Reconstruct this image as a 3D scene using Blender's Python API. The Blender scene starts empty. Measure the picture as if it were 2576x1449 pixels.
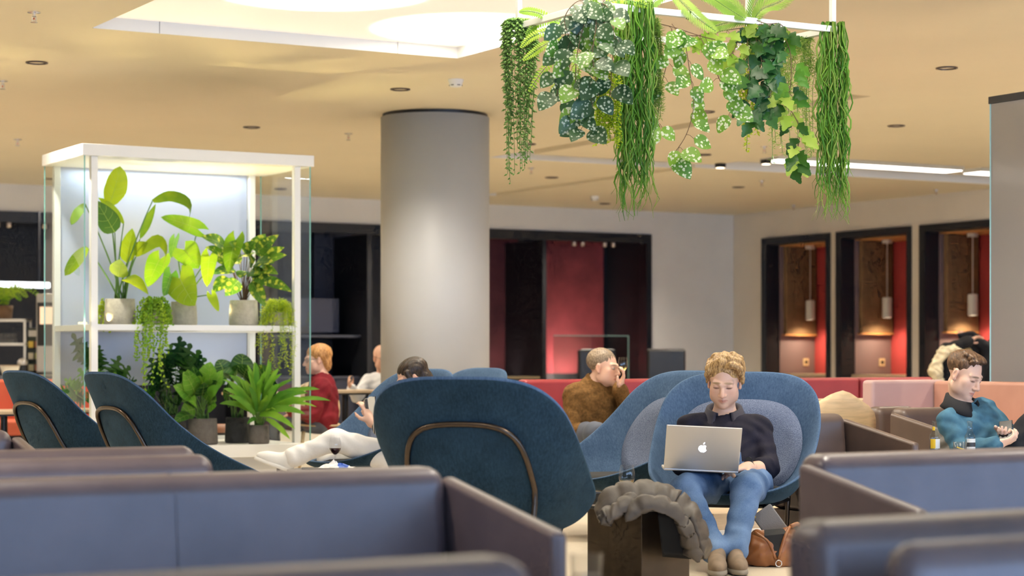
import bpy, bmesh, math, random
import numpy as np
from mathutils import Vector, Matrix, Quaternion

scene = bpy.context.scene
COL = scene.collection
PI = math.pi

# ---------------------------------------------------------------- camera
# room axes: X along the back wall, Y towards it; the camera stands at the origin, 1 m up, turned 29.8 degrees
F = 5100.0                      # focal length in pixels of the 2576 px wide frame
ALPHA = math.radians(29.8)
CA, SA = math.cos(ALPHA), math.sin(ALPHA)
EYE = 1.0
HZ = 900.0                      # horizon row
cam_d = bpy.data.cameras.new('camera')
cam = bpy.data.objects.new('camera', cam_d)
COL.objects.link(cam)
cam.location = (0, 0, EYE)
cam.rotation_euler = (PI / 2, 0, -ALPHA)
cam_d.sensor_width = 36.0
cam_d.lens = 36.0 * F / 2576.0
cam_d.shift_y = (HZ - 724.5) / 2576.0
cam_d.clip_start = 0.05
cam_d.clip_end = 200
cam_d.dof.use_dof = True
cam_d.dof.focus_distance = 10.6
cam_d.dof.aperture_fstop = 2.8
scene.camera = cam

# ---------------------------------------------------------------- world, daylight, exposure
world = bpy.data.worlds.new('world')
scene.world = world
world.use_nodes = True
wb = world.node_tree.nodes['Background']
wb.inputs[0].default_value = (0.42, 0.62, 1.0, 1)
wb.inputs[1].default_value = 8.0
vs = scene.view_settings
vs.view_transform = 'Standard'
vs.look = 'None'
vs.gamma = 1.0
vs.use_curve_mapping = False
vs.exposure = 0.2
try:
    scene.cycles.use_denoising = True
    scene.cycles.max_bounces = 6
    scene.cycles.diffuse_bounces = 3
    scene.cycles.glossy_bounces = 3
    scene.cycles.transmission_bounces = 6
    scene.cycles.transparent_max_bounces = 14
    scene.cycles.sample_clamp_indirect = 6.0
    scene.cycles.adaptive_threshold = 0.06
    scene.cycles.adaptive_min_samples = 12
    scene.cycles.caustics_reflective = False
    scene.cycles.caustics_refractive = False
except Exception:
    pass

def area_light(name, loc, size, power, color, rot=(0, 0, 0), size_y=None, portal=False, spread=None):
    d = bpy.data.lights.new(name, 'AREA')
    d.energy = power
    d.color = color
    d.size = size
    if size_y:
        d.shape = 'RECTANGLE'
        d.size_y = size_y
    if spread:
        d.spread = spread
    if portal:
        d.cycles.is_portal = True
    o = bpy.data.objects.new(name, d)
    o.location = loc
    o.rotation_euler = rot
    COL.objects.link(o)
    return o

def spot_light(name, loc, target, power, color, angle=60, blend=0.6, radius=0.03):
    d = bpy.data.lights.new(name, 'SPOT')
    d.energy = power
    d.color = color
    d.spot_size = math.radians(angle)
    d.spot_blend = blend
    d.shadow_soft_size = radius
    o = bpy.data.objects.new(name, d)
    o.location = loc
    dv = Vector(target) - Vector(loc)
    o.rotation_euler = dv.to_track_quat('-Z', 'Y').to_euler()
    COL.objects.link(o)
    return o

# ---------------------------------------------------------------- coordinate helpers
def cw(X, Z, h=0.0):
    """camera-frame (right X, depth Z, height h) to world"""
    return Vector((X * CA + Z * SA, -X * SA + Z * CA, h))

def at(px, py, Z):
    return cw((px - 1288) * Z / F, Z, EYE - (py - HZ) * Z / F)

def atf(px, Z, h=0.0):
    return cw((px - 1288) * Z / F, Z, h)

def on_height(px, py, h):
    """point of the horizontal plane at height h that shows at a pixel"""
    Z = (EYE - h) * F / (py - HZ)
    return atf(px, Z, h)

def on_back(px, v):
    """x coordinate where the sight line of column px meets the plane y = v"""
    k = (px - 1288) / F
    Z = v / (CA - k * SA)
    return cw(k * Z, Z).x, Z

def on_right(px, u):
    k = (px - 1288) / F
    Z = u / (k * CA + SA)
    return cw(k * Z, Z).y, Z

# ---------------------------------------------------------------- materials
MATS = {}
def new_mat(name):
    m = bpy.data.materials.new(name)
    m.use_nodes = True
    nt = m.node_tree
    b = nt.nodes['Principled BSDF']
    MATS[name] = m
    return m, nt, b

def N(nt, kind, **kw):
    n = nt.nodes.new(kind)
    for k, v in kw.items():
        if k.startswith('i_'):
            n.inputs[k[2:].replace('_', ' ')].default_value = v
        else:
            setattr(n, k, v)
    return n

def col4(c):
    return (c[0], c[1], c[2], 1.0)

def mat(name, color, rough=0.6, metal=0.0, var=0.0, scale=30.0, bump=0.0, bscale=None, spec=0.5,
        stretch=None, coat=0.0, sheen=0.0, var2=None):
    """principled material with noise-driven colour variation and fine relief"""
    m, nt, b = new_mat(name)
    b.inputs['Base Color'].default_value = col4(color)
    b.inputs['Roughness'].default_value = rough
    b.inputs['Metallic'].default_value = metal
    b.inputs['Specular IOR Level'].default_value = spec
    b.inputs['Coat Weight'].default_value = coat
    if sheen:
        b.inputs['Sheen Weight'].default_value = sheen
        b.inputs['Sheen Roughness'].default_value = 0.4
    if var or bump:
        tc = N(nt, 'ShaderNodeTexCoord')
        src = tc.outputs['Object']
        if stretch:
            mp = N(nt, 'ShaderNodeMapping')
            mp.inputs['Scale'].default_value = stretch
            nt.links.new(src, mp.inputs['Vector'])
            src = mp.outputs['Vector']
    if var:
        no = N(nt, 'ShaderNodeTexNoise')
        no.inputs['Scale'].default_value = scale
        no.inputs['Detail'].default_value = 4
        nt.links.new(src, no.inputs['Vector'])
        cr = N(nt, 'ShaderNodeValToRGB')
        c1 = [max(0, c * (1 - var)) for c in color]
        c2 = var2 if var2 else [min(1, c * (1 + var)) for c in color]
        cr.color_ramp.elements[0].color = col4(c1)
        cr.color_ramp.elements[1].color = col4(c2)
        cr.color_ramp.elements[0].position = 0.3
        cr.color_ramp.elements[1].position = 0.7
        nt.links.new(no.outputs['Fac'], cr.inputs['Fac'])
        nt.links.new(cr.outputs['Color'], b.inputs['Base Color'])
    if bump:
        n2 = N(nt, 'ShaderNodeTexNoise')
        n2.inputs['Scale'].default_value = bscale or scale * 3
        n2.inputs['Detail'].default_value = 3
        nt.links.new(src, n2.inputs['Vector'])
        bp = N(nt, 'ShaderNodeBump')
        bp.inputs['Strength'].default_value = bump
        bp.inputs['Distance'].default_value = 0.01
        nt.links.new(n2.outputs['Fac'], bp.inputs['Height'])
        nt.links.new(bp.outputs['Normal'], b.inputs['Normal'])
    return m

def emit(name, color, strength):
    m, nt, b = new_mat(name)
    b.inputs['Base Color'].default_value = (0.8, 0.8, 0.8, 1)
    b.inputs['Emission Color'].default_value = col4(color)
    b.inputs['Emission Strength'].default_value = strength
    return m

def leaf_mat(name, c1, c2, trans=0.35, rough=0.45, scale=6.0, pattern=None, tcol=None):
    """leaf: glossy principled mixed with translucent light; colour varies along the blade"""
    m, nt, b = new_mat(name)
    b.inputs['Roughness'].default_value = rough
    b.inputs['Specular IOR Level'].default_value = 0.4
    out = nt.nodes['Material Output']
    tc = N(nt, 'ShaderNodeTexCoord')
    oi = N(nt, 'ShaderNodeObjectInfo')
    no = N(nt, 'ShaderNodeTexNoise')
    no.inputs['Scale'].default_value = scale
    no.inputs['Detail'].default_value = 2
    nt.links.new(tc.outputs['Object'], no.inputs['Vector'])
    ad = N(nt, 'ShaderNodeMath', operation='ADD')
    nt.links.new(no.outputs['Fac'], ad.inputs[0])
    mu = N(nt, 'ShaderNodeMath', operation='MULTIPLY_ADD')
    nt.links.new(oi.outputs['Random'], mu.inputs[0])
    mu.inputs[1].default_value = 0.5
    mu.inputs[2].default_value = -0.25
    nt.links.new(mu.outputs[0], ad.inputs[1])
    cr = N(nt, 'ShaderNodeValToRGB')
    cr.color_ramp.elements[0].color = col4(c1)
    cr.color_ramp.elements[1].color = col4(c2)
    cr.color_ramp.elements[0].position = 0.2
    cr.color_ramp.elements[1].position = 0.8
    nt.links.new(ad.outputs[0], cr.inputs['Fac'])
    colout = cr.outputs['Color']
    if pattern:
        pc, psc, lo, hi = pattern
        vo = N(nt, 'ShaderNodeTexVoronoi')
        vo.inputs['Scale'].default_value = psc
        n3 = N(nt, 'ShaderNodeTexNoise')
        n3.inputs['Scale'].default_value = psc * 0.9
        n3.inputs['Detail'].default_value = 3
        nt.links.new(tc.outputs['Object'], vo.inputs['Vector'])
        nt.links.new(tc.outputs['Object'], n3.inputs['Vector'])
        sm = N(nt, 'ShaderNodeMath', operation='ADD')
        nt.links.new(vo.outputs['Distance'], sm.inputs[0])
        nt.links.new(n3.outputs['Fac'], sm.inputs[1])
        mr = N(nt, 'ShaderNodeMapRange')
        mr.inputs['From Min'].default_value = lo
        mr.inputs['From Max'].default_value = hi
        mr.inputs['To Min'].default_value = 1.0
        mr.inputs['To Max'].default_value = 0.0
        nt.links.new(sm.outputs[0], mr.inputs['Value'])
        mx = N(nt, 'ShaderNodeMix', data_type='RGBA')
        nt.links.new(mr.outputs[0], mx.inputs[0])
        nt.links.new(colout, mx.inputs[6])
        mx.inputs[7].default_value = col4(pc)
        colout = mx.outputs[2]
    nt.links.new(colout, b.inputs['Base Color'])
    tr = N(nt, 'ShaderNodeBsdfTranslucent')
    if tcol:
        tr.inputs['Color'].default_value = col4(tcol)
    else:
        nt.links.new(colout, tr.inputs['Color'])
    mix = N(nt, 'ShaderNodeMixShader')
    mix.inputs[0].default_value = trans
    nt.links.new(b.outputs[0], mix.inputs[1])
    nt.links.new(tr.outputs[0], mix.inputs[2])
    nt.links.new(mix.outputs[0], out.inputs['Surface'])
    return m

def glass_mat(name, color=(1, 1, 1), tint=0.97, refl=0.08, rough=0.0):
    """thin pane: mostly see-through with a fresnel mirror reflection"""
    m, nt, b = new_mat(name)
    out = nt.nodes['Material Output']
    nt.nodes.remove(b)
    t = N(nt, 'ShaderNodeBsdfTransparent')
    t.inputs['Color'].default_value = (color[0] * tint, color[1] * tint, color[2] * tint, 1)
    g = N(nt, 'ShaderNodeBsdfGlossy')
    g.inputs['Roughness'].default_value = rough
    fr = N(nt, 'ShaderNodeLayerWeight')
    fr.inputs['Blend'].default_value = 0.5
    pw = N(nt, 'ShaderNodeMath', operation='POWER')
    nt.links.new(fr.outputs['Facing'], pw.inputs[0])
    pw.inputs[1].default_value = 4.5
    ad = N(nt, 'ShaderNodeMath', operation='MULTIPLY_ADD')
    ad.use_clamp = True
    nt.links.new(pw.outputs[0], ad.inputs[0])
    ad.inputs[1].default_value = 0.85
    ad.inputs[2].default_value = refl * .5
    mix = N(nt, 'ShaderNodeMixShader')
    nt.links.new(ad.outputs[0], mix.inputs[0])
    nt.links.new(t.outputs[0], mix.inputs[1])
    nt.links.new(g.outputs[0], mix.inputs[2])
    nt.links.new(mix.outputs[0], out.inputs['Surface'])
    return m

# ---------------------------------------------------------------- mesh building
class MB:
    def __init__(self):
        self.v = []; self.f = []; self.m = []
    def add(self, vs_, fs_, m=0):
        o = len(self.v)
        self.v.extend([tuple(p) for p in vs_])
        for f in fs_:
            self.f.append(tuple(i + o for i in f)); self.m.append(m)
        return self
    def box(self, x0, x1, y0, y1, z0, z1, m=0):
        return self.add([(x0, y0, z0), (x1, y0, z0), (x1, y1, z0), (x0, y1, z0), (x0, y0, z1), (x1, y0, z1), (x1, y1, z1), (x0, y1, z1)],
                        [(0, 3, 2, 1), (4, 5, 6, 7), (0, 1, 5, 4), (1, 2, 6, 5), (2, 3, 7, 6), (3, 0, 4, 7)], m)
    def hexa(self, p, m=0):
        """8 corners: bottom 4 then top 4"""
        return self.add(p, [(0, 3, 2, 1), (4, 5, 6, 7), (0, 1, 5, 4), (1, 2, 6, 5), (2, 3, 7, 6), (3, 0, 4, 7)], m)
    def grid(self, P, m=0, cu=False, cv=False):
        nu, nv = len(P), len(P[0])
        vs_ = [p for row in P for p in row]
        fs_ = []
        for i in range(nu if cu else nu - 1):
            for j in range(nv if cv else nv - 1):
                a = i * nv + j; b_ = i * nv + (j + 1) % nv
                c = ((i + 1) % nu) * nv + (j + 1) % nv; d = ((i + 1) % nu) * nv + j
                fs_.append((a, b_, c, d))
        return self.add(vs_, fs_, m)
    def tube(self, path, r, n=8, m=0, caps=True, flat=1.0):
        path = [Vector(p) for p in path]
        k = len(path)
        rs = r if isinstance(r, (list, tuple)) else [r] * k
        t0 = (path[1] - path[0]).normalized()
        up = Vector((0, 0, 1)) if abs(t0.z) < 0.9 else Vector((1, 0, 0))
        nx = t0.cross(up).normalized()
        rows = []
        for i in range(k):
            if i == 0: t = path[1] - path[0]
            elif i == k - 1: t = path[-1] - path[-2]
            else: t = path[i + 1] - path[i - 1]
            t = t.normalized() if t.length > 1e-9 else t0
            nx = nx - t * nx.dot(t)
            nx = nx.normalized() if nx.length > 1e-6 else t.orthogonal().normalized()
            ny = t.cross(nx)
            rows.append([path[i] + (nx * math.cos(2 * PI * j / n) + ny * math.sin(2 * PI * j / n) * flat) * rs[i] for j in range(n)])
        o = len(self.v)
        self.grid(rows, m, cv=True)
        if caps:
            self.f.append(tuple(o + j for j in reversed(range(n)))); self.m.append(m)
            self.f.append(tuple(o + (k - 1) * n + j for j in range(n))); self.m.append(m)
        return self
    def lathe(self, prof, n=24, c=(0, 0, 0), m=0, cap_b=False, cap_t=False):
        rows = [[(c[0] + r * math.cos(2 * PI * j / n), c[1] + r * math.sin(2 * PI * j / n), c[2] + z) for j in range(n)] for r, z in prof]
        o = len(self.v)
        self.grid(rows, m, cv=True)
        if cap_b:
            self.f.append(tuple(o + j for j in reversed(range(n)))); self.m.append(m)
        if cap_t:
            self.f.append(tuple(o + (len(prof) - 1) * n + j for j in range(n))); self.m.append(m)
        return self
    def cyl(self, c, r, z0, z1, n=20, m=0):
        return self.lathe([(r, z0), (r, z1)], n, (c[0], c[1], c[2] if len(c) > 2 else 0), m, True, True)
    def ell(self, c, r, nu=8, nv=12, m=0):
        rows = []
        for i in range(nu + 1):
            a = -PI / 2 + PI * i / nu
            rows.append([(c[0] + r[0] * math.cos(a) * math.cos(2 * PI * j / nv), c[1] + r[1] * math.cos(a) * math.sin(2 * PI * j / nv),
                          c[2] + r[2] * math.sin(a)) for j in range(nv)])
        return self.grid(rows, m, cv=True)
    def prism(self, poly, y0, y1, m=0):
        """polygon in x,z pushed from y0 to y1"""
        n = len(poly)
        vs_ = [(x, y0, z) for x, z in poly] + [(x, y1, z) for x, z in poly]
        fs_ = [tuple(range(n)), tuple(reversed(range(n, 2 * n)))]
        fs_ += [(i, i + n, (i + 1) % n + n, (i + 1) % n) for i in range(n)]
        return self.add(vs_, fs_, m)
    def xf(self, M):
        self.v = [tuple(M @ Vector(p)) for p in self.v]
        return self
    def mesh(self, name, mats):
        me = bpy.data.meshes.new(name)
        me.from_pydata(self.v, [], self.f)
        mats = mats if isinstance(mats, (list, tuple)) else [mats]
        for x in mats:
            me.materials.append(MATS[x] if isinstance(x, str) else x)
        if len(mats) > 1:
            me.polygons.foreach_set('material_index', self.m)
        me.update()
        return me
    def build(self, name, mats, parent=None, smooth=False, bevel=0.0, segs=3, sub=0, angle=40, fixn=False):
        me = self.mesh(name, mats)
        if fixn:
            bm = bmesh.new(); bm.from_mesh(me)
            bmesh.ops.remove_doubles(bm, verts=bm.verts, dist=1e-5)
            bmesh.ops.recalc_face_normals(bm, faces=bm.faces)
            bm.to_mesh(me); bm.free()
        if smooth:
            me.polygons.foreach_set('use_smooth', [True] * len(me.polygons))
        o = bpy.data.objects.new(name, me)
        COL.objects.link(o)
        o.parent = parent
        if bevel:
            bv = o.modifiers.new('bevel', 'BEVEL')
            bv.width = bevel; bv.segments = segs; bv.limit_method = 'ANGLE'; bv.angle_limit = math.radians(angle)
            bv.harden_normals = False
            me.polygons.foreach_set('use_smooth', [True] * len(me.polygons))
            wn = o.modifiers.new('wn', 'WEIGHTED_NORMAL'); wn.keep_sharp = False
        if sub:
            s = o.modifiers.new('sub', 'SUBSURF'); s.levels = sub; s.render_levels = sub
        return o

def tag(o, label=None, cat=None, group=None, kind=None):
    if label: o['label'] = label
    if cat: o['category'] = cat
    if group: o['group'] = group
    if kind: o['kind'] = kind
    return o

def thing(name, label, cat, loc=(0, 0, 0), rotz=0.0, group=None):
    o = bpy.data.objects.new(name, None)
    o.empty_display_size = 0.1
    COL.objects.link(o)
    o.location = loc
    o.rotation_euler = (0, 0, rotz)
    return tag(o, label, cat, group)

def cthing(name, label, cat, px, Z, h=0.0, group=None, rot=0.0):
    """an empty whose local axes follow the camera: x right, y away, z up (rot adds a turn about z)"""
    return thing(name, label, cat, atf(px, Z, h), -ALPHA + rot, group)

def copy_tree(o, parent=None):
    c = o.copy(); COL.objects.link(c); c.parent = parent
    for ch in list(o.children):
        copy_tree(ch, c)
    return c

def bez(p0, p1, p2, t):
    return p0 * (1 - t) ** 2 + p1 * 2 * t * (1 - t) + p2 * t * t

def spline(pts, n):
    """Catmull-Rom through points"""
    P = [Vector(p) for p in pts]
    P = [P[0] * 2 - P[1]] + P + [P[-1] * 2 - P[-2]]
    out = []
    segs = len(P) - 3
    for i in range(n):
        u = i / (n - 1) * segs
        k = min(int(u), segs - 1); t = u - k
        a, b_, c, d = P[k], P[k + 1], P[k + 2], P[k + 3]
        out.append(0.5 * ((2 * b_) + (c - a) * t + (2 * a - 5 * b_ + 4 * c - d) * t * t + (3 * b_ - a - 3 * c + d) * t ** 3))
    return out
# ================================================================ materials of the shell
mat('ceiling_tan', (0.80, 0.715, 0.53), 0.55, var=0.03, scale=0.7, spec=0.3)
mat('fascia_white', (0.78, 0.77, 0.76), 0.5)
mat('wall_grey', (0.80, 0.78, 0.75), 0.75, var=0.03, scale=2)
mat('wall_taupe', (0.78, 0.71, 0.62), 0.75, var=0.03, scale=2)
mat('frame_black', (0.012, 0.014, 0.018), 0.4)
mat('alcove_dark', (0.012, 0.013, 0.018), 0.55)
mat('alcove_navy', (0.03, 0.035, 0.06), 0.5)
mat('felt_maroon', (0.09, 0.022, 0.03), 0.85, var=0.2, scale=3, bump=0.2, bscale=60)
mat('felt_red', (0.42, 0.05, 0.055), 0.85, var=0.12, scale=2.5, bump=0.2, bscale=60)
mat('felt_rosewood', (0.21, 0.035, 0.042), 0.85, var=0.25, scale=2.5, bump=0.2, bscale=60)
mat('felt_brown', (0.20, 0.115, 0.055), 0.9, var=0.15, scale=6, bump=0.4, bscale=40)
mat('booth_plum', (0.21, 0.145, 0.15), 0.6, var=0.06, scale=2)
mat('booth_orange', (0.55, 0.26, 0.09), 0.5, var=0.1, scale=4, stretch=(1, 8, 1))
mat('pillar_white', (0.46, 0.465, 0.47), 0.5, var=0.02, scale=3)
mat('white_paint', (0.80, 0.79, 0.77), 0.4)
mat('white_metal', (0.82, 0.82, 0.80), 0.35)
mat('black_plastic', (0.01, 0.01, 0.012), 0.4)
mat('chrome', (0.8, 0.8, 0.8), 0.2, metal=1.0)
mat('light_wood', (0.62, 0.45, 0.26), 0.5, var=0.15, scale=5, stretch=(1, 10, 10))
mat('oak_pale', (0.55, 0.42, 0.28), 0.5, var=0.15, scale=6, stretch=(1, 12, 12))

def floor_mat():
    m, nt, b = new_mat('terrazzo')
    b.inputs['Roughness'].default_value = 0.35
    tc = N(nt, 'ShaderNodeTexCoord')
    vo = N(nt, 'ShaderNodeTexVoronoi')
    vo.inputs['Scale'].default_value = 90
    nt.links.new(tc.outputs['Object'], vo.inputs['Vector'])
    no = N(nt, 'ShaderNodeTexNoise')
    no.inputs['Scale'].default_value = 1.2
    nt.links.new(tc.outputs['Object'], no.inputs['Vector'])
    ad = N(nt, 'ShaderNodeMath', operation='ADD')
    nt.links.new(vo.outputs['Distance'], ad.inputs[0])
    nt.links.new(no.outputs['Fac'], ad.inputs[1])
    cr = N(nt, 'ShaderNodeValToRGB')
    cr.color_ramp.elements[0].color = (0.52, 0.44, 0.33, 1)
    cr.color_ramp.elements[1].color = (0.66, 0.58, 0.46, 1)
    nt.links.new(ad.outputs[0], cr.inputs['Fac'])
    nt.links.new(cr.outputs['Color'], b.inputs['Base Color'])
floor_mat()

def S(name, mb, m, parent=None, **kw):
    o = mb.build(name, m, parent, **kw)
    if parent is None:
        o['kind'] = 'structure'
    return o

U0, U1, V0, V1, HC = -5.0, 18.5, -4.0, 25.43, 3.2
S('floor', MB().box(U0, U1 + 2, V0, V1 + 2, -0.1, 0.0), 'terrazzo')

# ---------------------------------------------------------------- ceiling with recessed bays and slots
slots = [  # u0,u1,v0,v1,depth
    (4.29, 7.06, 5.6, 13.12, 0.085),
    (10.85, 11.1, 13.3, 19.45, 0.09),
    (11.1, 13.5, 18.9, 19.45, 0.10),
    (13.25, 13.5, 19.45, 24.0, 0.09),
    (13.5, 18.3, 17.6, 19.3, 0.10),
]
us = sorted({U0, U1} | {s[0] for s in slots} | {s[1] for s in slots})
vs_ = sorted({V0, V1} | {s[2] for s in slots} | {s[3] for s in slots})
def depth(u, v):
    for s in slots:
        if s[0] < u < s[1] and s[2] < v < s[3]:
            return s[4]
    return 0.0
mb = MB()
D = [[depth((us[i] + us[i + 1]) / 2, (vs_[j] + vs_[j + 1]) / 2) for j in range(len(vs_) - 1)] for i in range(len(us) - 1)]
for i in range(len(us) - 1):
    for j in range(len(vs_) - 1):
        z = HC + D[i][j]
        a, b_, c, d = us[i], us[i + 1], vs_[j], vs_[j + 1]
        mb.add([(a, c, z), (a, d, z), (b_, d, z), (b_, c, z)], [(0, 1, 2, 3)], 0 if D[i][j] == 0 else 2 if D[i][j] == 0.085 else 0)
        if i + 1 < len(us) - 1 and D[i + 1][j] != D[i][j]:
            z2 = HC + D[i + 1][j]
            big = 0.1 in (D[i][j], D[i + 1][j]) or 0.085 in (D[i][j], D[i + 1][j])
            mb.add([(b_, c, z), (b_, d, z), (b_, d, z2), (b_, c, z2)], [(0, 1, 2, 3)], 1 if big else 0)
        if j + 1 < len(vs_) - 1 and D[i][j + 1] != D[i][j]:
            z2 = HC + D[i][j + 1]
            mb.add([(a, d, z), (b_, d, z), (b_, d, z2), (a, d, z2)], [(0, 1, 2, 3)], 1)
S('ceiling', mb, ['ceiling_tan', 'fascia_white', 'white_paint'])
S('roof_slab', MB().box(U0 - 0.2, U1 + 2.2, V0 - 0.2, V1 + 2.2, HC + 0.35, HC + 0.5), 'white_paint')

# bay fascia boards: seam-split white panels standing along the visible edges of the big bay
for k, (a, b_) in enumerate([(4.29, 4.75), (4.755, 6.55), (6.555, 7.055)]):
    S('trim_%d' % (k + 1), MB().box(a, b_, 13.1, 13.118, HC - 0.004, HC + 0.083), 'fascia_white')
for k, (a, b_) in enumerate([(12.75, 13.1), (10.5, 12.745)]):
    S('trim_%d' % (k + 4), MB().box(7.04, 7.058, a, b_, HC - 0.004, HC + 0.083), 'fascia_white')

# glowing panel in the bay: uplit round patches painted into its emission
def glow_pool_mat(name, centers, rad, s_hi, s_lo, tint):
    m, nt, b = new_mat(name)
    b.inputs['Base Color'].default_value = (0.8, 0.78, 0.74, 1)
    tc = N(nt, 'ShaderNodeTexCoord')
    last = None
    for c in centers:
        vm = N(nt, 'ShaderNodeVectorMath', operation='DISTANCE')
        nt.links.new(tc.outputs['Object'], vm.inputs[0])
        vm.inputs[1].default_value = c
        mr = N(nt, 'ShaderNodeMapRange', interpolation_type='SMOOTHSTEP')
        mr.inputs['From Min'].default_value = rad * 0.72
        mr.inputs['From Max'].default_value = rad * 1.2
        mr.inputs['To Min'].default_value = s_hi
        mr.inputs['To Max'].default_value = s_lo
        nt.links.new(vm.outputs['Value'], mr.inputs['Value'])
        if last is None:
            last = mr.outputs[0]
        else:
            mx = N(nt, 'ShaderNodeMath', operation='MAXIMUM')
            nt.links.new(last, mx.inputs[0]); nt.links.new(mr.outputs[0], mx.inputs[1])
            last = mx.outputs[0]
    b.inputs['Emission Color'].default_value = col4(tint)
    nt.links.new(last, b.inputs['Emission Strength'])
glow_pool_mat('bay_glow', [(6.75, 12.35, HC + 0.08), (5.25, 11.55, HC + 0.08), (6.7, 10.0, HC + 0.08), (5.2, 8.4, HC + 0.08), (6.5, 6.9, HC + 0.08)], 0.62, 9.0, 0.42, (1.0, 0.9, 0.72))
o = MB().box(4.3, 7.04, 5.61, 13.1, HC + 0.078, HC + 0.084).build('bay_glow_panel', 'bay_glow')
tag(o, 'large recessed ceiling panel painted with soft round pools of light above the glass vitrine', 'ceiling light')

emit('panel_glow', (1.0, 0.95, 0.86), 5.0)
for a, b_, c, d, l in [(14.05, 16.8, 18.45, 18.75, 'long bright light strip in the ceiling slot near the booths'),
                       (17.1, 18.2, 18.45, 18.75, 'short bright light strip at the end of the ceiling slot by the glass screen')]:
    t = thing('ceiling_light_strip', l, 'ceiling light', ((a + b_) / 2, (c + d) / 2, HC + 0.05))
    w, h = (b_ - a) / 2, (d - c) / 2
    MB().box(-w - .02, w + .02, -h - .02, h + .02, 0, 0.05).build('housing', 'white_metal', t)
    MB().box(-w, w, -h, h, -0.006, 0.0).build('diffuser', 'panel_glow', t)

# ---------------------------------------------------------------- rear glazing (behind the camera), left wall
S('wall_left', MB().box(U0 - 0.2, U0, V0, V1 + 2, 0, HC + 0.35), 'wall_grey')
S('wall_rear', MB().box(U0, U1 + 2, V0 - 0.2, V0, 0, 0.35).box(U0, U1 + 2, V0 - 0.2, V0, 2.95, HC + 0.35), 'wall_grey')
glass_mat('window_glass', (0.97, 0.99, 1.0), 0.96, 0.06)
nwin = 7
ww = (U1 + 2 - U0) / nwin
for k in range(nwin):
    a = U0 + k * ww
    w = S('window_%d' % (k + 1), MB().box(a, a + 0.07, V0 - 0.13, V0 - 0.03, 0.35, 2.95).box(a + ww - 0.07, a + ww, V0 - 0.13, V0 - 0.03, 0.35, 2.95)
          .box(a, a + ww, V0 - 0.13, V0 - 0.03, 0.35, 0.42).box(a, a + ww, V0 - 0.13, V0 - 0.03, 2.88, 2.95), 'frame_black')
    MB().add([(a + .07, V0 - .08, .42), (a + ww - .07, V0 - .08, .42), (a + ww - .07, V0 - .08, 2.88), (a + .07, V0 - .08, 2.88)], [(0, 1, 2, 3)]).build('pane', 'window_glass', w)
area_light('daylight_portal', ((U0 + U1 + 2) / 2, V0 - 0.02, 1.65), U1 + 2 - U0, 1.0, (1, 1, 1), (PI / 2, 0, 0), 2.6, portal=True)

# ---------------------------------------------------------------- back wall with the dark alcoves
xr, _ = on_back(1630, V1)
ztop = 1.0 + (900 - 598) * on_back(1630, V1)[1] / F       # opening head
xl = 3.0
S('wall_back', MB().box(U0, xl, V1, V1 + 0.2, 0, HC).box(xr, U1, V1, V1 + 0.2, 0, HC).box(xl, xr, V1, V1 + 0.2, ztop, HC), 'wall_grey')
DEP = 1.15
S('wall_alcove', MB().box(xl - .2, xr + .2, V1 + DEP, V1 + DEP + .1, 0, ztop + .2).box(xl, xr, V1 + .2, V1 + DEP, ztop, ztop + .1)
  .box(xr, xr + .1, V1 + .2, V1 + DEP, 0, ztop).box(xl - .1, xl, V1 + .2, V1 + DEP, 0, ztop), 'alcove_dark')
S('trim_10', MB().box(xl, xr + 0.05, V1 - 0.03, V1, ztop - 0.09, ztop + 0.05).box(xr - 0.04, xr + 0.05, V1 - 0.03, V1 + .2, 0, ztop - 0.09), 'frame_black')
# dividers between the alcoves (front edges), each a thin dark partition
divs = []
for px in (1370, 930, 655, 300):
    x, _ = on_back(px, V1)
    divs.append(x)
for k, x in enumerate(divs):
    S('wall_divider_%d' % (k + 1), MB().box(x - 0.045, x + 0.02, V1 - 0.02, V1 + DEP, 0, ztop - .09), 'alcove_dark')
# upholstered back panels
def bpanel(px0, px1, z0, z1, m, name, y=V1 + DEP - 0.06):
    a, _ = on_back(px0, y); b_, _ = on_back(px1, y)
    S(name, MB().box(a, b_, y, y + 0.06, z0, z1), m, bevel=0.01)
zs = lambda py, px: 1.0 + (900 - py) * on_back(px, V1 + DEP)[1] / F
bpanel(1372, 1519, zs(939, 1450), ztop, 'felt_rosewood', 'wall_panel_red')
bpanel(1000, 1304, 0.55, ztop, 'felt_maroon', 'wall_panel_maroon')
bpanel(790, 885, zs(838, 850), ztop, 'alcove_navy', 'wall_panel_navy')
# shelves and low cabinet in the navy alcove
x0, _ = on_back(660, V1 + .4); x1, _ = on_back(926, V1 + .1)
t = thing('wall_cabinet', 'dark navy built-in shelf unit in the alcove left of the round pillar', 'cabinet', ((x0 + x1) / 2, V1 + 0.2, 0))
hw = (x1 - x0) / 2 - 0.02
for z in (zs(945, 850), zs(845, 850)):
    MB().box(-hw, hw, 0.0, 0.8, z - 0.03, z).build('shelf', mat('navy_shelf', (0.06, 0.065, 0.09), 0.4) if 'navy_shelf' not in MATS else 'navy_shelf', t)
MB().box(-hw, hw - 0.22, 0.35, 0.42, zs(838, 850), zs(755, 850)).build('back_board', mat('navy_board', (0.045, 0.05, 0.085), 0.45), t)
MB().box(-hw, hw, 0.02, 0.8, 0.02, zs(945, 850) - 0.03).build('base', 'alcove_navy', t)

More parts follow.
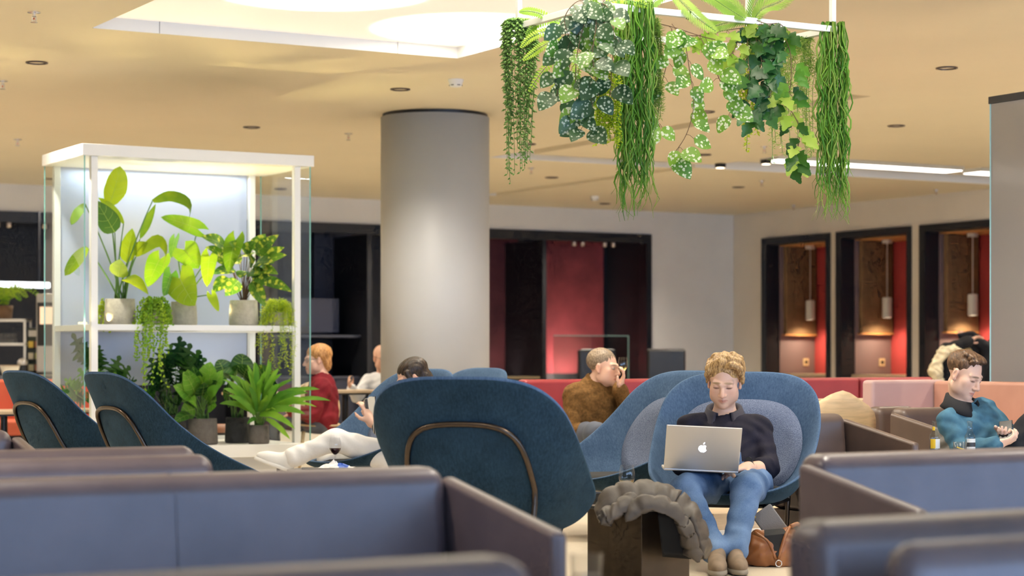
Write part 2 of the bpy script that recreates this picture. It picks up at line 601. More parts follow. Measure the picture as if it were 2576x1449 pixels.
# light grazing the red panel from a floor fitting in the alcove
xm, _ = on_back(1440, V1 + .7)
spot_light('alcove_uplight', (xm, V1 + 0.62, 0.62), (xm + .1, V1 + DEP, 1.2), 75, (1.0, 0.72, 0.62), 130, 1.0, 0.12)
xm2, _ = on_back(1270, V1 + .7)
spot_light('alcove_uplight', (xm2, V1 + 0.6, 0.6), (xm2, V1 + DEP, 1.5), 12, (1.0, 0.75, 0.65), 120, 1.0, 0.1)

# glass screen standing in front of the red alcove
glass_mat('screen_glass', (0.85, 0.92, 0.9), 0.9, 0.07)
gx0, Zg = on_back(1393, V1 - 0.9); gx1, _ = on_back(1580, V1 - 0.9)
zt = 1 + (900 - 845) * Zg / F
t = thing('glass_screen', 'low clear glass screen standing in front of the red lit alcove', 'screen', ((gx0 + gx1) / 2, V1 - 0.9, 0))
hw = (gx1 - gx0) / 2
MB().box(-hw, hw, 0, 0.01, 0.1, zt).build('pane', 'screen_glass', t)
MB().box(-hw, hw, -0.004, 0.014, zt, zt + 0.012).build('top_rail', mat('glass_edge', (0.25, 0.42, 0.40), 0.2), t)
MB().box(hw, hw + 0.012, -0.004, 0.014, 0.0, zt + .012).build('side_rail', 'glass_edge', t)
for s in (-1, 1):
    MB().box(s * hw * .8 - .05, s * hw * .8 + .05, -0.06, 0.07, 0, 0.1).build('foot', 'black_plastic', t)

# ---------------------------------------------------------------- right wall with three booths
ZB = lambda px: on_right(px, U1)[1]
ztR = 1 + (900 - 585) * ZB(2100) / F
booths = [(1920, 2090), (2107, 2294), (2317, 2520)]
bv = [(on_right(b_, U1)[0], on_right(a, U1)[0]) for a, b_ in booths]     # (near v, far v)
mb = MB()
edges = [V0] + [x for p in sorted(bv) for x in p] + [V1]
for k in range(0, len(edges), 2):
    mb.box(U1, U1 + 0.2, edges[k], edges[k + 1], 0, HC)
for p in bv:
    mb.box(U1, U1 + 0.2, p[0], p[1], ztR, HC)
S('wall_right', mb, 'wall_taupe')
BD = 0.86
emit('pendant_glow', (1.0, 0.85, 0.62), 16.0)
mat('socket_plate', (0.75, 0.6, 0.35), 0.35)
mat('pendant_white', (0.75, 0.72, 0.68), 0.45)
names = ['nearest the room corner', 'second of three from the corner', 'beside the tall glass screen']
for k, (va, vb) in enumerate(bv):
    t = thing('booth', 'dark framed wall booth with a red back, ' + names[k], 'booth', (U1, (va + vb) / 2, 0), 0, 'wall booths')
    hv = (vb - va) / 2
    fr = 0.13
    MB().box(-0.04, 0.2, -hv, -hv + 0.07, 0, ztR).build('frame_post', 'frame_black', t)
    MB().box(-0.04, 0.2, hv - fr, hv, 0, ztR).build('frame_post', 'frame_black', t)
    MB().box(-0.04, 0.2, -hv + .07, hv - fr, ztR - 0.10, ztR).build('frame_head', 'frame_black', t)
    MB().box(BD, BD + .05, -hv, hv, 0, ztR).build('back_panel_red', 'felt_red', t)
    MB().box(0.2, BD, hv - fr - .02, hv, 0, ztR).build('side_panel', 'booth_plum', t)
    MB().box(0.2, BD, -hv, -hv + .07, 0, ztR).build('side_panel', 'booth_plum', t)
    zp = 1 + (900 - 836) * 28.5 / F
    MB().box(0.26, BD - 0.02, hv - fr - .1, hv - fr - .02, zp, ztR - .12).build('acoustic_panel', 'felt_brown', t, bevel=0.015)
    MB().box(0.24, BD - 0.02, hv - fr - .105, hv - fr - .02, zp - 0.025, zp).build('panel_lit_edge', 'booth_orange', t)  # orange strip paints the lit lower edge of the brown panel
    MB().box(0.2, BD, -hv + .07, hv - fr - .02, ztR - .12, ztR - .06).build('booth_ceiling', 'booth_orange', t)
    zt = 1 - (943 - 900) * 28.5 / F
    MB().box(0.1, BD, -hv + .07, hv - fr - .06, zt - 0.045, zt).build('table_top', 'oak_pale', t)
    MB().box(0.3, BD - .02, -hv + .07, hv - fr - .06, 0.0, 0.42).build('bench', 'felt_red', t)
    t2 = MB().box(BD - 0.22, BD - 0.12, hv - fr - .032, hv - fr - .021, zt + .12, zt + .23).build('socket', 'socket_plate', t)
    MB().cyl((0, 0, 0), 0.028, 0, 0.006, 14).xf(Matrix.Translation((BD - 0.17, hv - fr - .032, zt + .175)) @ Matrix.Rotation(PI / 2, 4, 'X')).build('socket_hole', 'black_plastic', t2, smooth=False)
    # pendant
    cv = 0.33
    pl = thing('pendant_lamp', 'white cylinder pendant lamp in the booth ' + names[k], 'pendant lamp', (U1 + 0.52, (va + vb) / 2 + cv, 0), 0, 'booth pendant lamps')
    MB().cyl((0, 0), 0.075, ztR - .165, ztR - .12, 20).build('ceiling_rose', 'pendant_white', pl, smooth=False)
    MB().cyl((0, 0), 0.006, 1.86, ztR - .165, 6).build('cord', 'pendant_white', pl)
    MB().lathe([(0.058, 1.57), (0.068, 1.575), (0.068, 1.855), (0.05, 1.862)], 20, cap_t=True).build('lamp_shade', 'pendant_white', pl, smooth=False)
    MB().lathe([(0.056, 1.572), (0.001, 1.573)], 20).build('bulb', 'pendant_glow', pl)
    spot_light('pendant_light', (U1 + 0.52, (va + vb) / 2 + cv, 1.555), (U1 + 0.52, (va + vb) / 2 + cv, 0), 42, (1.0, 0.78, 0.5), 150, 0.8, 0.05)

# ---------------------------------------------------------------- round pillar
pc = atf(1094.5, 17.95 + 0.42)
S('pillar', MB().cyl((pc.x, pc.y), 0.492, 0, HC - 0.03, 72), 'pillar_white', smooth=False)
ob = bpy.data.objects['pillar']
for p in ob.data.polygons:
    p.use_smooth = len(p.vertices) == 4
S('trim_20', MB().cyl((pc.x, pc.y), 0.475, HC - 0.03, HC, 60), 'black_plastic')
# ================================================================ ceiling fittings
# recessed downlights on the ceiling's regular grid: dark anti-glare ring with a deep-set lamp
mat('downlight_dark', (0.05, 0.03, 0.025), 0.35)
emit('downlight_lamp', (1.0, 0.8, 0.55), 6.0)
def loc_words(u, v):
    return None
DL_U = (-1.6, 1.4, 4.43, 7.45, 10.5, 12.7, 15.5)
DL_V = (5.4, 8.55, 11.7, 14.85, 18.0, 21.2, 24.4)
DLW = {(4.43, 14.85): 'top left corner of the picture', (7.45, 14.85): 'just left of the pillar top', (7.45, 18.0): 'above the right end of the vitrine', (7.45, 21.2): 'above the vitrine roof',
       (7.45, 24.4): 'over the coffee counter', (7.45, 11.7): 'behind the hanging spotted leaves', (10.5, 11.7): 'near the upper right edge', (10.5, 14.85): 'behind the grape ivy', (10.5, 18.0): 'behind the hanging bead-leaved strands',
       (10.5, 21.2): 'left of the pillar above the alcove', (10.5, 24.4): 'over the navy shelf alcove', (12.7, 14.85): 'above the bright light strip', (12.7, 18.0): 'just left of the two square spots',
       (15.5, 18.0): 'between the light strip and the booths', (15.5, 21.2): 'near the corner over the grey wall', (15.5, 24.4): 'over the red alcove panel', (12.7, 21.2): 'near the middle slot', (12.7, 24.4): 'over the maroon panel', (4.43, 11.7): 'inside the bay edge', (17.7, 24.4): 'in the far corner', (17.7, 21.2): 'over the booth nearest the corner', (17.7, 18.0): 'over the middle booth', (17.7, 14.85): 'beside the glass partition'}
ring_me = MB().lathe([(.082, .0), (.082, -.008), (.070, -.010), (.058, .05)], 24).mesh('ring', 'downlight_dark')
lamp_me = MB().lathe([(.058, .048), (.001, .049)], 16).mesh('lamp', 'downlight_lamp')
def free(u, v):
    return not any(s[0] - .12 < u < s[1] + .12 and s[2] - .12 < v < s[3] + .12 for s in slots)
for u in DL_U:
    for v in DL_V:
        if not free(u, v):
            continue
        cx, cz = u * CA - v * SA, u * SA + v * CA
        vis = cz > 5 and abs(cx / cz) < .26 and cz > 12
        if vis:
            px, py = 1288 + F * cx / cz, HZ - F * (HC - 1) / cz
            t = thing('downlight', 'recessed dark ring downlight in the tan ceiling, ' + DLW.get((u, v), 'hidden in the far rows'), 'downlight', (u, v, HC - .001), 0, 'recessed ceiling downlights')
            for nm, me in (('ring', ring_me), ('lamp', lamp_me)):
                o = bpy.data.objects.new(nm, me); COL.objects.link(o); o.parent = t
        spot_light('downlight_beam', (u, v, HC - .012), (u, v, 0), 280, (1.0, 0.91, 0.77), 128, 0.9, 0.05)
# pendent sprinkler heads
spr = MB().lathe([(.042, 0), (.042, -.006), (.014, -.01), (.014, -.03)], 16, m=0).box(-.016, -.012, -.004, .004, -.062, -.03).box(.012, .016, -.004, .004, -.062, -.03)
spr.lathe([(.005, -.03), (.005, -.06), (.022, -.064), (.024, -.068), (.001, -.07)], 12)
spr_me = spr.mesh('body', 'chrome')
bulb_me = MB().lathe([(.004, -.03), (.006, -.045), (.004, -.06)], 8).mesh('bulb', mat('bulb_red', (0.6, 0.12, 0.05), 0.2))
SPW = ('at the top left corner beside the luminous panel', 'left of the vitrine roof', 'left of the pillar at mid ceiling', 'at the left edge of the picture', 'left of the middle grass bundle', 'behind the hanging grape ivy', 'left of the right grass bundle near the wall', 'beside the glass partition top', 'above the corner booth')
for k, (u, v) in enumerate(((3.77, 12.7), (5.82, 20.17), (8.48, 18.03), (4.49, 15.98), (11.86, 20.26), (12.76, 17.0), (15.19, 20.29), (18.0, 20.26), (18.05, 23.35))):
    t = thing('sprinkler', 'small chrome sprinkler head ' + SPW[k], 'sprinkler', (u, v, HC), 0, 'ceiling sprinklers')
    for nm, me in (('body', spr_me), ('bulb', bulb_me)):
        o = bpy.data.objects.new(nm, me); COL.objects.link(o); o.parent = t
# smoke detectors
for (u, v), l in (((7.58, 14.13), 'white round smoke detector near the top of the pillar'), ((14.7, 23.4), 'small white smoke detector near the back wall')):
    t = thing('smoke_detector', l, 'smoke detector', (u, v, HC))
    MB().lathe([(.062, 0), (.062, -.012), (.058, -.02), (.048, -.05), (.042, -.058), (.02, -.062), (.001, -.062)], 24).build('housing', 'white_metal', t, smooth=True)
    for k in range(6):
        a = PI / 3 * k
        MB().box(-.012, .012, -.003, .003, -.05, -.044).xf(Matrix.Rotation(a, 4, 'Z') @ Matrix.Translation((0, .05, 0))).build('vent_slot', 'black_plastic', t)
# two small square surface spots at the end of the light slot
for k, (u, v) in enumerate(((13.45, 18.74), (13.95, 18.55))):
    t = thing('surface_spot', ('small square ceiling spot at the left end of the light slot', 'small square ceiling spot next to the bright light strip')[k], 'spotlight', (u, v, HC if k == 0 else HC + .05))
    MB().box(-.045, .045, -.045, .045, -.05, 0).build('housing', 'black_plastic', t)
    MB().box(-.035, .035, -.035, .035, -.054, -.05).build('lens', 'downlight_lamp', t)
# paired brass spots inside the alcove head
mat('brass_spot', (0.7, 0.6, 0.5), 0.3, metal=0.8)
for px, n in ((1455, 2), (1532, 2), (8, 2), (112, 1)):
    x, _ = on_back(px, V1 + .35)
    t = thing('alcove_spot', 'small twin spot under the head of the dark alcove, ' + {1455: 'over the red panel', 1532: 'right of the red panel', 8: 'at the far left', 112: 'left of the vitrine'}[px], 'spotlight', (x, V1 + .35, ztop))
    MB().box(-.12, .12, -.02, .02, -.03, 0).build('rail', 'black_plastic', t)
    for s in ((-1, 1) if n == 2 else (0,)):
        MB().lathe([(.02, -.14), (.034, -.13), (.034, -.05), (.012, -.03)], 12, (s * .075, 0, 0), cap_b=True).build('spot_head', 'brass_spot', t, smooth=True)
# ================================================================ glass plant vitrine
VZ = 15.0
vfl = at(208, 360, VZ)                 # front left corner of the roof slab
VX, VY, VTOP = vfl.x, vfl.y, vfl.z
VL, VW = 1.87, 1.02
glass_mat('vitrine_glass', (0.93, 0.985, 0.965), 0.98, 0.075)
mat('glass_rim', (0.18, 0.42, 0.38), 0.15)
mat('panel_frost', (0.42, 0.47, 0.62), 0.35, var=0.02, scale=3)
vt = thing('plant_vitrine', 'tall white framed glass vitrine with a shelf full of plants', 'vitrine', (VX, VY, 0))
ST = 0.088
BENCH = 0.335
SH = 1.25
MB().box(0, VL, 0, VW, VTOP - ST, VTOP).build('roof', 'white_metal', vt, bevel=0.004)
ps = 0.052
posts = [(0.075, 0.03), (VL - 0.155, 0.03), (0.075, VW - 0.075), (VL - 0.155, VW - 0.075)]
for x, y in posts:
    MB().box(x, x + ps, y, y + ps, BENCH, VTOP - ST).build('post', 'white_metal', vt, bevel=0.003)
MB().box(0.079, VL - 0.109, 0.034, VW - 0.034, SH - 0.045, SH).build('shelf', 'white_metal', vt, bevel=0.003)
MB().box(-0.15, VL - 0.12, -0.10, VW, BENCH - 0.1, BENCH).build('bench_top', 'white_metal', vt, bevel=0.006)
MB().box(0.2, VL - 0.32, 0.0, VW - 0.1, 0.0, BENCH - 0.1).build('plinth', 'white_paint', vt)
zt = VTOP - ST
def pane(x0, y0, x1, y1):
    MB().add([(x0, y0, BENCH), (x1, y1, BENCH), (x1, y1, zt), (x0, y0, zt)], [(0, 1, 2, 3)]).build('glass_pane', 'vitrine_glass', vt)
# low-iron panes: left end, right end, back right bay; the plant front stays open
pane(0.018, 0.012, 0.018, VW - 0.012)
pane(VL - 0.03, 0.012, VL - 0.03, VW - 0.012)
for x, y in ((0.018, 0.012), (VL - 0.03, 0.012), (0.018, VW - 0.012), (VL - 0.03, VW - 0.012)):
    MB().box(x - .004, x + .004, y - .004, y + .004, BENCH, zt).build('glass_edge', 'glass_rim', vt)
# frosted back screen, stopping short of the bench
MB().box(0.13, VL - 0.16, VW - 0.028, VW - 0.018, 0.78, zt).build('back_screen', 'panel_frost', vt)
MB().box(0.08, VL - 0.13, VW - 0.035, VW - 0.012, BENCH + 0.0, BENCH + 0.03).build('bottom_rail', 'white_metal', vt)
# small spot fittings on shelf, bench and under the roof: warm uplight through the leaves
emit('spot_glow', (1.0, 0.86, 0.45), 28.0)
warm = (1.0, 0.80, 0.36)
fits = [(0.30, 0.30, SH), (0.72, 0.62, SH), (1.17, 0.32, SH), (1.52, 0.42, SH), (0.40, 0.70, BENCH), (1.30, 0.75, BENCH)]
for i, (x, y, z) in enumerate(fits):
    f = MB().lathe([(0.034, z), (0.034, z + 0.014), (0.026, z + 0.016)], 16).build('spot_fitting', 'white_metal', vt)
    MB().lathe([(0.026, z + 0.0145), (0.001, z + 0.015)], 16).build('spot_lens', 'spot_glow', f)
    up = z > 1
    w = Vector((VX + x, VY + y, z + 0.03))
    spot_light('vitrine_spot', w, w + Vector((0.02, -0.22, 1)), 36 if up else 22, warm if up else (1.0, 0.92, 0.7), 105, 0.7, 0.03)
area_light('vitrine_strip', (VX + VL / 2, VY + VW - 0.12, zt - 0.012), VL - 0.4, 5, (0.85, 0.97, 1.0), (0, 0, 0), 0.03)
# ================================================================ felt shell lounge chairs
def felt_mat(name, c1, c2, rough=0.9, sheen=0.3):
    m, nt, b = new_mat(name)
    b.inputs['Roughness'].default_value = rough
    b.inputs['Specular IOR Level'].default_value = 0.2
    b.inputs['Sheen Weight'].default_value = sheen
    b.inputs['Sheen Roughness'].default_value = 0.5
    b.inputs['Sheen Tint'].default_value = col4([min(1, x * 2.5) for x in c2])
    tc = N(nt, 'ShaderNodeTexCoord')
    mp = N(nt, 'ShaderNodeMapping')
    mp.inputs['Scale'].default_value = (1, 1, 0.25)
    nt.links.new(tc.outputs['Object'], mp.inputs['Vector'])
    no = N(nt, 'ShaderNodeTexNoise')
    no.inputs['Scale'].default_value = 130; no.inputs['Detail'].default_value = 5; no.inputs['Roughness'].default_value = 0.7
    nt.links.new(mp.outputs[0], no.inputs['Vector'])
    n2 = N(nt, 'ShaderNodeTexNoise')
    n2.inputs['Scale'].default_value = 9; n2.inputs['Detail'].default_value = 3
    nt.links.new(tc.outputs['Object'], n2.inputs['Vector'])
    ad = N(nt, 'ShaderNodeMix', data_type='FLOAT')
    ad.inputs[0].default_value = 0.3
    nt.links.new(no.outputs['Fac'], ad.inputs[2]); nt.links.new(n2.outputs['Fac'], ad.inputs[3])
    cr = N(nt, 'ShaderNodeValToRGB')
    cr.color_ramp.elements[0].position = 0.33; cr.color_ramp.elements[1].position = 0.67
    cr.color_ramp.elements[0].color = col4(c1); cr.color_ramp.elements[1].color = col4(c2)
    nt.links.new(ad.outputs[0], cr.inputs['Fac'])
    nt.links.new(cr.outputs[0], b.inputs['Base Color'])
    bp = N(nt, 'ShaderNodeBump')
    bp.inputs['Strength'].default_value = 0.25; bp.inputs['Distance'].default_value = 0.004
    nt.links.new(no.outputs['Fac'], bp.inputs['Height'])
    nt.links.new(bp.outputs[0], b.inputs['Normal'])
felt_mat('felt_shell_out', (0.009, 0.022, 0.034), (0.024, 0.056, 0.087))
felt_mat('felt_shell_in', (0.030, 0.066, 0.132), (0.084, 0.14, 0.24))

def weave_mat(name, c1, c2, sc=260):
    m, nt, b = new_mat(name)
    b.inputs['Roughness'].default_value = 0.9
    b.inputs['Specular IOR Level'].default_value = 0.2
    tc = N(nt, 'ShaderNodeTexCoord')
    ch = N(nt, 'ShaderNodeTexNoise')
    ch.inputs['Scale'].default_value = sc; ch.inputs['Detail'].default_value = 1
    nt.links.new(tc.outputs['Object'], ch.inputs['Vector'])
    cr = N(nt, 'ShaderNodeValToRGB')
    cr.color_ramp.elements[0].position = 0.35; cr.color_ramp.elements[1].position = 0.65
    cr.color_ramp.elements[0].color = col4(c1); cr.color_ramp.elements[1].color = col4(c2)
    nt.links.new(ch.outputs['Fac'], cr.inputs['Fac'])
    nt.links.new(cr.outputs[0], b.inputs['Base Color'])
    bp = N(nt, 'ShaderNodeBump'); bp.inputs['Strength'].default_value = 0.5; bp.inputs['Distance'].default_value = 0.004
    nt.links.new(ch.outputs['Fac'], bp.inputs['Height']); nt.links.new(bp.outputs[0], b.inputs['Normal'])
weave_mat('weave_blue', (0.09, 0.115, 0.19), (0.19, 0.225, 0.32))
mat('bronze_tube', (0.09, 0.068, 0.052), 0.3, metal=0.9)
mat('black_tube', (0.012, 0.012, 0.013), 0.3, metal=0.3)
mat('seat_black', (0.012, 0.013, 0.016), 0.9)

RIM = [(0, .45, .930), (.16, .447, .926), (.285, .415, .893), (.37, .345, .81), (.405, .245, .69), (.41, .12, .585), (.405, 0, .51),
       (.392, -.12, .452), (.36, -.24, .403), (.285, -.345, .36), (.16, -.40, .335), (0, -.415, .33)]
NPH = 64
def _rim():
    right = spline(RIM, NPH // 2 + 1)
    left = [Vector((-p.x, p.y, p.z)) for p in right[1:-1]][::-1]
    return right + left
RIMP = _rim()
def shell_pt(i, t, inset=0.0):
    """i rim index, t 0 at the pan edge .. 1 at the rim"""
    r = RIMP[i % NPH]
    d = Vector((r.x, r.y + .04, 0))
    L = d.length
    d.normalize()
    back = max(0, (r.z - .33) / .60)
    p0 = Vector((0, -.04, .275)) + d * min(.22, L * .6)
    p1 = Vector((0, -.04, .285 + .06 * back)) + d * (L * (.93 - .15 * back))
    p2 = r + d * (0.02 * back)
    p = bez(p0, p1, p2, t)
    # soft outward lip on the high back
    if t > .8:
        p = p + d * (.03 * back * ((t - .8) / .2) ** 2)
    return p

def make_chair(label, px, Z, yaw, pad_only=False, group='felt lounge chairs'):
    t = thing('lounge_chair', label, 'lounge chair', atf(px, Z), -ALPHA + yaw, group)
    if '_chair' in globals():
        for nm, me, mods in _chair:
            o = bpy.data.objects.new(nm, me); COL.objects.link(o); o.parent = t
            if mods == 'shell':
                add_shell_mods(o)
        return t
    parts = []
    NT = 14
    rows = []
    pan = [[Vector((0, -.04, .27)) + (shell_pt(i, 0) - Vector((0, -.04, .275))) * s for i in range(NPH)] for s in (0.02, .35, .7)]
    rows += pan
    rows += [[shell_pt(i, k / NT) for i in range(NPH)] for k in range(NT + 1)]
    mb = MB().grid(rows, 0, cv=True)
    o = mb.build('shell', ['felt_shell_in', 'felt_shell_out', 'felt_shell_in'], t, smooth=True)
    add_shell_mods(o)
    parts.append(('shell', o.data, 'shell'))
    # inner back cushion
    def pad(t0, t1, span, th, n=24, m=12):
        top, bot = [], []
        for j in range(m + 1):
            rt, rb = [], []
            for i in range(n + 1):
                a = -1 + 2 * i / n
                b_ = -1 + 2 * j / m
                # superellipse-mapped patch
                rr = 1.0
                e = (abs(a) ** 2.6 + abs(b_) ** 2.6) ** (1 / 2.6)
                mx = max(abs(a), abs(b_), 1e-6)
                aa, bb = (a * mx / e, b_ * mx / e) if e > 0 else (0, 0)
                idx = aa * span * NPH
                tt = t0 + (t1 - t0) * (bb + 1) / 2
                i0 = math.floor(idx); fr = idx - i0
                p = shell_pt(i0, tt) * (1 - fr) + shell_pt(i0 + 1, tt) * fr
                q = shell_pt(i0, tt + .02) * (1 - fr) + shell_pt(i0 + 1, tt + .02) * fr
                r_ = shell_pt(i0 - 1, tt) * (1 - fr) + shell_pt(i0, tt) * fr
                s_ = shell_pt(i0 + 1, tt) * (1 - fr) + shell_pt(i0 + 2, tt) * fr
                nn = (q - p).cross(s_ - r_).normalized()
                if nn.dot(Vector((0, 0, .7)) - p) < 0: nn = -nn
                edge = min(1, (1 - mx) * 4.5)
                h = th * math.sqrt(max(0, 1 - (1 - edge) ** 2))
                rt.append(p + nn * (.012 + h)); rb.append(p + nn * .004)
            top.append(rt); bot.append(rb)
        return MB().grid(top).grid(bot)
    o = pad(.14, .86, .165, .036).build('back_cushion', 'weave_blue', t, smooth=True); parts.append(('back_cushion', o.data, None))
    rows = []
    for r_, z in ((.01, .345), (.17, .35), (.25, .345), (.285, .328), (.292, .312), (.27, .296), (.01, .29)):
        rows.append([(r_ * math.cos(2 * PI * j / 32) * 1.06, -.06 + r_ * math.sin(2 * PI * j / 32) * (1.16 if math.sin(2 * PI * j / 32) < 0 else .95), z) for j in range(32)])
    o = MB().grid(rows, cv=True).build('seat_cushion', 'seat_black', t, smooth=True, fixn=True); parts.append(('seat_cushion', o.data, None))
    # tube arch across the back running down into the rear legs
    def outer(i, tt, off):
        p = shell_pt(i, tt); d = Vector((RIMP[i % NPH].x, RIMP[i % NPH].y + .04, 0)).normalized()
        return p + Vector((d.x, d.y, -.35)).normalized() * off
    half = [(0, .52, .735), (.10, .518, .732), (.185, .49, .71), (.235, .455, .655), (.26, .415, .56), (.268, .37, .44), (.262, .34, .34), (.255, .30, .262), (.24, .33, .0)]
    pts = [Vector((-x, y - .012, z)) for x, y, z in half[::-1]] + [Vector((x, y - .012, z)) for x, y, z in half[1:]]
    cloud = [shell_pt(i, k / 20) for i in list(range(0, 16)) + list(range(NPH - 15, NPH)) for k in range(4, 21)]
    sp = spline(pts, 60)
    for p in sp:                                    # sit the tube on the outside of the shell
        if p.z > .40:
            c = min(cloud, key=lambda c_: (c_.x - p.x) ** 2 + (c_.z - p.z) ** 2)
            p.y = c.y + .021
    sp = [sp[0], sp[1]] + [(sp[i - 2] + sp[i - 1] + sp[i] + sp[i + 1] + sp[i + 2]) / 5 for i in range(2, 58)] + [sp[58], sp[59]]
    o = MB().tube(sp, .0125, 8).build('back_arch', 'bronze_tube', t, smooth=True); parts.append(('back_arch', o.data, None))
    for s in (-1, 1):
        o = MB().tube([(s * .20, -.14, .255), (s * .205, -.20, .252), (s * .208, -.235, .225), (s * .215, -.31, 0)], .0125, 8).build('leg', 'black_tube', t, smooth=True)
        parts.append(('leg', o.data, None))
    o = MB().tube([(-.20, -.14, .255), (.20, -.14, .255)], .011, 8).tube([(-.20, -.14, .255), (-.255, .30, .262)], .011, 8).tube([(.20, -.14, .255), (.255, .30, .262)], .011, 8).build('seat_frame', 'black_tube', t, smooth=True)
    parts.append(('seat_frame', o.data, None))
    globals()['_chair'] = parts
    return t

def add_shell_mods(o):
    s = o.modifiers.new('solid', 'SOLIDIFY')
    s.thickness = 0.018; s.offset = 0.0
    s.material_offset = 1; s.material_offset_rim = 2
    s2 = o.modifiers.new('sub', 'SUBSURF'); s2.levels = 1; s2.render_levels = 1

# yaw 0: faces the camera; positive turns the front towards the right of the picture
make_chair('dark blue felt lounge chair seen from behind, in the centre foreground', 1244, 8.5, PI - .30)
make_chair('blue felt lounge chair carrying the man with the laptop', 1838, 10.35, -.26)
make_chair('empty blue felt lounge chair left of the man with the laptop', 1575, 11.45, -.95)
make_chair('blue felt lounge chair where the woman in white trousers reclines', 930, 13.35, -.85)
make_chair('blue felt lounge chair showing only its rim behind the reclining woman', 1085, 14.7, -.9)
make_chair('dark felt lounge chair in front of the vitrine, second from the left edge', 466, 11.0, 2.15)
make_chair('dark felt lounge chair at the far left of the picture', 238, 12.2, 2.2)

# ================================================================ leather sofas and armchairs
def leather_mat(name, c1, c2, rough=0.42):
    m, nt, b = new_mat(name)
    b.inputs['Roughness'].default_value = rough
    b.inputs['Specular IOR Level'].default_value = 0.55
    tc = N(nt, 'ShaderNodeTexCoord')
    no = N(nt, 'ShaderNodeTexNoise'); no.inputs['Scale'].default_value = 5; no.inputs['Detail'].default_value = 4
    nt.links.new(tc.outputs['Object'], no.inputs['Vector'])
    cr = N(nt, 'ShaderNodeValToRGB')
    cr.color_ramp.elements[0].position = .3; cr.color_ramp.elements[1].position = .7
    cr.color_ramp.elements[0].color = col4(c1); cr.color_ramp.elements[1].color = col4(c2)
    nt.links.new(no.outputs['Fac'], cr.inputs['Fac']); nt.links.new(cr.outputs[0], b.inputs['Base Color'])
    vo = N(nt, 'ShaderNodeTexVoronoi'); vo.inputs['Scale'].default_value = 260
    nt.links.new(tc.outputs['Object'], vo.inputs['Vector'])
    bp = N(nt, 'ShaderNodeBump'); bp.inputs['Strength'].default_value = .12; bp.inputs['Distance'].default_value = .002
    nt.links.new(vo.outputs['Distance'], bp.inputs['Height']); nt.links.new(bp.outputs[0], b.inputs['Normal'])
leather_mat('leather_mauve', (0.078, 0.056, 0.062), (0.112, 0.082, 0.088), 0.36)
leather_mat('leather_brown', (0.085, 0.056, 0.046), (0.115, 0.075, 0.06))
leather_mat('leather_pink', (0.52, 0.26, 0.19), (0.58, 0.30, 0.22), 0.5)
leather_mat('leather_pink_end_light', (0.50, 0.33, 0.31), (0.54, 0.36, 0.34), 0.5)  # pink leather again, the light on the end panel painted into its tone
leather_mat('leather_red', (0.25, 0.02, 0.028), (0.30, 0.03, 0.035), 0.45)
leather_mat('leather_orange', (0.62, 0.12, 0.06), (0.68, 0.15, 0.08), 0.45)
leather_mat('leather_wine', (0.17, 0.012, 0.025), (0.22, 0.02, 0.035), 0.45)

def sofa(label, corner, width, m, right=True, left=True, h=.70, depth_=.62, back_t=.16, arm_t=.05, arm_hi=.672, arm_lo=.56, seams=(), seat_h=.42, rotz=0.0, name='sofa', cat='sofa', base='black_plastic', lean=.05, group=None):
    """local frame: x along the sofa, back at y = 0..back_t, seat towards -y; origin at the left end of the back"""
    t = thing(name, label, cat, corner, rotz, group)
    x0, x1 = (arm_t if left else 0), width - (arm_t if right else 0)
    bounds = [x0, x1]
    for q in seams:
        MB().hexa([(q - .0025, -.003, .25), (q + .0025, -.003, .25), (q + .0025, .01, .25), (q - .0025, .01, .25), (q - .0025, lean * .92 - .003, h - .045), (q + .0025, lean * .92 - .003, h - .045), (q + .0025, lean + .02, h - .04), (q - .0025, lean + .02, h - .04)]).build('seam', m, t)
        MB().box(q - .0025, q + .0025, lean + .045, back_t + lean * .5 - .05, h - .005, h + .002).build('seam', m, t)
    for a, b_ in zip(bounds[:-1], bounds[1:]):
        MB().hexa([(a + .001, -lean * .0, .2), (b_ - .001, 0, .2), (b_ - .001, back_t, .2), (a + .001, back_t, .2),
                   (a + .001, lean, h), (b_ - .001, lean, h), (b_ - .001, back_t + lean * .6, h), (a + .001, back_t + lean * .6, h)]).build('backrest', m, t, bevel=.05, segs=5)
    ss = [x0 + (x1 - x0) * k / max(1, round((x1 - x0) / .75)) for k in range(max(1, round((x1 - x0) / .75)) + 1)]
    for a, b_ in zip(ss[:-1], ss[1:]):
        MB().box(a + .002, b_ - .002, -depth_ + .02, .03, .2, seat_h).build('seat_cushion', m, t, bevel=.03, segs=3)
    for on, xa in ((left, 0), (right, width - arm_t)):
        if on:
            y1 = back_t * .7
            MB().add([(xa, -depth_, .1), (xa + arm_t, -depth_, .1), (xa + arm_t, y1, .1), (xa, y1, .1),
                      (xa, -depth_, arm_lo), (xa + arm_t, -depth_, arm_lo), (xa + arm_t, y1, arm_hi), (xa, y1, arm_hi)],
                     [(0, 3, 2, 1), (4, 5, 6, 7), (0, 1, 5, 4), (1, 2, 6, 5), (2, 3, 7, 6), (3, 0, 4, 7)]).build('armrest', m, t, bevel=.018, segs=3)
    MB().box(x0, x1, -depth_ + .05, back_t - .01, .06, .2).build('base', m, t)
    for fx in (.12, width - .12):
        for fy in (-depth_ + .1, .06):
            MB().cyl((fx, fy), .02, 0, .06 if True else .1, 10).build('leg', 'black_plastic', t)
    return t

def sofa_by_px(label, px_r, Z_r, width, m, **kw):
    """right end of the backrest shows at column px_r, depth Z_r; the back runs along the room's X axis"""
    r = atf(px_r, Z_r)
    return sofa(label, (r.x - width, r.y, 0), width, m, **kw)

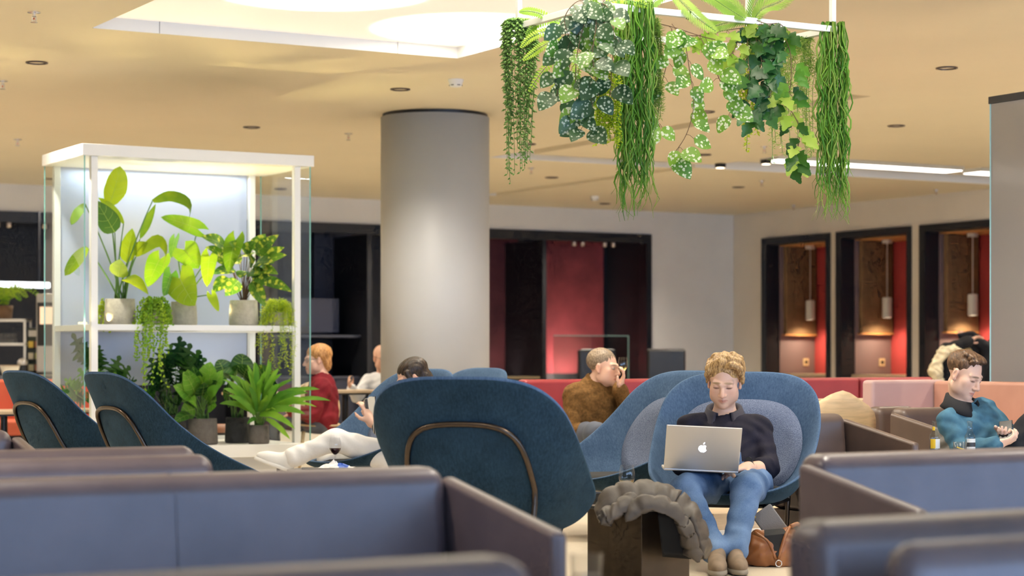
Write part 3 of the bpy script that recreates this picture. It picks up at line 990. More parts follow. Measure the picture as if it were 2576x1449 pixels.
sofa_by_px('long mauve leather sofa across the lower left foreground', 1192, 5.55, 3.1, 'leather_mauve', seams=(1.0, 2.26), left=False, depth_=.50)
sofa_by_px('mauve leather sofa cut off by the bottom edge of the picture', 1412, 3.0, 2.2, 'leather_mauve', right=False, left=False)
l = atf(2062, 6.2)
sofa('mauve leather sofa at the lower right with its left arm in view', (l.x, l.y, 0), 2.4, 'leather_mauve', right=False, depth_=.45)
sofa_by_px('low mauve leather bench back, front of the pair on the left', 562, 6.24, 2.0, 'leather_mauve', right=False, left=False, depth_=.25, back_t=.12)
sofa_by_px('low mauve leather bench back, rear of the pair on the left', 517, 6.85, 2.1, 'leather_mauve', right=False, left=False, depth_=.2, back_t=.12)
sofa_by_px('mauve leather armchair at the far left edge', 75, 8.4, 0.9, 'leather_mauve', left=False, depth_=.45)
l = atf(2115, 3.62)
sofa('mauve leather armchair back rising from the lower right corner', (l.x, l.y, 0), 1.2, 'leather_mauve', right=False, left=False, depth_=.2)
l = atf(2350, 3.2)
sofa('mauve leather armchair back nearest the camera at the lower right', (l.x, l.y, 0), 1.0, 'leather_mauve', right=False, left=False, depth_=.3, back_t=.12)
# brown armchairs of the right middle ground
r_ = atf(2165, 10.9)
sofa('dark brown leather armchair just right of the man with the laptop', (r_.x - .5, r_.y, 0), .5, 'leather_brown', left=False, depth_=.48, name='armchair', cat='armchair', group='brown leather armchairs')
l = atf(2268, 12.0)
sofa('dark brown leather armchair where the man in teal sits', (l.x, l.y, 0), .62, 'leather_brown', depth_=.46, name='armchair', cat='armchair', group='brown leather armchairs')
l = atf(2222, 12.55)
sofa('dark brown leather sofa back behind the armchair of the man in teal', (l.x, l.y, 0), .33, 'leather_brown', depth_=.1, h=.695, left=False, right=False, group='brown leather armchairs')

# ================================================================ banquettes
def banquette(label, x0, x1, y, h, m, top=None, seat=.5, rotz=0.0, n=3, cushion=True):
    t = thing('banquette', label, 'banquette', (x0, y, 0), rotz)
    L = x1 - x0
    for k in range(n):
        a, b_ = L * k / n, L * (k + 1) / n
        MB().box(a + .003, b_ - .003, 0, .12, .42, h).build('backrest', m, t, bevel=.03)
        if seat:
            MB().box(a + .003, b_ - .003, -seat, -.001, .30, .44).build('seat_cushion', m, t, bevel=.03)
    MB().box(0, L, -max(seat, 0) + .05, .12, 0, .30 if seat else .42).build('base', 'black_plastic', t)
    return t
xa = atf(1318, 14.4); ya = xa.y
xb, _ = on_back(2352, ya)
banquette('long red leather banquette behind the man with the laptop', xa.x, xb, ya, .845, 'leather_red', n=5, seat=.48)
# pink corner banquette at the right, back along the room's Y axis
c = atf(2340, 13.2)
t = thing('banquette', 'salmon pink corner banquette behind the man in teal', 'banquette', (c.x, c.y, 0))
for k in range(3):
    MB().box(0, .12, -.02 - .85 * (k + 1) + .003, -.02 - .85 * k - .003, .1, .85).build('backrest', 'leather_pink', t, bevel=.025)
MB().box(-.50, .12, -.02, .09, .1, .857).build('end_panel', 'leather_pink_end_light', t, bevel=.025)
for k in range(3):
    MB().box(-.28, -.002, -.04 - .85 * (k + 1) + .003, -.04 - .85 * k - .003, .28, .44).build('seat_cushion', 'leather_pink', t, bevel=.03)
MB().box(-.25, .1, -2.5, .07, 0, .28).build('base', 'black_plastic', t)
# tall glass screen standing on the floor right behind it
gs_m, nt, b_ = new_mat('screen_smoked')
b_.inputs['Base Color'].default_value = (0.42, 0.40, 0.40, 1)
b_.inputs['Roughness'].default_value = 0.16
b_.inputs['Transmission Weight'].default_value = 0.45
b_.inputs['Specular IOR Level'].default_value = 1.0
b_.inputs['Coat Weight'].default_value = 0.6
b_.inputs['IOR'].default_value = 1.2
mat('pane_edge', (0.35, 0.62, 0.72), 0.15)
q0, Zq = on_right(2490, c.x + .16)
t = thing('glass_partition', 'tall smoked glass partition at the right edge of the picture', 'partition', (c.x + .16, q0, 0))
zq = 1 + (900 - 262) * Zq / F
MB().box(0, .012, -2.4, -.012, .04, zq).build('pane', 'screen_smoked', t)
MB().box(-.002, .014, -.012, 0, .04, zq).build('pane_edge', 'pane_edge', t)
MB().box(-.012, .024, -2.4, 0, zq, zq + .045).build('top_rail', 'frame_black', t)
MB().box(-.012, .024, -2.4, 0, 0, .04).build('floor_rail', 'frame_black', t)
# red-orange banquette at the far left, behind the shell chairs
xa = atf(-60, 18.5)
banquette('red orange leather banquette at the far left in front of the coffee counter', xa.x, xa.x + 1.15, xa.y, .80, 'leather_orange', n=3, seat=.5)
# ================================================================ tables
mat('bronze_sheet', (0.075, 0.055, 0.038), 0.32, metal=0.75, var=0.25, scale=4, bump=0.05, bscale=12)
mat('table_dark', (0.022, 0.022, 0.024), 0.3)
mat('table_edge', (0.10, 0.09, 0.08), 0.4)
t = cthing('side_table', 'dark bronze cube side table under the draped jacket', 'side table', 1606, 8.95, rot=PI / 4)
MB().box(-.16, .16, -.16, .16, 0, .335).build('pedestal', 'bronze_sheet', t, bevel=.004)
MB().box(-.175, .175, -.175, .175, .335, .35).build('table_top', 'table_dark', t, bevel=.004)
TB_TOP = .35
# coffee table by the reclining woman
t = cthing('coffee_table', 'low round dark coffee table beside the reclining woman', 'coffee table', 850, 12.35)
MB().cyl((0, 0), .31, .298, .318, 40).build('table_top', 'table_dark', t)
MB().cyl((0, 0), .03, .02, .298, 14).build('column', 'black_tube', t)
MB().cyl((0, 0), .17, 0, .02, 30).build('base', 'black_tube', t)
# bottle table at the right
t = cthing('side_table', 'small dark side table carrying the two bottles', 'side table', 2400, 10.75)
MB().cyl((0, 0), .21, .455, .475, 36).build('table_top', 'table_dark', t)
MB().cyl((0, 0), .022, .02, .455, 12).build('column', 'black_tube', t)
MB().cyl((0, 0), .15, 0, .02, 28).build('base', 'black_tube', t)
# foreground table just under the frame, carrying a tumbler
t = cthing('side_table', 'small side table at the bottom centre carrying a tumbler', 'side table', 1475, 4.4)
MB().cyl((0, 0), .2, .455, .475, 36).build('table_top', 'table_dark', t)
MB().cyl((0, 0), .022, .02, .455, 12).build('column', 'black_tube', t)
MB().cyl((0, 0), .15, 0, .02, 28).build('base', 'black_tube', t)
# cafe tables
def cafe_table(label, px, Z, h, w, d, rot=ALPHA):
    t = cthing('cafe_table', label, 'table', px, Z, rot=rot, group='cafe tables')
    MB().box(-w / 2, w / 2, -d / 2, d / 2, h - .025, h).build('table_top', 'oak_pale', t, bevel=.004)
    MB().box(-w / 2 + .01, w / 2 - .01, -d / 2 + .01, d / 2 - .01, h - .04, h - .025).build('underside', 'black_plastic', t)
    MB().cyl((0, 0), .03, .02, h - .04, 12).build('column', 'black_tube', t)
    MB().cyl((0, 0), .22, 0, .02, 28).build('base', 'black_tube', t)
cafe_table('pale oak cafe table in front of the red orange banquette', 10, 16.6, .57, .7, .7)
cafe_table('pale oak cafe table of the woman in the red sweater', 690, 17.6, .70, .7, .7)
cafe_table('pale oak cafe table at the right in front of the dark red banquette', 2158, 13.75, .72, .5, .5)
cafe_table('pale oak cafe table in front of the bald man', 868, 18.9, .70, .6, .6)
cafe_table('pale oak cafe table seen through the vitrine', 150, 17.8, .55, .7, .5)

# moulded wooden chairs: bent plywood shell with four tapered legs
def wood_chair(label, px, Z, yaw, m='light_wood', back=.78):
    t = cthing('wooden_chair', label, 'chair', px, Z, rot=yaw, group='bent plywood chairs')
    rows = []
    for k in range(15):
        s = k / 14
        if s < .5:
            y = -.22 + .40 * s / .5; z = .44 - .015 * math.sin(PI * s / .5); hw = .20 + .02 * s
        else:
            q = (s - .5) / .5
            y = .18 + .10 * q; z = .44 + (back - .44) * q ** 1.25; hw = (.21 + .03 * math.sin(PI * min(1, q * 1.1))) * math.sqrt(max(.16, 1 - max(0, (q - .6) / .4) ** 2.6))
        curl = .05 * max(0, (s - .4) / .6); top = .05 * max(0, (s - .8) / .2)
        rows.append([(hw * a, y - curl * a * a, z + (.012 * a * a if s < .5 else -top * a * a)) for a in (-1, -.8, -.5, 0, .5, .8, 1)])
    o = MB().grid(rows).build('shell', m, t, smooth=True)
    md = o.modifiers.new('s', 'SOLIDIFY'); md.thickness = .012
    for sx in (-1, 1):
        for sy in (-1, 1):
            MB().tube([(sx * .15, sy * .13 + .0, .425), (sx * .21, sy * .2 + .02, 0)], [.016, .011], 8).build('leg', m, t, smooth=True)
    MB().box(-.15, .15, -.13, .13, .412, .428).build('underframe', 'black_tube', t)
mat('yellow_ply', (0.62, 0.42, 0.10), 0.5)
wood_chair('pale bent plywood chair between the lounge chair and the red banquette', 2080, 12.7, PI + .2, back=.80)
wood_chair('bent plywood chair of the woman in the red sweater', 800, 17.05, PI / 2 + 1.9 - PI, back=.80)
wood_chair('yellow plywood chair seen through the left end of the vitrine', 168, 17.0, 1.0, 'yellow_ply', .62)
wood_chair('bent plywood chair seen through the vitrine beside the yellow one', 240, 17.75, -1.2, 'light_wood', .62)
# brown pouf-like stool seen low through the vitrine
mat('stool_brown', (0.28, 0.12, 0.06), 0.5)
t = cthing('stool', 'round brown leather stool seen through the vitrine', 'stool', 555, 17.2)
MB().lathe([(.02, .0), (.17, .0), (.19, .04), (.2, .3), (.19, .4), (.15, .43), (.02, .44)], 28).build('body', 'stool_brown', t, smooth=True)
MB().lathe([(.196, .35), (.203, .36), (.2, .37)], 28).build('piping', 'black_plastic', t)
# black upholstered high chairs at the work counter
def high_chair(label, px, Z):
    t = cthing('high_chair', label, 'chair', px, Z, rot=0.1, group='black upholstered chairs by the alcove')
    MB().box(-.26, .26, .14, .22, .55, 1.118).build('backrest', 'leather_black', t, bevel=.05, segs=4)
    MB().box(-.25, .25, -.28, .16, .50, .60).build('seat', 'leather_black', t, bevel=.03)
    for sx in (-1, 1):
        for sy in (-1, 1):
            MB().tube([(sx * .2, sy * .18 - .03, .5), (sx * .22, sy * .2 - .03, 0)], .013, 8).build('leg', 'black_tube', t)
leather_mat('leather_black', (0.008, 0.009, 0.011), (0.014, 0.015, 0.018), 0.4)
high_chair('black upholstered chair behind the man in the brown jacket', 1506, 27.2)
high_chair('black upholstered chair in front of the grey wall', 1682, 26.6)
# timber plinth behind the laptop man's chair, under the brown armchair
t = thing('plinth', 'low pale wood plinth step behind the chair of the man with the laptop', 'plinth', atf(1795, 11.5))
MB().box(0, .62, 0, .35, 0, .115).build('body', 'oak_pale', t, bevel=.004)
MB().box(-.02, .64, -.03, .0, 0, .02).build('toe_strip', 'wall_grey', t)
# work counter ledge and cafe sideboard under the alcoves
t = cthing('counter', 'dark work counter with a brass edged top below the maroon alcove panel', 'counter', 1275, 26.2, rot=ALPHA)
MB().box(-.5, .35, -.2, .2, 0, .73).build('body', 'alcove_dark', t)
MB().box(-.52, .37, -.22, .22, .73, .76).build('top', mat('brass_dull', (0.22, 0.17, 0.10), 0.4, metal=0.6), t)
# ================================================================ people: smooth-blended fields turned into one continuous skin
def axis_pts(lo, hi, h, fine=()):
    pts = [lo]
    while pts[-1] < hi:
        x = pts[-1]; s = h
        for a, b_, hf in fine:
            if a <= x < b_: s = min(s, hf)
            elif x < a < x + s: s = max(hf, a - x)
        pts.append(x + s)
    return np.array(pts, dtype=np.float32)

class Field:
    def __init__(self, ax, ay, az):
        self.a = (ax, ay, az)
        self.d = np.full((len(ax), len(ay), len(az)), 0.5, dtype=np.float32)
    def _loc(self, lo, hi):
        sl = []
        for i in range(3):
            a = self.a[i]
            i0 = max(0, int(np.searchsorted(a, lo[i])) - 1); i1 = min(len(a), int(np.searchsorted(a, hi[i])) + 1)
            if i1 <= i0: return None, None
            sl.append(slice(i0, i1))
        g = np.meshgrid(*[self.a[i][sl[i]] for i in range(3)], indexing='ij', sparse=True)
        return tuple(sl), g
    def _mix(self, sl, d, k, sub):
        c = self.d[sl]
        if sub:
            h = np.maximum(k - np.abs(c + d), 0) / max(k, 1e-6)
            self.d[sl] = np.maximum(c, -d) + h * h * k * .25
        else:
            h = np.maximum(k - np.abs(c - d), 0) / max(k, 1e-6)
            self.d[sl] = np.minimum(c, d) - h * h * k * .25
    def cap(self, a, b_, ra, rb=None, k=.02, sub=False):
        rb = ra if rb is None else rb
        a = np.array(a, dtype=np.float32); b_ = np.array(b_, dtype=np.float32)
        m = max(ra, rb) + .03 + k
        sl, g = self._loc(np.minimum(a, b_) - m, np.maximum(a, b_) + m)
        if sl is None: return self
        v = b_ - a; L2 = float(v @ v) + 1e-9
        t = np.clip(((g[0] - a[0]) * v[0] + (g[1] - a[1]) * v[1] + (g[2] - a[2]) * v[2]) / L2, 0, 1)
        d = np.sqrt((g[0] - a[0] - t * v[0]) ** 2 + (g[1] - a[1] - t * v[1]) ** 2 + (g[2] - a[2] - t * v[2]) ** 2) - (ra + (rb - ra) * t)
        self._mix(sl, d, k, sub); return self
    def chain(self, pts, rs, k=.02):
        for i in range(len(pts) - 1):
            self.cap(pts[i], pts[i + 1], rs[i] if isinstance(rs, (list, tuple)) else rs, rs[i + 1] if isinstance(rs, (list, tuple)) else rs, k)
        return self
    def ell(self, c, r, R=None, k=.02, sub=False):
        c = np.array(c, dtype=np.float32); r = np.array(r, dtype=np.float32)
        m = float(r.max()) + .03 + k
        sl, g = self._loc(c - m, c + m)
        if sl is None: return self
        p = [g[0] - c[0], g[1] - c[1], g[2] - c[2]]
        if R is not None:
            q = [p[0] * R[0, i] + p[1] * R[1, i] + p[2] * R[2, i] for i in range(3)]
        else:
            q = p
        k0 = np.sqrt(sum((q[i] / r[i]) ** 2 for i in range(3))); k1 = np.sqrt(sum((q[i] / r[i] ** 2) ** 2 for i in range(3))) + 1e-6
        self._mix(sl, k0 * (k0 - 1) / k1, k, sub); return self
    def disp(self, fn):
        g = np.meshgrid(*self.a, indexing='ij', sparse=True)
        near = np.abs(self.d) < .06
        self.d = self.d + np.where(near, fn(*g), 0).astype(np.float32); return self
    def cut(self, p, n):
        g = np.meshgrid(*self.a, indexing='ij', sparse=True)
        self.d = np.maximum(self.d, (g[0] - p[0]) * n[0] + (g[1] - p[1]) * n[1] + (g[2] - p[2]) * n[2]); return self
    def surf(self):
        """naive surface nets on the rectilinear grid"""
        d = self.d; ax, ay, az = self.a
        ins = d < 0
        n = [s - 1 for s in d.shape]
        cnt = np.zeros(n, dtype=np.int8)
        for i in (0, 1):
            for j in (0, 1):
                for k in (0, 1):
                    cnt += ins[i:i + n[0], j:j + n[1], k:k + n[2]]
        act = (cnt > 0) & (cnt < 8)
        I, J, K = np.nonzero(act)
        idx = -np.ones(n, dtype=np.int64); idx[I, J, K] = np.arange(len(I))
        acc = np.zeros((len(I), 3)); num = np.zeros(len(I))
        for axis in range(3):
            o = [x for x in range(3) if x != axis]
            for s in (0, 1):
                for t in (0, 1):
                    of = [0, 0, 0]; of[o[0]] = s; of[o[1]] = t
                    e = list(of); e[axis] = 1
                    A = d[I + of[0], J + of[1], K + of[2]]; B = d[I + e[0], J + e[1], K + e[2]]
                    m = (A < 0) != (B < 0)
                    f = np.where(m, A / np.where(m, A - B, 1), 0)
                    pa = np.stack([ax[I + of[0]], ay[J + of[1]], az[K + of[2]]], 1); pb = np.stack([ax[I + e[0]], ay[J + e[1]], az[K + e[2]]], 1)
                    acc += (pa + (pb - pa) * f[:, None]) * m[:, None]; num += m
        V = acc / np.maximum(num, 1)[:, None]
        faces = []
        for axis in range(3):
            o = [x for x in range(3) if x != axis]
            sa = [slice(None)] * 3; sb = [slice(None)] * 3
            sa[axis] = slice(0, -1); sb[axis] = slice(1, None)
            for q in o:
                sa[q] = slice(1, -1); sb[q] = slice(1, -1)
            A = ins[tuple(sa)]; B = ins[tuple(sb)]
            for flip in (False, True):
                E = np.nonzero((A & ~B) if not flip else (~A & B))
                c = [E[0].copy(), E[1].copy(), E[2].copy()]
                for q in o: c[q] = c[q] + 1
                def at_(da, db):
                    z = [c[0].copy(), c[1].copy(), c[2].copy()]; z[o[0]] = z[o[0]] - da; z[o[1]] = z[o[1]] - db
                    return idx[z[0], z[1], z[2]]
                quad = np.stack([at_(1, 1), at_(0, 1), at_(0, 0), at_(1, 0)], 1)
                if flip ^ (axis == 1): quad = quad[:, ::-1]
                faces.append(quad)
        Fq = np.concatenate(faces); Fq = Fq[(Fq >= 0).all(1)]
        return V, Fq
    def build(self, name, m, parent, colfn=None, smooth_it=1):
        V, Fq = self.surf()
        me = bpy.data.meshes.new(name)
        me.vertices.add(len(V)); me.vertices.foreach_set('co', V.astype(np.float32).ravel())
        me.loops.add(len(Fq) * 4); me.loops.foreach_set('vertex_index', Fq.astype(np.int32).ravel())
        me.polygons.add(len(Fq)); me.polygons.foreach_set('loop_start', np.arange(0, len(Fq) * 4, 4, dtype=np.int32))
        me.polygons.foreach_set('use_smooth', np.ones(len(Fq), dtype=bool))
        me.update(calc_edges=True); me.validate()
        me.materials.append(MATS[m])
        if colfn is not None:
            C = np.ones((len(V), 4), dtype=np.float32); C[:, :3] = colfn(V)
            at_ = me.color_attributes.new('Col', 'FLOAT_COLOR', 'POINT'); at_.data.foreach_set('color', C.ravel())
        o = bpy.data.objects.new(name, me); COL.objects.link(o); o.parent = parent
        if smooth_it:
            sm = o.modifiers.new('relax', 'SMOOTH'); sm.iterations = smooth_it; sm.factor = .5
        return o

def skin_material():
    m, nt, b = new_mat('skin')
    a = N(nt, 'ShaderNodeAttribute'); a.attribute_name = 'Col'
    nt.links.new(a.outputs['Color'], b.inputs['Base Color'])
    b.inputs['Roughness'].default_value = .5
    b.inputs['Specular IOR Level'].default_value = .35
    b.inputs['Subsurface Weight'].default_value = .08
    b.inputs['Subsurface Radius'].default_value = (.01, .004, .002)
skin_material()

nv = lambda v: np.array(v, dtype=float) / (np.linalg.norm(v) + 1e-12)
def head_frame(fwd, roll=0.0):
    f = nv(fwd); z = np.array([0, 0, 1.]); z = nv(z - f * (f @ z))
    x = np.cross(f, z)
    c, s = math.cos(roll), math.sin(roll)
    x2 = x * c + z * s; z2 = -x * s + z * c
    return np.stack([x2, f, z2], 1)          # columns: head x, face direction, up

def add_head(fd, C, R, s=1.0):
    T = lambda p: np.array(C) + R @ (np.array(p) * s)
    e = lambda c, r, k=.02, sub=False: fd.ell(T(c), [x * s for x in r], R, k * s, sub)
    cp = lambda a, b_, ra, rb, k=.012, sub=False: fd.cap(T(a), T(b_), ra * s, rb * s, k * s, sub)
    e((0, -.018, .038), (.075, .095, .082))
    e((0, .028, -.028), (.061, .064, .086), .03)
    e((0, .042, -.078), (.043, .044, .036), .03)
    e((0, .078, -.102), (.019, .014, .016), .02)
    for q in (-1, 1):
        e((q * .040, .056, -.024), (.020, .019, .020), .03)
        e((q * .043, .032, -.055), (.015, .03, .03), .03)
        cp((q * .044, .073, .021), (q * .012, .089, .016), .009, .011, .014)
        e((q * .056, .015, -.066), (.012, .03, .026), .02)
    for q in (-1, 1):
        e((q * .0315, .099, -.001), (.017, .015, .0105), .01, True)
        e((q * .0315, .0745, -.002), (.0145, .0135, .0125), .005)
        e((q * .0315, .0755, .0035), (.0150, .0135, .0085), .004)
    cp((0, .088, .008), (0, .111, -.036), .0085, .0125, .012)
    for q in (-1, 1):
        e((q * .0125, .099, -.041), (.0085, .0105, .0075), .008)
    cp((-.022, .0815, -.067), (0, .0945, -.064), .0045, .0058, .006); cp((.022, .0815, -.067), (0, .0945, -.064), .0045, .0058, .006)
    cp((-.018, .0825, -.0755), (0, .0925, -.0765), .0048, .0066, .006); cp((.018, .0825, -.0755), (0, .0925, -.0765), .0048, .0066, .006)
    cp((-.024, .088, -.0712), (.024, .088, -.0712), .0016, .0016, .003, True)
    cp((0, .10, -.071), (0, .094, -.071), .0014, .0014, .003, True)
    for q in (-1, 1):
        e((q * .0785, -.006, -.006), (.0075, .017, .029), .008)
        e((q * .0865, -.003, -.004), (.006, .010, .018), .006, True)
        e((q * .077, .0, -.032), (.007, .010, .012), .006)

def head_color(C, R, s, skin, brow, lip=None, stubble=0.0, glasses=False, eye=None, scalp=None):
    skin = np.array(skin); lip = np.array(lip if lip else (skin[0] * .78, skin[1] * .50, skin[2] * .50)); brow = np.array(brow)
    def fn(V):
        L = (V - np.array(C)) @ R / s
        out = np.tile(skin, (len(V), 1)).astype(float)
        def blend(w, c):
            nonlocal out
            w = np.clip(w, 0, 1)[:, None]; out = out * (1 - w) + np.array(c) * w
        ax = np.abs(L[:, 0])
        front = L[:, 1] > .03
        g = lambda c, r: np.exp(-(((ax - c[0]) / r[0]) ** 2 + ((L[:, 1] - c[1]) / r[1]) ** 2 + ((L[:, 2] - c[2]) / r[2]) ** 2))
        blend(.35 * g((.045, .07, -.03), (.022, .03, .02)) + .4 * g((0, .115, -.035), (.018, .02, .018)), (skin[0] * .95, skin[1] * .66, skin[2] * .6))
        blend(.35 * g((.078, -.005, -.01), (.02, .03, .035)), (skin[0] * .95, skin[1] * .62, skin[2] * .55))
        blend(front * np.clip(1.3 - ((ax / .024) ** 2 + ((L[:, 2] + .0705) / .0095) ** 2), 0, 1), lip)
        blend(front * np.clip(1.4 - (((ax - .03) / .021) ** 2 + ((L[:, 2] - .0215 + (ax - .03) * .12) / .0055) ** 2), 0, 1) * .9, brow)
        blend(front * np.clip(1.5 - (((ax - .0315) / .0155) ** 2 + ((L[:, 2] + .0055) / .0042) ** 2), 0, 1) * .95, (.06, .04, .03))
        blend(front * .35 * np.clip(1.2 - (((ax - .0315) / .02) ** 2 + ((L[:, 2] + .002) / .012) ** 2), 0, 1), (skin[0] * .7, skin[1] * .52, skin[2] * .48))
        if eye is not None:
            blend(front * np.clip(1.5 - (((ax - .0315) / .012) ** 2 + ((L[:, 2] - .000) / .0055) ** 2), 0, 1), (.75, .72, .68))
            blend(front * np.clip(1.5 - (((ax - .0315) / .0055) ** 2 + ((L[:, 2] - .000) / .0055) ** 2), 0, 1), eye)
        if stubble:
            w = stubble * np.clip((-.045 - L[:, 2]) / .02, 0, 1) * (L[:, 2] > -.13) * (L[:, 1] > -.0)
            blend(w, skin * np.array((.62, .55, .5)))
        if scalp is not None:
            blend(np.clip((L[:, 2] - .06 + (L[:, 1] - .02) * .6) / .03, 0, 1) * (L[:, 1] < .06), scalp)
        return out
    return fn

def add_hand(fd, W, d, pn, s=1.0, curl=.5, side=1, k=.006, spread=1.0):
    """W wrist, d pointing direction, pn palm normal; fingers curl towards pn; side +1/-1 picks the thumb edge"""
    d = nv(d); pn = nv(pn - d * (np.array(pn) @ d)); sd = np.cross(d, pn) * side
    P = lambda a, b_, c: np.array(W) + (d * a + sd * b_ + pn * c) * s
    R = np.stack([sd, d, pn], 1)
    fd.ell(P(.05, 0, .0), [.037 * s, .048 * s, .015 * s], R, .015)
    fd.cap(P(-.02, 0, 0), P(.02, 0, 0), .025 * s, .026 * s, .02)
    for i, (o, L) in enumerate(((.028, .072), (.010, .080), (-.009, .075), (-.027, .060))):
        a = P(.085 - abs(o) * .25, o * spread, .0)
        ang = curl * (.55 + .08 * i); p = a
        pts = [a]
        for q, f in enumerate((.45, .32, .23)):
            th = ang * (q + .6)
            p = p + (d * math.cos(th) + pn * math.sin(th)) * L * f * s
            pts.append(p)
        fd.chain(pts, [.0092 * s, .0086 * s, .0078 * s, .0068 * s], k)
    t0 = P(.012, .026, .006)
    t1 = t0 + (d * .5 + sd * .75 + pn * .35) * .038 * s
    t2 = t1 + (d * .85 + sd * .25 + pn * .45) * .032 * s
    t3 = t2 + (d * .9 - sd * .1 + pn * .35) * .024 * s
    fd.chain([t0, t1, t2, t3], [.014 * s, .0115 * s, .010 * s, .0085 * s], .01)

def torso_frame(J):
    up = nv(np.array(J['neck']) - np.array(J['pelvis'])); x = nv(np.array(J['shR']) - np.array(J['shL'])); x = nv(x - up * (x @ up))
    return np.stack([x, np.cross(up, x), up], 1)

def add_trunk(fd, J, grow=0.0, k=.05, s=1.0, neck=True, fem=False):
    R = torso_frame(J)
    P, Nk = np.array(J['pelvis'], float), np.array(J['neck'], float)
    m = lambda t: P + (Nk - P) * t
    L = np.linalg.norm(Nk - P)
    g = grow
    fd.ell(P, [(.165 if not fem else .17) * s + g, .115 * s + g, .11 * s + g], R, k)
    fd.ell(m(.33), [(.148 if not fem else .13) * s + g, .108 * s + g, .28 * L + g], R, k)
    fd.ell(m(.62), [(.165 if not fem else .142) * s + g, .108 * s + g, .25 * L + g], R, k)
    for q in ('shL', 'shR'):
        fd.cap(m(.84), J[q], .056 * s + g, .052 * s + g, k * .8)
    if neck:
        fd.cap(m(.93), J['headbase'], .056 * s, .052 * s, .04)
    fd.cap(m(.86), m(.97), .066 * s + g, .05 * s + g, .05)

def limb(fd, a, b_, c, r, grow=0.0, k=.02, endt=1.0):
    a, b_, c = (np.array(q, float) for q in (a, b_, c))
    fd.cap(a, b_, r[0] + grow, r[1] + grow, k)
    fd.cap(b_, b_ + (c - b_) * endt, r[1] * 1.0 + grow, r[1] + (r[2] - r[1]) * endt + grow, k)

ARM = (.050, .041, .028)
LEG = (.085, .057, .040)
def person_body(t, J, C, Rh, hs, colfn, box, h=.007, hf=.0035, hands=(), fem=False, extra_fine=(), s=1.0):
    lo, hi = box
    r = .13 * hs
    fine = [[(C[i] - r, C[i] + r, hf)] for i in range(3)]
    for (p, rr, hh) in extra_fine:
        for i in range(3): fine[i].append((p[i] - rr, p[i] + rr, hh))
    fd = Field(*[axis_pts(lo[i], hi[i], h, fine[i]) for i in range(3)])
    add_trunk(fd, J, 0, .05, s, True, fem)
    for q in 'LR':
        limb(fd, J['sh' + q], J['el' + q], J['wr' + q], [x * s for x in ARM])
        limb(fd, J['hip' + q], J['kn' + q], J['an' + q], [x * s for x in LEG], 0, .03)
        fd.cap(J['an' + q], J['toe' + q], .030 * s, .014 * s, .02)
    for hd in hands:
        add_hand(fd, **hd)
    add_head(fd, C, Rh, hs)
    return fd.build('body', 'skin', t, colfn, 1)

def fold_noise(amp, f=60.0, seed=0.0):
    def fn(x, y, z):
        return amp * (np.sin(f * x + 1.7 * np.sin(f * .6 * z + seed)) * np.sin(f * .9 * z + 1.3 * np.sin(f * .5 * x + 2 + seed) + f * .6 * y))
    return fn

def top_garment(t, J, m, box, grow=.014, h=.007, sleeve=.93, folds=.004, fem=False, neckr=.07, s=1.0, name='sweater', sleeve_r=None, hem=None):
    lo, hi = box
    fd = Field(*[axis_pts(lo[i], hi[i], h) for i in range(3)])
    add_trunk(fd, J, grow, .05, s, False, fem)
    for q in 'LR':
        sl = sleeve[0 if q == 'L' else 1] if isinstance(sleeve, tuple) else sleeve
        limb(fd, J['sh' + q], J['el' + q], J['wr' + q], [x * s for x in ARM], grow * .9, .02, sl)
        # bunched cuff
        e_, w_ = np.array(J['el' + q], float), np.array(J['wr' + q], float)
        c_ = e_ + (w_ - e_) * sl
        fd.cap(c_ - nv(w_ - e_) * .02, c_, (ARM[1] + (ARM[2] - ARM[1]) * sl) * s + grow + .003, None, .01)
    if folds: fd.disp(fold_noise(folds, 48))
    nk = np.array(J['neck'], float) + nv(np.array(J['headbase'], float) - np.array(J['neck'], float)) * .035
    fd.ell(nk, (neckr, neckr, neckr * .8), None, .01, True)
    if hem is not None: fd.cut(*hem)
    return fd.build(name, m, t)

def trousers(t, J, m, box, grow=.014, h=.008, folds=.004, s=1.0, endt=.94, name='trousers', waist=.28):
    lo, hi = box
    fd = Field(*[axis_pts(lo[i], hi[i], h) for i in range(3)])
    R = torso_frame(J); P, Nk = np.array(J['pelvis'], float), np.array(J['neck'], float)
    fd.ell(P, [.165 * s + grow, .118 * s + grow, .12 * s + grow], R, .05)
    fd.cut(P + R[:, 2] * .04, tuple(R[:, 2]))
    for q in 'LR':
        limb(fd, J['hip' + q], J['kn' + q], J['an' + q], [x * s for x in LEG], grow, .035, endt)
        k_, a_ = np.array(J['kn' + q], float), np.array(J['an' + q], float)
        fd.cap(k_ + (a_ - k_) * (endt - .12), k_ + (a_ - k_) * endt, LEG[2] * s + grow + .006, LEG[2] * s + grow + .012, .02)
    if folds: fd.disp(fold_noise(folds, 42, 1.0))
    return fd.build(name, m, t)

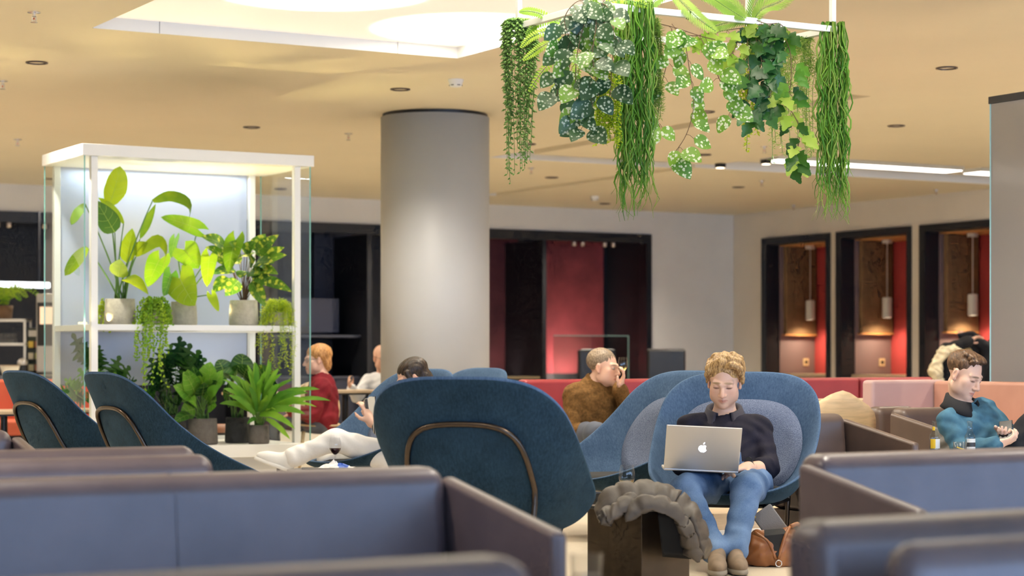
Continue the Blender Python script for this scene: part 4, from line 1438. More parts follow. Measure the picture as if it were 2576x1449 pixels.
def shoe(t, A, T, m, sole_m, s=1.0, up=(0, 0, 1), name='shoe', laces=None):
    """A ankle, T toe tip; up is the direction from the sole to the ankle"""
    A, T = np.array(A, float), np.array(T, float); u = nv(up)
    f = nv((T - A) - u * ((T - A) @ u)); x = np.cross(f, u)
    base = A - u * (.075 * s) - f * .045 * s
    Pp = lambda a, b_, c: base + f * a * s + x * b_ * s + u * c * s
    L = .27
    lo = np.minimum.reduce([Pp(-.05, -.08, -.03), Pp(.32, .08, .16), Pp(-.05, .08, .16), Pp(.32, -.08, -.03), Pp(-.05, -.08, .16), Pp(.32, .08, -.03)]) - .02
    hi = np.maximum.reduce([Pp(-.05, -.08, -.03), Pp(.32, .08, .16), Pp(-.05, .08, .16), Pp(.32, -.08, -.03), Pp(-.05, -.08, .16), Pp(.32, .08, -.03)]) + .02
    R = np.stack([x, f, u], 1)
    fd = Field(*[axis_pts(lo[i], hi[i], .0055) for i in range(3)])
    fd.ell(Pp(.045, 0, .045), (.034 * s, .05 * s, .045 * s), R, .03); fd.cap(Pp(.045, 0, .05), Pp(.05, 0, .095), .036 * s, .038 * s, .02)
    fd.ell(Pp(.15, 0, .03), (.042 * s, .10 * s, .042 * s), R, .03); fd.cap(Pp(.07, 0, .07), Pp(.17, 0, .045), .034 * s, .03 * s, .03)
    fd.cut(Pp(0, 0, .004), tuple(-u))
    o = fd.build(name, m, t)
    fs = Field(*[axis_pts(lo[i], hi[i], .005) for i in range(3)])
    fs.ell(Pp(.045, 0, .006), (.038 * s, .054 * s, .03 * s), R, .03); fs.ell(Pp(.15, 0, .006), (.046 * s, .108 * s, .03 * s), R, .03); fs.cap(Pp(.05, 0, .006), Pp(.13, 0, .006), .036 * s, .038 * s, .02)
    fs.cut(Pp(0, 0, .022), tuple(u)); fs.cut(Pp(0, 0, -.004), tuple(-u))
    fs.build('sole', sole_m, o)
    if laces:
        for k in range(5):
            c = .085 + .02 * k
            hgt = .098 - .0105 * k
            MB().tube([Pp(c, -.024, hgt - .012), Pp(c + .004, 0, hgt + .006), Pp(c, .024, hgt - .012)], .0035, 6).build('lace', laces, o, smooth=True)
            for q in (-1, 1):
                e_ = Pp(c, q * .0345, hgt - .03)
                MB().ell(e_, (.0035, .0035, .0035), 4, 6).build('eyelet', 'bronze_tube', o, smooth=True)
    return o

def hair_cap(t, C, R, s, m, shape, h=.0045, noise=.004, nf=90, name='hair', locks=None, strand_m=None):
    C = np.array(C, float)
    r = .17 * s
    fd = Field(*[axis_pts(C[i] - r, C[i] + r, h) for i in range(3)])
    T = lambda p: C + R @ (np.array(p) * s)
    for op in shape:
        kind = op[0]
        if kind == 'e': fd.ell(T(op[1]), [x * s for x in op[2]], R, op[3] if len(op) > 3 else .015)
        elif kind == '-e': fd.ell(T(op[1]), [x * s for x in op[2]], R, op[3] if len(op) > 3 else .012, True)
        elif kind == 'c': fd.cap(T(op[1]), T(op[2]), op[3] * s, op[4] * s, op[5] if len(op) > 5 else .008)
    if locks:
        for pts, rs in locks:
            fd.chain([T(p) for p in pts], [x * s for x in rs], .009)
    if noise:
        def fn(x, y, z):
            p = [x - C[0], y - C[1], z - C[2]]
            q = [p[0] * R[0, i] + p[1] * R[1, i] + p[2] * R[2, i] for i in range(3)]
            return noise * (np.sin(nf * q[0] * 1.3 + 3 * np.sin(nf * .25 * q[1]) ) * .7 + .5 * np.sin(nf * 2.1 * q[0] + nf * .7 * q[2] + 2 * np.sin(nf * .3 * q[1])))
        fd.disp(fn)
    return fd.build(name, m, t, None, 0)

def hair_mat(name, c1, c2, sc=120):
    m, nt, b = new_mat(name)
    b.inputs['Roughness'].default_value = .45
    b.inputs['Specular IOR Level'].default_value = .4
    tc = N(nt, 'ShaderNodeTexCoord')
    mp = N(nt, 'ShaderNodeMapping'); mp.inputs['Scale'].default_value = (1.0, .25, .35)
    nt.links.new(tc.outputs['Object'], mp.inputs['Vector'])
    no = N(nt, 'ShaderNodeTexNoise'); no.inputs['Scale'].default_value = sc; no.inputs['Detail'].default_value = 4; no.inputs['Distortion'].default_value = .6
    nt.links.new(mp.outputs[0], no.inputs['Vector'])
    cr = N(nt, 'ShaderNodeValToRGB')
    cr.color_ramp.elements[0].position = .35; cr.color_ramp.elements[1].position = .68
    cr.color_ramp.elements[0].color = col4(c1); cr.color_ramp.elements[1].color = col4(c2)
    nt.links.new(no.outputs['Fac'], cr.inputs['Fac']); nt.links.new(cr.outputs[0], b.inputs['Base Color'])
    bp = N(nt, 'ShaderNodeBump'); bp.inputs['Strength'].default_value = .6; bp.inputs['Distance'].default_value = .004
    nt.links.new(no.outputs['Fac'], bp.inputs['Height']); nt.links.new(bp.outputs[0], b.inputs['Normal'])

def glasses(t, C, R, s, m='black_plastic'):
    T = lambda p: Vector(np.array(C) + R @ (np.array(p) * s))
    mb = MB()
    for q in (-1, 1):
        mb.tube([T((q * .0325 + .022 * math.cos(a), .097 - .012 * abs(q * .0325 + .022 * math.cos(a)) / .05, -.003 + .017 * math.sin(a))) for a in [2 * PI * i / 18 for i in range(19)]], .0018 * s, 6)
        mb.tube([T((q * .054, .085, .004)), T((q * .073, .06, .006)), T((q * .079, -.005, .008)), T((q * .076, -.025, -.012))], .0018 * s, 6)
    mb.tube([T((-.011, .1, .002)), T((0, .104, .004)), T((.011, .1, .002))], .0018 * s, 6)
    mb.build('glasses', m, t, smooth=True)
# ---------------------------------------------------------------- man with the laptop
def denim_mat(name, c1, c2, fade):
    m, nt, b = new_mat(name)
    b.inputs['Roughness'].default_value = .85
    b.inputs['Specular IOR Level'].default_value = .2
    tc = N(nt, 'ShaderNodeTexCoord')
    no = N(nt, 'ShaderNodeTexNoise'); no.inputs['Scale'].default_value = 5; no.inputs['Detail'].default_value = 5
    nt.links.new(tc.outputs['Object'], no.inputs['Vector'])
    n2 = N(nt, 'ShaderNodeTexNoise'); n2.inputs['Scale'].default_value = 300
    nt.links.new(tc.outputs['Object'], n2.inputs['Vector'])
    mx = N(nt, 'ShaderNodeMix', data_type='FLOAT'); mx.inputs[0].default_value = .25
    nt.links.new(no.outputs['Fac'], mx.inputs[2]); nt.links.new(n2.outputs['Fac'], mx.inputs[3])
    cr = N(nt, 'ShaderNodeValToRGB')
    cr.color_ramp.elements[0].position = .34; cr.color_ramp.elements[1].position = .66
    cr.color_ramp.elements[0].color = col4(c1); cr.color_ramp.elements[1].color = col4(c2)
    nt.links.new(mx.outputs[0], cr.inputs['Fac']); nt.links.new(cr.outputs[0], b.inputs['Base Color'])
    bp = N(nt, 'ShaderNodeBump'); bp.inputs['Strength'].default_value = .25; bp.inputs['Distance'].default_value = .003
    nt.links.new(n2.outputs['Fac'], bp.inputs['Height']); nt.links.new(bp.outputs[0], b.inputs['Normal'])
denim_mat('denim', (0.03, 0.075, 0.18), (0.17, 0.265, 0.44), None)
mat('knit_navy', (0.011, 0.010, 0.021), .85, var=.25, scale=14, bump=.15, bscale=220, spec=.25)
mat('collar_navy', (0.022, 0.02, 0.036), .8, bump=.1, bscale=200)
hair_mat('hair_blond', (0.20, 0.10, 0.035), (0.62, 0.40, 0.17), 160)
mat('suede_taupe', (0.22, 0.16, 0.11), .85, var=.2, scale=20)
mat('rubber_grey', (0.25, 0.22, 0.18), .8)

t = cthing('person', 'man with tousled blond hair in a navy sweater and jeans working on a laptop', 'person', 1838, 10.2)
J = dict(pelvis=(.03, .06, .39), neck=(-.012, .215, .70), shL=(-.185, .195, .648), shR=(.165, .18, .642), elL=(-.235, .02, .46), elR=(.19, .0, .448),
         wrL=(-.12, -.2, .468), wrR=(.062, -.215, .458), hipL=(-.065, -.06, .37), hipR=(.11, -.06, .37), knL=(-.268, -.49, .368), knR=(.022, -.50, .368),
         anL=(-.15, -.79, .085), anR=(-.065, -.74, .085), toeL=(-.16, -.93, .03), toeR=(-.055, -.90, .03))
HC1 = (-.016, .145, .882)
Rh = head_frame((-.20, -.93, -.36), .03)
J['headbase'] = tuple(np.array(HC1) + Rh @ np.array((0, -.02, -.06)))
SK = (.72, .46, .34)
hs = 1.03
person_body(t, J, HC1, Rh, hs, head_color(HC1, Rh, hs, SK, (.34, .21, .11), stubble=.28), ((-.46, -1.0, 0.0), (.36, .42, 1.03)), .008, .0033,
            hands=[dict(W=J['wrR'], d=(-.72, -.3, -.12), pn=(0, -.1, -1), curl=.45, side=1), dict(W=J['wrL'], d=(.5, -.5, -.1), pn=(0, 0, -1), curl=.4, side=-1)],
            extra_fine=[((.03, -.23, .45), .09, .0045)])
# the sleeves are pushed up to the elbow
top_garment(t, J, 'knit_navy', ((-.34, -.30, .30), (.33, .42, .86)), sleeve=(.75, .30), folds=.005, neckr=.088)
# polo collar: two folded flaps around the open neck
nk = np.array(J['neck']) + np.array((0, -.022, .034))
def collar(nk, fwd, m, parent, r0=.068, r1=.098, drop=.055, gap=.55, up=.03, tilt=.35, th=.006, yscale=1.0):
    f = nv(np.array((fwd[0], fwd[1], 0))); x = np.array((f[1], -f[0], 0))
    rows = []
    for i in range(29):
        a = gap + (2 * PI - 2 * gap) * i / 28
        d = f * math.cos(a) * yscale + x * math.sin(a)
        fl = (.5 + .5 * math.cos(a))
        pt = 1 + .5 * max(0, 1 - abs(min(i, 28 - i)) / 5)
        zc = -tilt * .09 * fl
        rows.append([nk + d * (r0 - .006) + np.array((0, 0, zc - .01)), nk + d * r0 * 1.0 + np.array((0, 0, up + zc)), nk + d * (r0 + .012) + np.array((0, 0, up + zc + .002)),
                     nk + d * ((r0 + r1) / 2 + .006) + np.array((0, 0, zc - drop * .3 * pt)), nk + d * r1 * (1 + .05 * pt) + np.array((0, 0, zc - drop * pt))])
    o = MB().grid(rows).build('collar', m, parent, smooth=True)
    s = o.modifiers.new('s', 'SOLIDIFY'); s.thickness = th
    return o
collar(nk, (-.15, -1, 0), 'collar_navy', t, gap=.42, r0=.076, r1=.122, drop=.03, tilt=.62, up=.034)
trousers(t, J, 'denim', ((-.46, -.95, .03), (.36, .2, .66)), folds=.0045, endt=.93)
MB().tube(spline([(.03, -.30, .41), (.03, -.2, .475), (.03, -.14, .53)], 8), .006, 6).build('fly_seam', 'denim', t, smooth=True)
for q in 'LR':
    shoe(t, J['an' + q], J['toe' + q], 'suede_taupe', 'rubber_grey', 1.0, laces='suede_taupe')
random.seed(5)
locks = []
j = lambda a: random.uniform(-a, a)
# tousled locks: rooted along a parting left of centre, swept back and over to both sides
for i in range(34):
    f = i / 33
    y0 = .062 - .135 * (i % 12) / 12
    sg = 1 if i % 3 else -1
    x0 = -.018 + j(.012)
    reach = random.uniform(.75, 1.1)
    zt = .118 - max(0, y0 - .03) * .55 - max(0, -.03 - y0) * .35
    xe = (.082 if sg > 0 else -.088)
    locks.append(([(x0, y0, zt), (x0 + sg * .024 * reach, y0 + .008 + j(.008), zt + .010 + j(.006)), (x0 + sg * .052 * reach, y0 - .004 + j(.01), zt - .006 + j(.008)),
                   (xe * .93, y0 - .018 + j(.012), zt - .040 + j(.01)), (xe + sg * .004, y0 - .032, zt - .075 + j(.012))], [.010, .014, .0145, .012, .004]))
for sg in (-1, 1):
    for i in range(6):
        y0 = -.075 + .018 * i
        locks.append(([(sg * .074, y0, .07), (sg * .085, y0 - .004, .035), (sg * .083, y0 - .014, .002 - .022 * (i < 4)), (sg * (.09 if i % 2 else .08), y0 - .024, -.018 - .025 * (i < 3))], [.013, .012, .009, .003]))
hair_cap(t, HC1, Rh, hs, 'hair_blond', [('e', (0, -.026, .052), (.084, .104, .082)), ('-e', (0, .118, .0), (.072, .075, .094)), ('-e', (0, .02, -.07), (.12, .06, .075))], locks=locks, noise=.0008, nf=160, h=.004)
# ---- laptop on his thighs
mat('alu', (0.62, 0.60, 0.58), .38, metal=.75)
mat('key_black', (0.01, 0.01, 0.01), .5)
emit('logo_glow', (0.86, 0.90, 1.0), 3.0)
emit('lcd_glow', (0.55, 0.65, 0.85), 1.2)
lt = cthing('laptop', 'silver aluminium laptop with a glowing apple emblem on its lid', 'laptop', 1763, 9.74, rot=-.03)
lt.rotation_euler = (0, .045, -ALPHA - .03)
lt.location.z = .452
MB().box(-.179, .179, .0, .247, 0, .014).build('base', 'alu', lt, bevel=.005)
MB().box(-.145, .145, .035, .14, .014, .0155).build('keyboard', 'key_black', lt)
MB().box(-.06, .06, .155, .235, .014, .0145).build('trackpad', 'alu', lt)
lid = MB().box(-.179, .179, -.007, .0, 0.0, .245).xf(Matrix.Translation((0, 0, .012)) @ Matrix.Rotation(math.radians(30), 4, 'X')).build('lid', 'alu', lt, bevel=.006, segs=4)
ML = Matrix.Translation((0, 0, .012)) @ Matrix.Rotation(math.radians(30), 4, 'X')
MB().box(-.168, .168, .0002, .0012, .012, .235).xf(ML).build('screen', 'lcd_glow', lid)
# apple silhouette with the bite and the leaf
def apple():
    pts = []
    for i in range(60):
        a = 2 * PI * i / 60
        r = 1.0 - .10 * math.cos(2 * a) * (1 if math.sin(a) < 0 else .6)
        x = math.sin(a) * r * .98; z = math.cos(a) * r * .95
        z -= .22 * math.exp(-(x / .26) ** 2) * (1 if z > 0 else 0)
        z += .10 * math.exp(-(x / .22) ** 2) * (1 if z < 0 else 0)
        if z < -.1: x *= 1 - .22 * (-.1 - z)
        dx, dz = x - 1.12, z - .18
        rr = math.hypot(dx, dz)
        if rr < .5:
            x = 1.12 + dx / rr * .5; z = .18 + dz / rr * .5
        pts.append((x, z))
    leaf = [(.03, 1.0), (.06, 1.22), (.2, 1.42), (.42, 1.52), (.42, 1.3), (.28, 1.08)]
    return pts, leaf
ap, lf = apple()
mb = MB()
c = len(mb.v)
for poly in (ap, lf):
    o = len(mb.v)
    cx = sum(p[0] for p in poly) / len(poly) - (.15 if poly is ap else 0); cz = sum(p[1] for p in poly) / len(poly)
    n_ = len(poly)
    mb.v += [(cx * .0195, -.0076, cz * .0245 + .122)] + [(x * .0195, -.0076, z * .0245 + .122) for x, z in poly]
    for i in range(n_):
        mb.f.append((o, o + 1 + (i + 1) % n_, o + 1 + i)); mb.m.append(0)
mb.xf(ML).build('emblem', 'logo_glow', lid)
# ---- wrist watch
w = np.array(J['wrR']); dv = nv(np.array(J['wrR']) - np.array(J['elR']))
wt = Matrix.Translation(w - dv * .012) @ Vector(dv).to_track_quat('Z', 'Y').to_matrix().to_4x4()
wo = MB().lathe([(.0335, -.011), (.0365, -.011), (.0365, .011), (.0335, .011), (.0335, -.011)], 26).xf(wt).build('watch', 'black_plastic', t, smooth=True)
MB().cyl((0, .038, 0), .017, -.0, .009, 18).xf(wt @ Matrix.Translation((0, .0, 0)) @ Matrix.Rotation(0, 4, 'X')).build('watch_case', 'black_tube', wo)
# ---------------------------------------------------------------- man in the teal sweater
mat('knit_teal', (0.05, 0.135, 0.205), .8, var=.22, scale=18, bump=.12, bscale=240, spec=.25)
mat('cloth_black', (0.010, 0.010, 0.013), .8, bump=.1, bscale=150, spec=.3)
mat('denim_black', (0.012, 0.013, 0.017), .75, var=.3, scale=20, bump=.15, bscale=300, spec=.3)
hair_mat('hair_brown', (0.05, 0.025, 0.012), (0.17, 0.09, 0.045))
t = cthing('person', 'young man in a teal sweater looking down at his phone', 'person', 2450, 11.2)
J = dict(pelvis=(.12, .0, .44), neck=(-.075, .06, .735), shL=(-.15, -.04, .648), shR=(.085, .14, .712), elL=(-.10, -.15, .50), elR=(.20, .06, .585),
         wrL=(.065, -.24, .528), wrR=(.165, -.12, .575), hipL=(.15, -.10, .43), hipR=(.15, .09, .43), knL=(.36, -.13, .72), knR=(.52, .12, .47),
         anL=(.62, -.08, .50), anR=(.62, .1, .1), toeL=(.84, -.05, .52), toeR=(.85, .1, .03))
HC2 = (-.045, .03, .908)
Rh = head_frame((.60, -.66, -.42), .10)
J['headbase'] = tuple(np.array(HC2) + Rh @ np.array((0, -.02, -.06)))
hs = 1.04
person_body(t, J, HC2, Rh, hs, head_color(HC2, Rh, hs, (.74, .49, .38), (.16, .09, .05), stubble=.0), ((-.32, -.38, .0), (.95, .34, 1.05)), .009, .0037,
            hands=[dict(W=J['wrL'], d=(.86, -.05, .28), pn=(.3, .35, .8), curl=.95, side=-1), dict(W=J['wrR'], d=(-.3, -.55, .0), pn=(0, -.3, 1), curl=.9, side=1)],
            extra_fine=[((.13, -.23, .56), .085, .0042)])
top_garment(t, J, 'knit_teal', ((-.32, -.34, .30), (.38, .36, .88)), sleeve=.96, folds=.006, neckr=.088)
collar(np.array(J['neck']) + np.array((.018, -.022, .032)), (.6, -.75, 0), 'cloth_black', t, gap=.30, r0=.074, r1=.112, drop=.032, tilt=.62, up=.034)
trousers(t, J, 'denim_black', ((-.2, -.36, .03), (.95, .36, .86)), folds=.004, h=.009)
for q in 'LR':
    shoe(t, J['an' + q], J['toe' + q], 'cloth_black', 'rubber_grey', 1.0, up=(0, 0, 1) if q == 'R' else (-.2, 0, .98))
locks = []
random.seed(8)
for i in range(60):
    x0 = -.056 + .112 * ((i * .618) % 1); y0 = -.04 + .105 * (i / 60)
    z0 = .112 - .22 * x0 * x0 / .06 - max(0, y0 - .035) * .55
    locks.append(([(x0, y0 - .012, z0 - .006), (x0 + random.uniform(-.004, .004), y0 + .002, z0 + .006), (x0 + random.uniform(-.006, .006), y0 + .014, z0 + .009)], [.010, .009, .004]))
hair_cap(t, HC2, Rh, hs, 'hair_brown', [('e', (0, -.026, .045), (.0785, .098, .0785)), ('-e', (0, .118, -.01), (.075, .068, .082)), ('-e', (0, .02, -.065), (.12, .07, .085)), ('-e', (0, -.1, -.09), (.12, .07, .06))], locks=locks, noise=.0015, nf=170)
# his phone
o = MB().box(-.036, .036, -.075, .075, -.004, .004).xf(Matrix.Rotation(.7, 4, 'X') @ Matrix.Rotation(.2, 4, 'Z')).build('phone', mat('phone_black', (.006, .006, .007), .25, spec=.3).name, None, bevel=.003)
o.location = at(2530, 1082, 11.0); o.rotation_euler = (0, 0, -ALPHA - .5)
tag(o, 'black smartphone held by the man in the teal sweater', 'phone')

# ---------------------------------------------------------------- woman in white trousers, reclining
mat('cotton_white', (0.78, 0.77, 0.76), .85, var=.03, scale=10, bump=.12, bscale=60)
mat('canvas_white', (0.80, 0.79, 0.76), .8)
hair_mat('hair_dark', (0.012, 0.008, 0.006), (0.05, 0.03, 0.02))
def stripe_mat():
    m, nt, b = new_mat('zebra_knit')
    b.inputs['Roughness'].default_value = .85
    tc = N(nt, 'ShaderNodeTexCoord'); w = N(nt, 'ShaderNodeTexWave'); w.inputs['Scale'].default_value = 22; w.inputs['Distortion'].default_value = 3
    nt.links.new(tc.outputs['Object'], w.inputs['Vector'])
    cr = N(nt, 'ShaderNodeValToRGB'); cr.color_ramp.interpolation = 'CONSTANT'; cr.color_ramp.elements[1].position = .5
    cr.color_ramp.elements[0].color = (.02, .02, .025, 1); cr.color_ramp.elements[1].color = (.6, .58, .55, 1)
    nt.links.new(w.outputs['Fac'], cr.inputs['Fac']); nt.links.new(cr.outputs[0], b.inputs['Base Color'])
stripe_mat()
t = cthing('person', 'dark haired woman in white trousers and sneakers reclining with a book', 'person', 930, 13.0)
J = dict(pelvis=(.14, .12, .39), neck=(.285, .12, .735), shL=(.24, -.05, .67), shR=(.31, .27, .68), elL=(.13, -.16, .52), elR=(.16, .28, .50),
         wrL=(.01, -.12, .60), wrR=(.03, .2, .60), hipL=(.09, .03, .37), hipR=(.09, .2, .37), knL=(-.215, -.05, .475), knR=(-.28, .17, .33),
         anL=(-.505, -.10, .355), anR=(-.10, .33, .36), toeL=(-.66, -.12, .385), toeR=(-.0, .4, .34))
HC3 = (.265, .08, .868)
Rh = head_frame((-.86, -.25, -.42), -.05)
J['headbase'] = tuple(np.array(HC3) + Rh @ np.array((0, -.02, -.06)))
person_body(t, J, HC3, Rh, .98, head_color(HC3, Rh, .98, (.70, .44, .33), (.05, .03, .02)), ((-.75, -.36, .24), (.52, .5, 1.02)), .010, .0042,
            hands=[dict(W=J['wrL'], d=(-.3, .1, .9), pn=(-.6, .6, 0), curl=.8, side=1), dict(W=J['wrR'], d=(-.3, -.1, .9), pn=(-.6, -.6, 0), curl=.8, side=-1)], fem=True, s=.92)
top_garment(t, J, 'zebra_knit', ((-.1, -.34, .25), (.55, .5, .86)), sleeve=.45, folds=.004, fem=True, s=.92, h=.009, grow=.018)
trousers(t, J, 'cotton_white', ((-.68, -.32, .2), (.45, .5, .62)), folds=.0045, s=.97, endt=.90, h=.008)
shoe(t, J['anL'], J['toeL'], 'canvas_white', 'canvas_white', 1.0, up=(.36, 0, .93), name='sneaker', laces='cotton_white')
shoe(t, J['anR'], J['toeR'], 'canvas_white', 'canvas_white', .95, up=(0, 0, 1), name='sneaker')
hair_cap(t, HC3, Rh, .98, 'hair_dark', [('e', (0, -.03, .05), (.085, .105, .08)), ('e', (0, -.075, -.05), (.075, .06, .11)), ('c', (-.075, .03, .05), (-.082, .02, -.09), .02, .016), ('c', (.075, .03, .05), (.082, .02, -.09), .02, .016),
         ('-e', (0, .125, -.02), (.068, .075, .105))], noise=.002, nf=150)
glasses(t, HC3, Rh, .98)
# the paperback she reads
mat('paper_cream', (0.80, 0.74, 0.60), .8)
mat('cover_dark', (0.05, 0.05, 0.055), .5)
mat('cover_red', (0.5, 0.03, 0.03), .5)
bk = thing('book', 'open paperback with cream pages held up by the reclining woman', 'book', at(932, 1022, 12.9), -ALPHA + .35)
bk.rotation_euler = (.25, -.25, -ALPHA + .5)
bk.scale = (.72, .72, .72)
MB().box(-.055, .055, -.016, -.014, -.09, .085).build('cover', 'cover_dark', bk)
for k in range(7):
    MB().grid([[(-.052 + .018 * j, -.012 + .004 * k - .003 * j + .0006 * j * j * k, z) for j in range(6)] for z in (-.085, .03, .088 - .004 * k)]).build('page', 'paper_cream', bk)
MB().box(-.02, .03, -.0175, -.016, -.06, -.03).build('title_print', 'cover_red', bk)

# ---------------------------------------------------------------- woman in the red sweater
mat('knit_red', (0.17, 0.012, 0.02), .85, var=.25, scale=12, bump=.2, bscale=120, spec=.2)
mat('trouser_slate', (0.07, 0.08, 0.11), .8, var=.15, scale=10)
hair_mat('hair_ginger', (0.28, 0.11, 0.03), (0.62, 0.33, 0.12))
t = cthing('person', 'woman with short ginger hair and glasses in a dark red sweater', 'person', 800, 17.0)
J = dict(pelvis=(.03, .0, .50), neck=(.035, .0, .825), shL=(.045, -.16, .745), shR=(.02, .16, .75), elL=(-.03, -.24, .53), elR=(-.05, .22, .53),
         wrL=(-.20, -.14, .545), wrR=(-.24, .1, .545), hipL=(-.0, -.09, .46), hipR=(-.0, .09, .46), knL=(-.40, -.12, .50), knR=(-.40, .1, .50),
         anL=(-.38, -.12, .09), anR=(-.38, .1, .09), toeL=(-.56, -.12, .03), toeR=(-.56, .1, .03))
HC4 = (-.012, 0, .985)
Rh = head_frame((-.94, -.30, -.08), 0)
J['headbase'] = tuple(np.array(HC4) + Rh @ np.array((0, -.03, -.06)))
person_body(t, J, HC4, Rh, 1.0, head_color(HC4, Rh, 1.0, (.70, .43, .32), (.3, .18, .1), eye=(.08, .06, .05)), ((-.62, -.34, 0), (.26, .32, 1.12)), .012, .0055,
            hands=[dict(W=J['wrL'], d=(-.9, .2, -.05), pn=(0, 0, -1), curl=.4, side=1), dict(W=J['wrR'], d=(-.9, -.2, -.05), pn=(0, 0, -1), curl=.4, side=-1)], fem=True)
top_garment(t, J, 'knit_red', ((-.34, -.36, .36), (.28, .34, .92)), folds=.006, fem=True, h=.010, grow=.03, neckr=.06)
trousers(t, J, 'trouser_slate', ((-.58, -.3, .04), (.3, .3, .7)), folds=.005, h=.011)
for q in 'LR':
    shoe(t, J['an' + q], J['toe' + q], 'cloth_black', 'rubber_grey')
hair_cap(t, HC4, Rh, 1.0, 'hair_ginger', [('e', (0, -.03, .048), (.088, .108, .085)), ('e', (0, -.075, -.03), (.07, .05, .08)), ('-e', (0, .12, -.025), (.09, .07, .095)), ('-e', (0, .035, -.075), (.13, .062, .085))], noise=.003, nf=110, h=.006)
glasses(t, HC4, Rh, 1.0)

# ---------------------------------------------------------------- bald man in the white shirt
mat('shirt_white', (0.74, 0.74, 0.74), .85, bump=.1, bscale=60)
t = cthing('person', 'bald man in a white shirt half hidden by the round pillar', 'person', 958, 20.0)
J = dict(pelvis=(.06, .0, .52), neck=(.03, .0, .845), shL=(-.12, -.05, .765), shR=(.18, .08, .765), elL=(-.22, -.16, .62), elR=(.28, -.05, .60),
         wrL=(-.27, -.28, .70), wrR=(.15, -.25, .66), hipL=(-.02, -.02, .48), hipR=(.14, .03, .48), knL=(-.06, -.42, .50), knR=(.16, -.42, .50),
         anL=(-.06, -.42, .09), anR=(.16, -.42, .09), toeL=(-.06, -.6, .03), toeR=(.16, -.6, .03))
HC5 = (.015, -.03, 1.0)
Rh = head_frame((.45, -.85, -.12), 0)
J['headbase'] = tuple(np.array(HC5) + Rh @ np.array((0, -.02, -.06)))
person_body(t, J, HC5, Rh, 1.03, head_color(HC5, Rh, 1.03, (.70, .42, .30), (.3, .2, .12), eye=(.06, .05, .05)), ((-.42, -.66, 0), (.4, .3, 1.14)), .014, .006,
            hands=[dict(W=J['wrL'], d=(-.2, -.4, .6), pn=(.8, 0, 0), curl=.9, side=1), dict(W=J['wrR'], d=(-.5, -.6, 0), pn=(0, 0, -1), curl=.4, side=1)])
top_garment(t, J, 'shirt_white', ((-.42, -.36, .36), (.42, .3, .96)), folds=.006, h=.011, grow=.02)
trousers(t, J, 'trouser_slate', ((-.3, -.56, .04), (.4, .3, .7)), h=.013)
for q in 'LR':
    shoe(t, J['an' + q], J['toe' + q], 'cloth_black', 'rubber_grey')
glasses(t, HC5, Rh, 1.03)

# ---------------------------------------------------------------- man in the brown jacket
mat('tweed_brown', (0.15, 0.075, 0.022), .9, var=.3, scale=60, bump=.25, bscale=150, spec=.2)
hair_mat('hair_grizzled', (0.13, 0.09, 0.06), (0.36, 0.27, 0.18), 200)
t = cthing('person', 'man with cropped greying hair in a brown tweed jacket drinking', 'person', 1500, 13.75)
J = dict(pelvis=(-.04, .05, .50), neck=(-.0, .03, .845), shL=(-.155, -.03, .75), shR=(.13, .12, .75), elL=(-.17, -.10, .50), elR=(.22, -.02, .60),
         wrL=(.02, -.24, .50), wrR=(.15, -.12, .80), hipL=(-.1, .0, .47), hipR=(.06, .05, .47), knL=(-.02, -.38, .50), knR=(.2, -.32, .50),
         anL=(-.02, -.40, .09), anR=(.2, -.36, .09), toeL=(.03, -.55, .03), toeR=(.28, -.5, .03))
HC6 = (.05, -.01, .935)
Rh = head_frame((.86, -.42, -.08), .04)
J['headbase'] = tuple(np.array(HC6) + Rh @ np.array((0, -.025, -.06)))
person_body(t, J, HC6, Rh, 1.04, head_color(HC6, Rh, 1.04, (.72, .44, .32), (.3, .2, .12), eye=(.15, .2, .28)), ((-.34, -.62, 0), (.42, .34, 1.1)), .012, .0045,
            hands=[dict(W=J['wrL'], d=(.8, -.3, 0), pn=(0, 0, -1), curl=.5, side=-1), dict(W=J['wrR'], d=(.3, -.2, .8), pn=(-.8, 0, .2), curl=.9, side=1)])
top_garment(t, J, 'tweed_brown', ((-.34, -.34, .34), (.42, .34, .96)), folds=.006, h=.010, grow=.024, neckr=.066, name='jacket')
collar(np.array(J['neck']) + np.array((.0, 0, -.005)), (.8, -.5, 0), 'cloth_black', t, gap=.35, r0=.064, r1=.082, drop=.03, tilt=.6, up=.028)
trousers(t, J, 'trouser_slate', ((-.3, -.56, .04), (.4, .3, .7)), h=.013)
for q in 'LR':
    shoe(t, J['an' + q], J['toe' + q], 'cloth_black', 'rubber_grey')
hair_cap(t, HC6, Rh, 1.04, 'hair_grizzled', [('e', (0, -.024, .043), (.079, .099, .083)), ('-e', (0, .118, -.005), (.075, .07, .082)), ('-e', (0, .025, -.06), (.12, .07, .085)), ('-e', (0, -.09, -.09), (.12, .07, .05))], noise=.002, nf=190, h=.005)

# ---------------------------------------------------------------- blonde woman pulling on a black coat
hair_mat('hair_streak', (0.22, 0.12, 0.04), (0.70, 0.52, 0.26), 70)
mat('fleece_cream', (0.72, 0.62, 0.42), .95, var=.25, scale=12, bump=.6, bscale=30)
t = cthing('person', 'blonde woman pulling a black coat over her raised arms near the booths', 'person', 2418, 20.5)
J = dict(pelvis=(.02, .05, .50), neck=(.0, .0, .84), shL=(-.17, -.05, .79), shR=(.17, .05, .80), elL=(-.17, -.10, 1.08), elR=(.27, .05, 1.10),
         wrL=(.06, -.10, 1.17), wrR=(.1, .0, 1.2), hipL=(-.07, .0, .47), hipR=(.09, .0, .47), knL=(-.08, -.4, .5), knR=(.1, -.4, .5),
         anL=(-.08, -.42, .09), anR=(.1, -.42, .09), toeL=(-.08, -.6, .03), toeR=(.1, -.6, .03))
HC7 = (.01, -.06, .97)
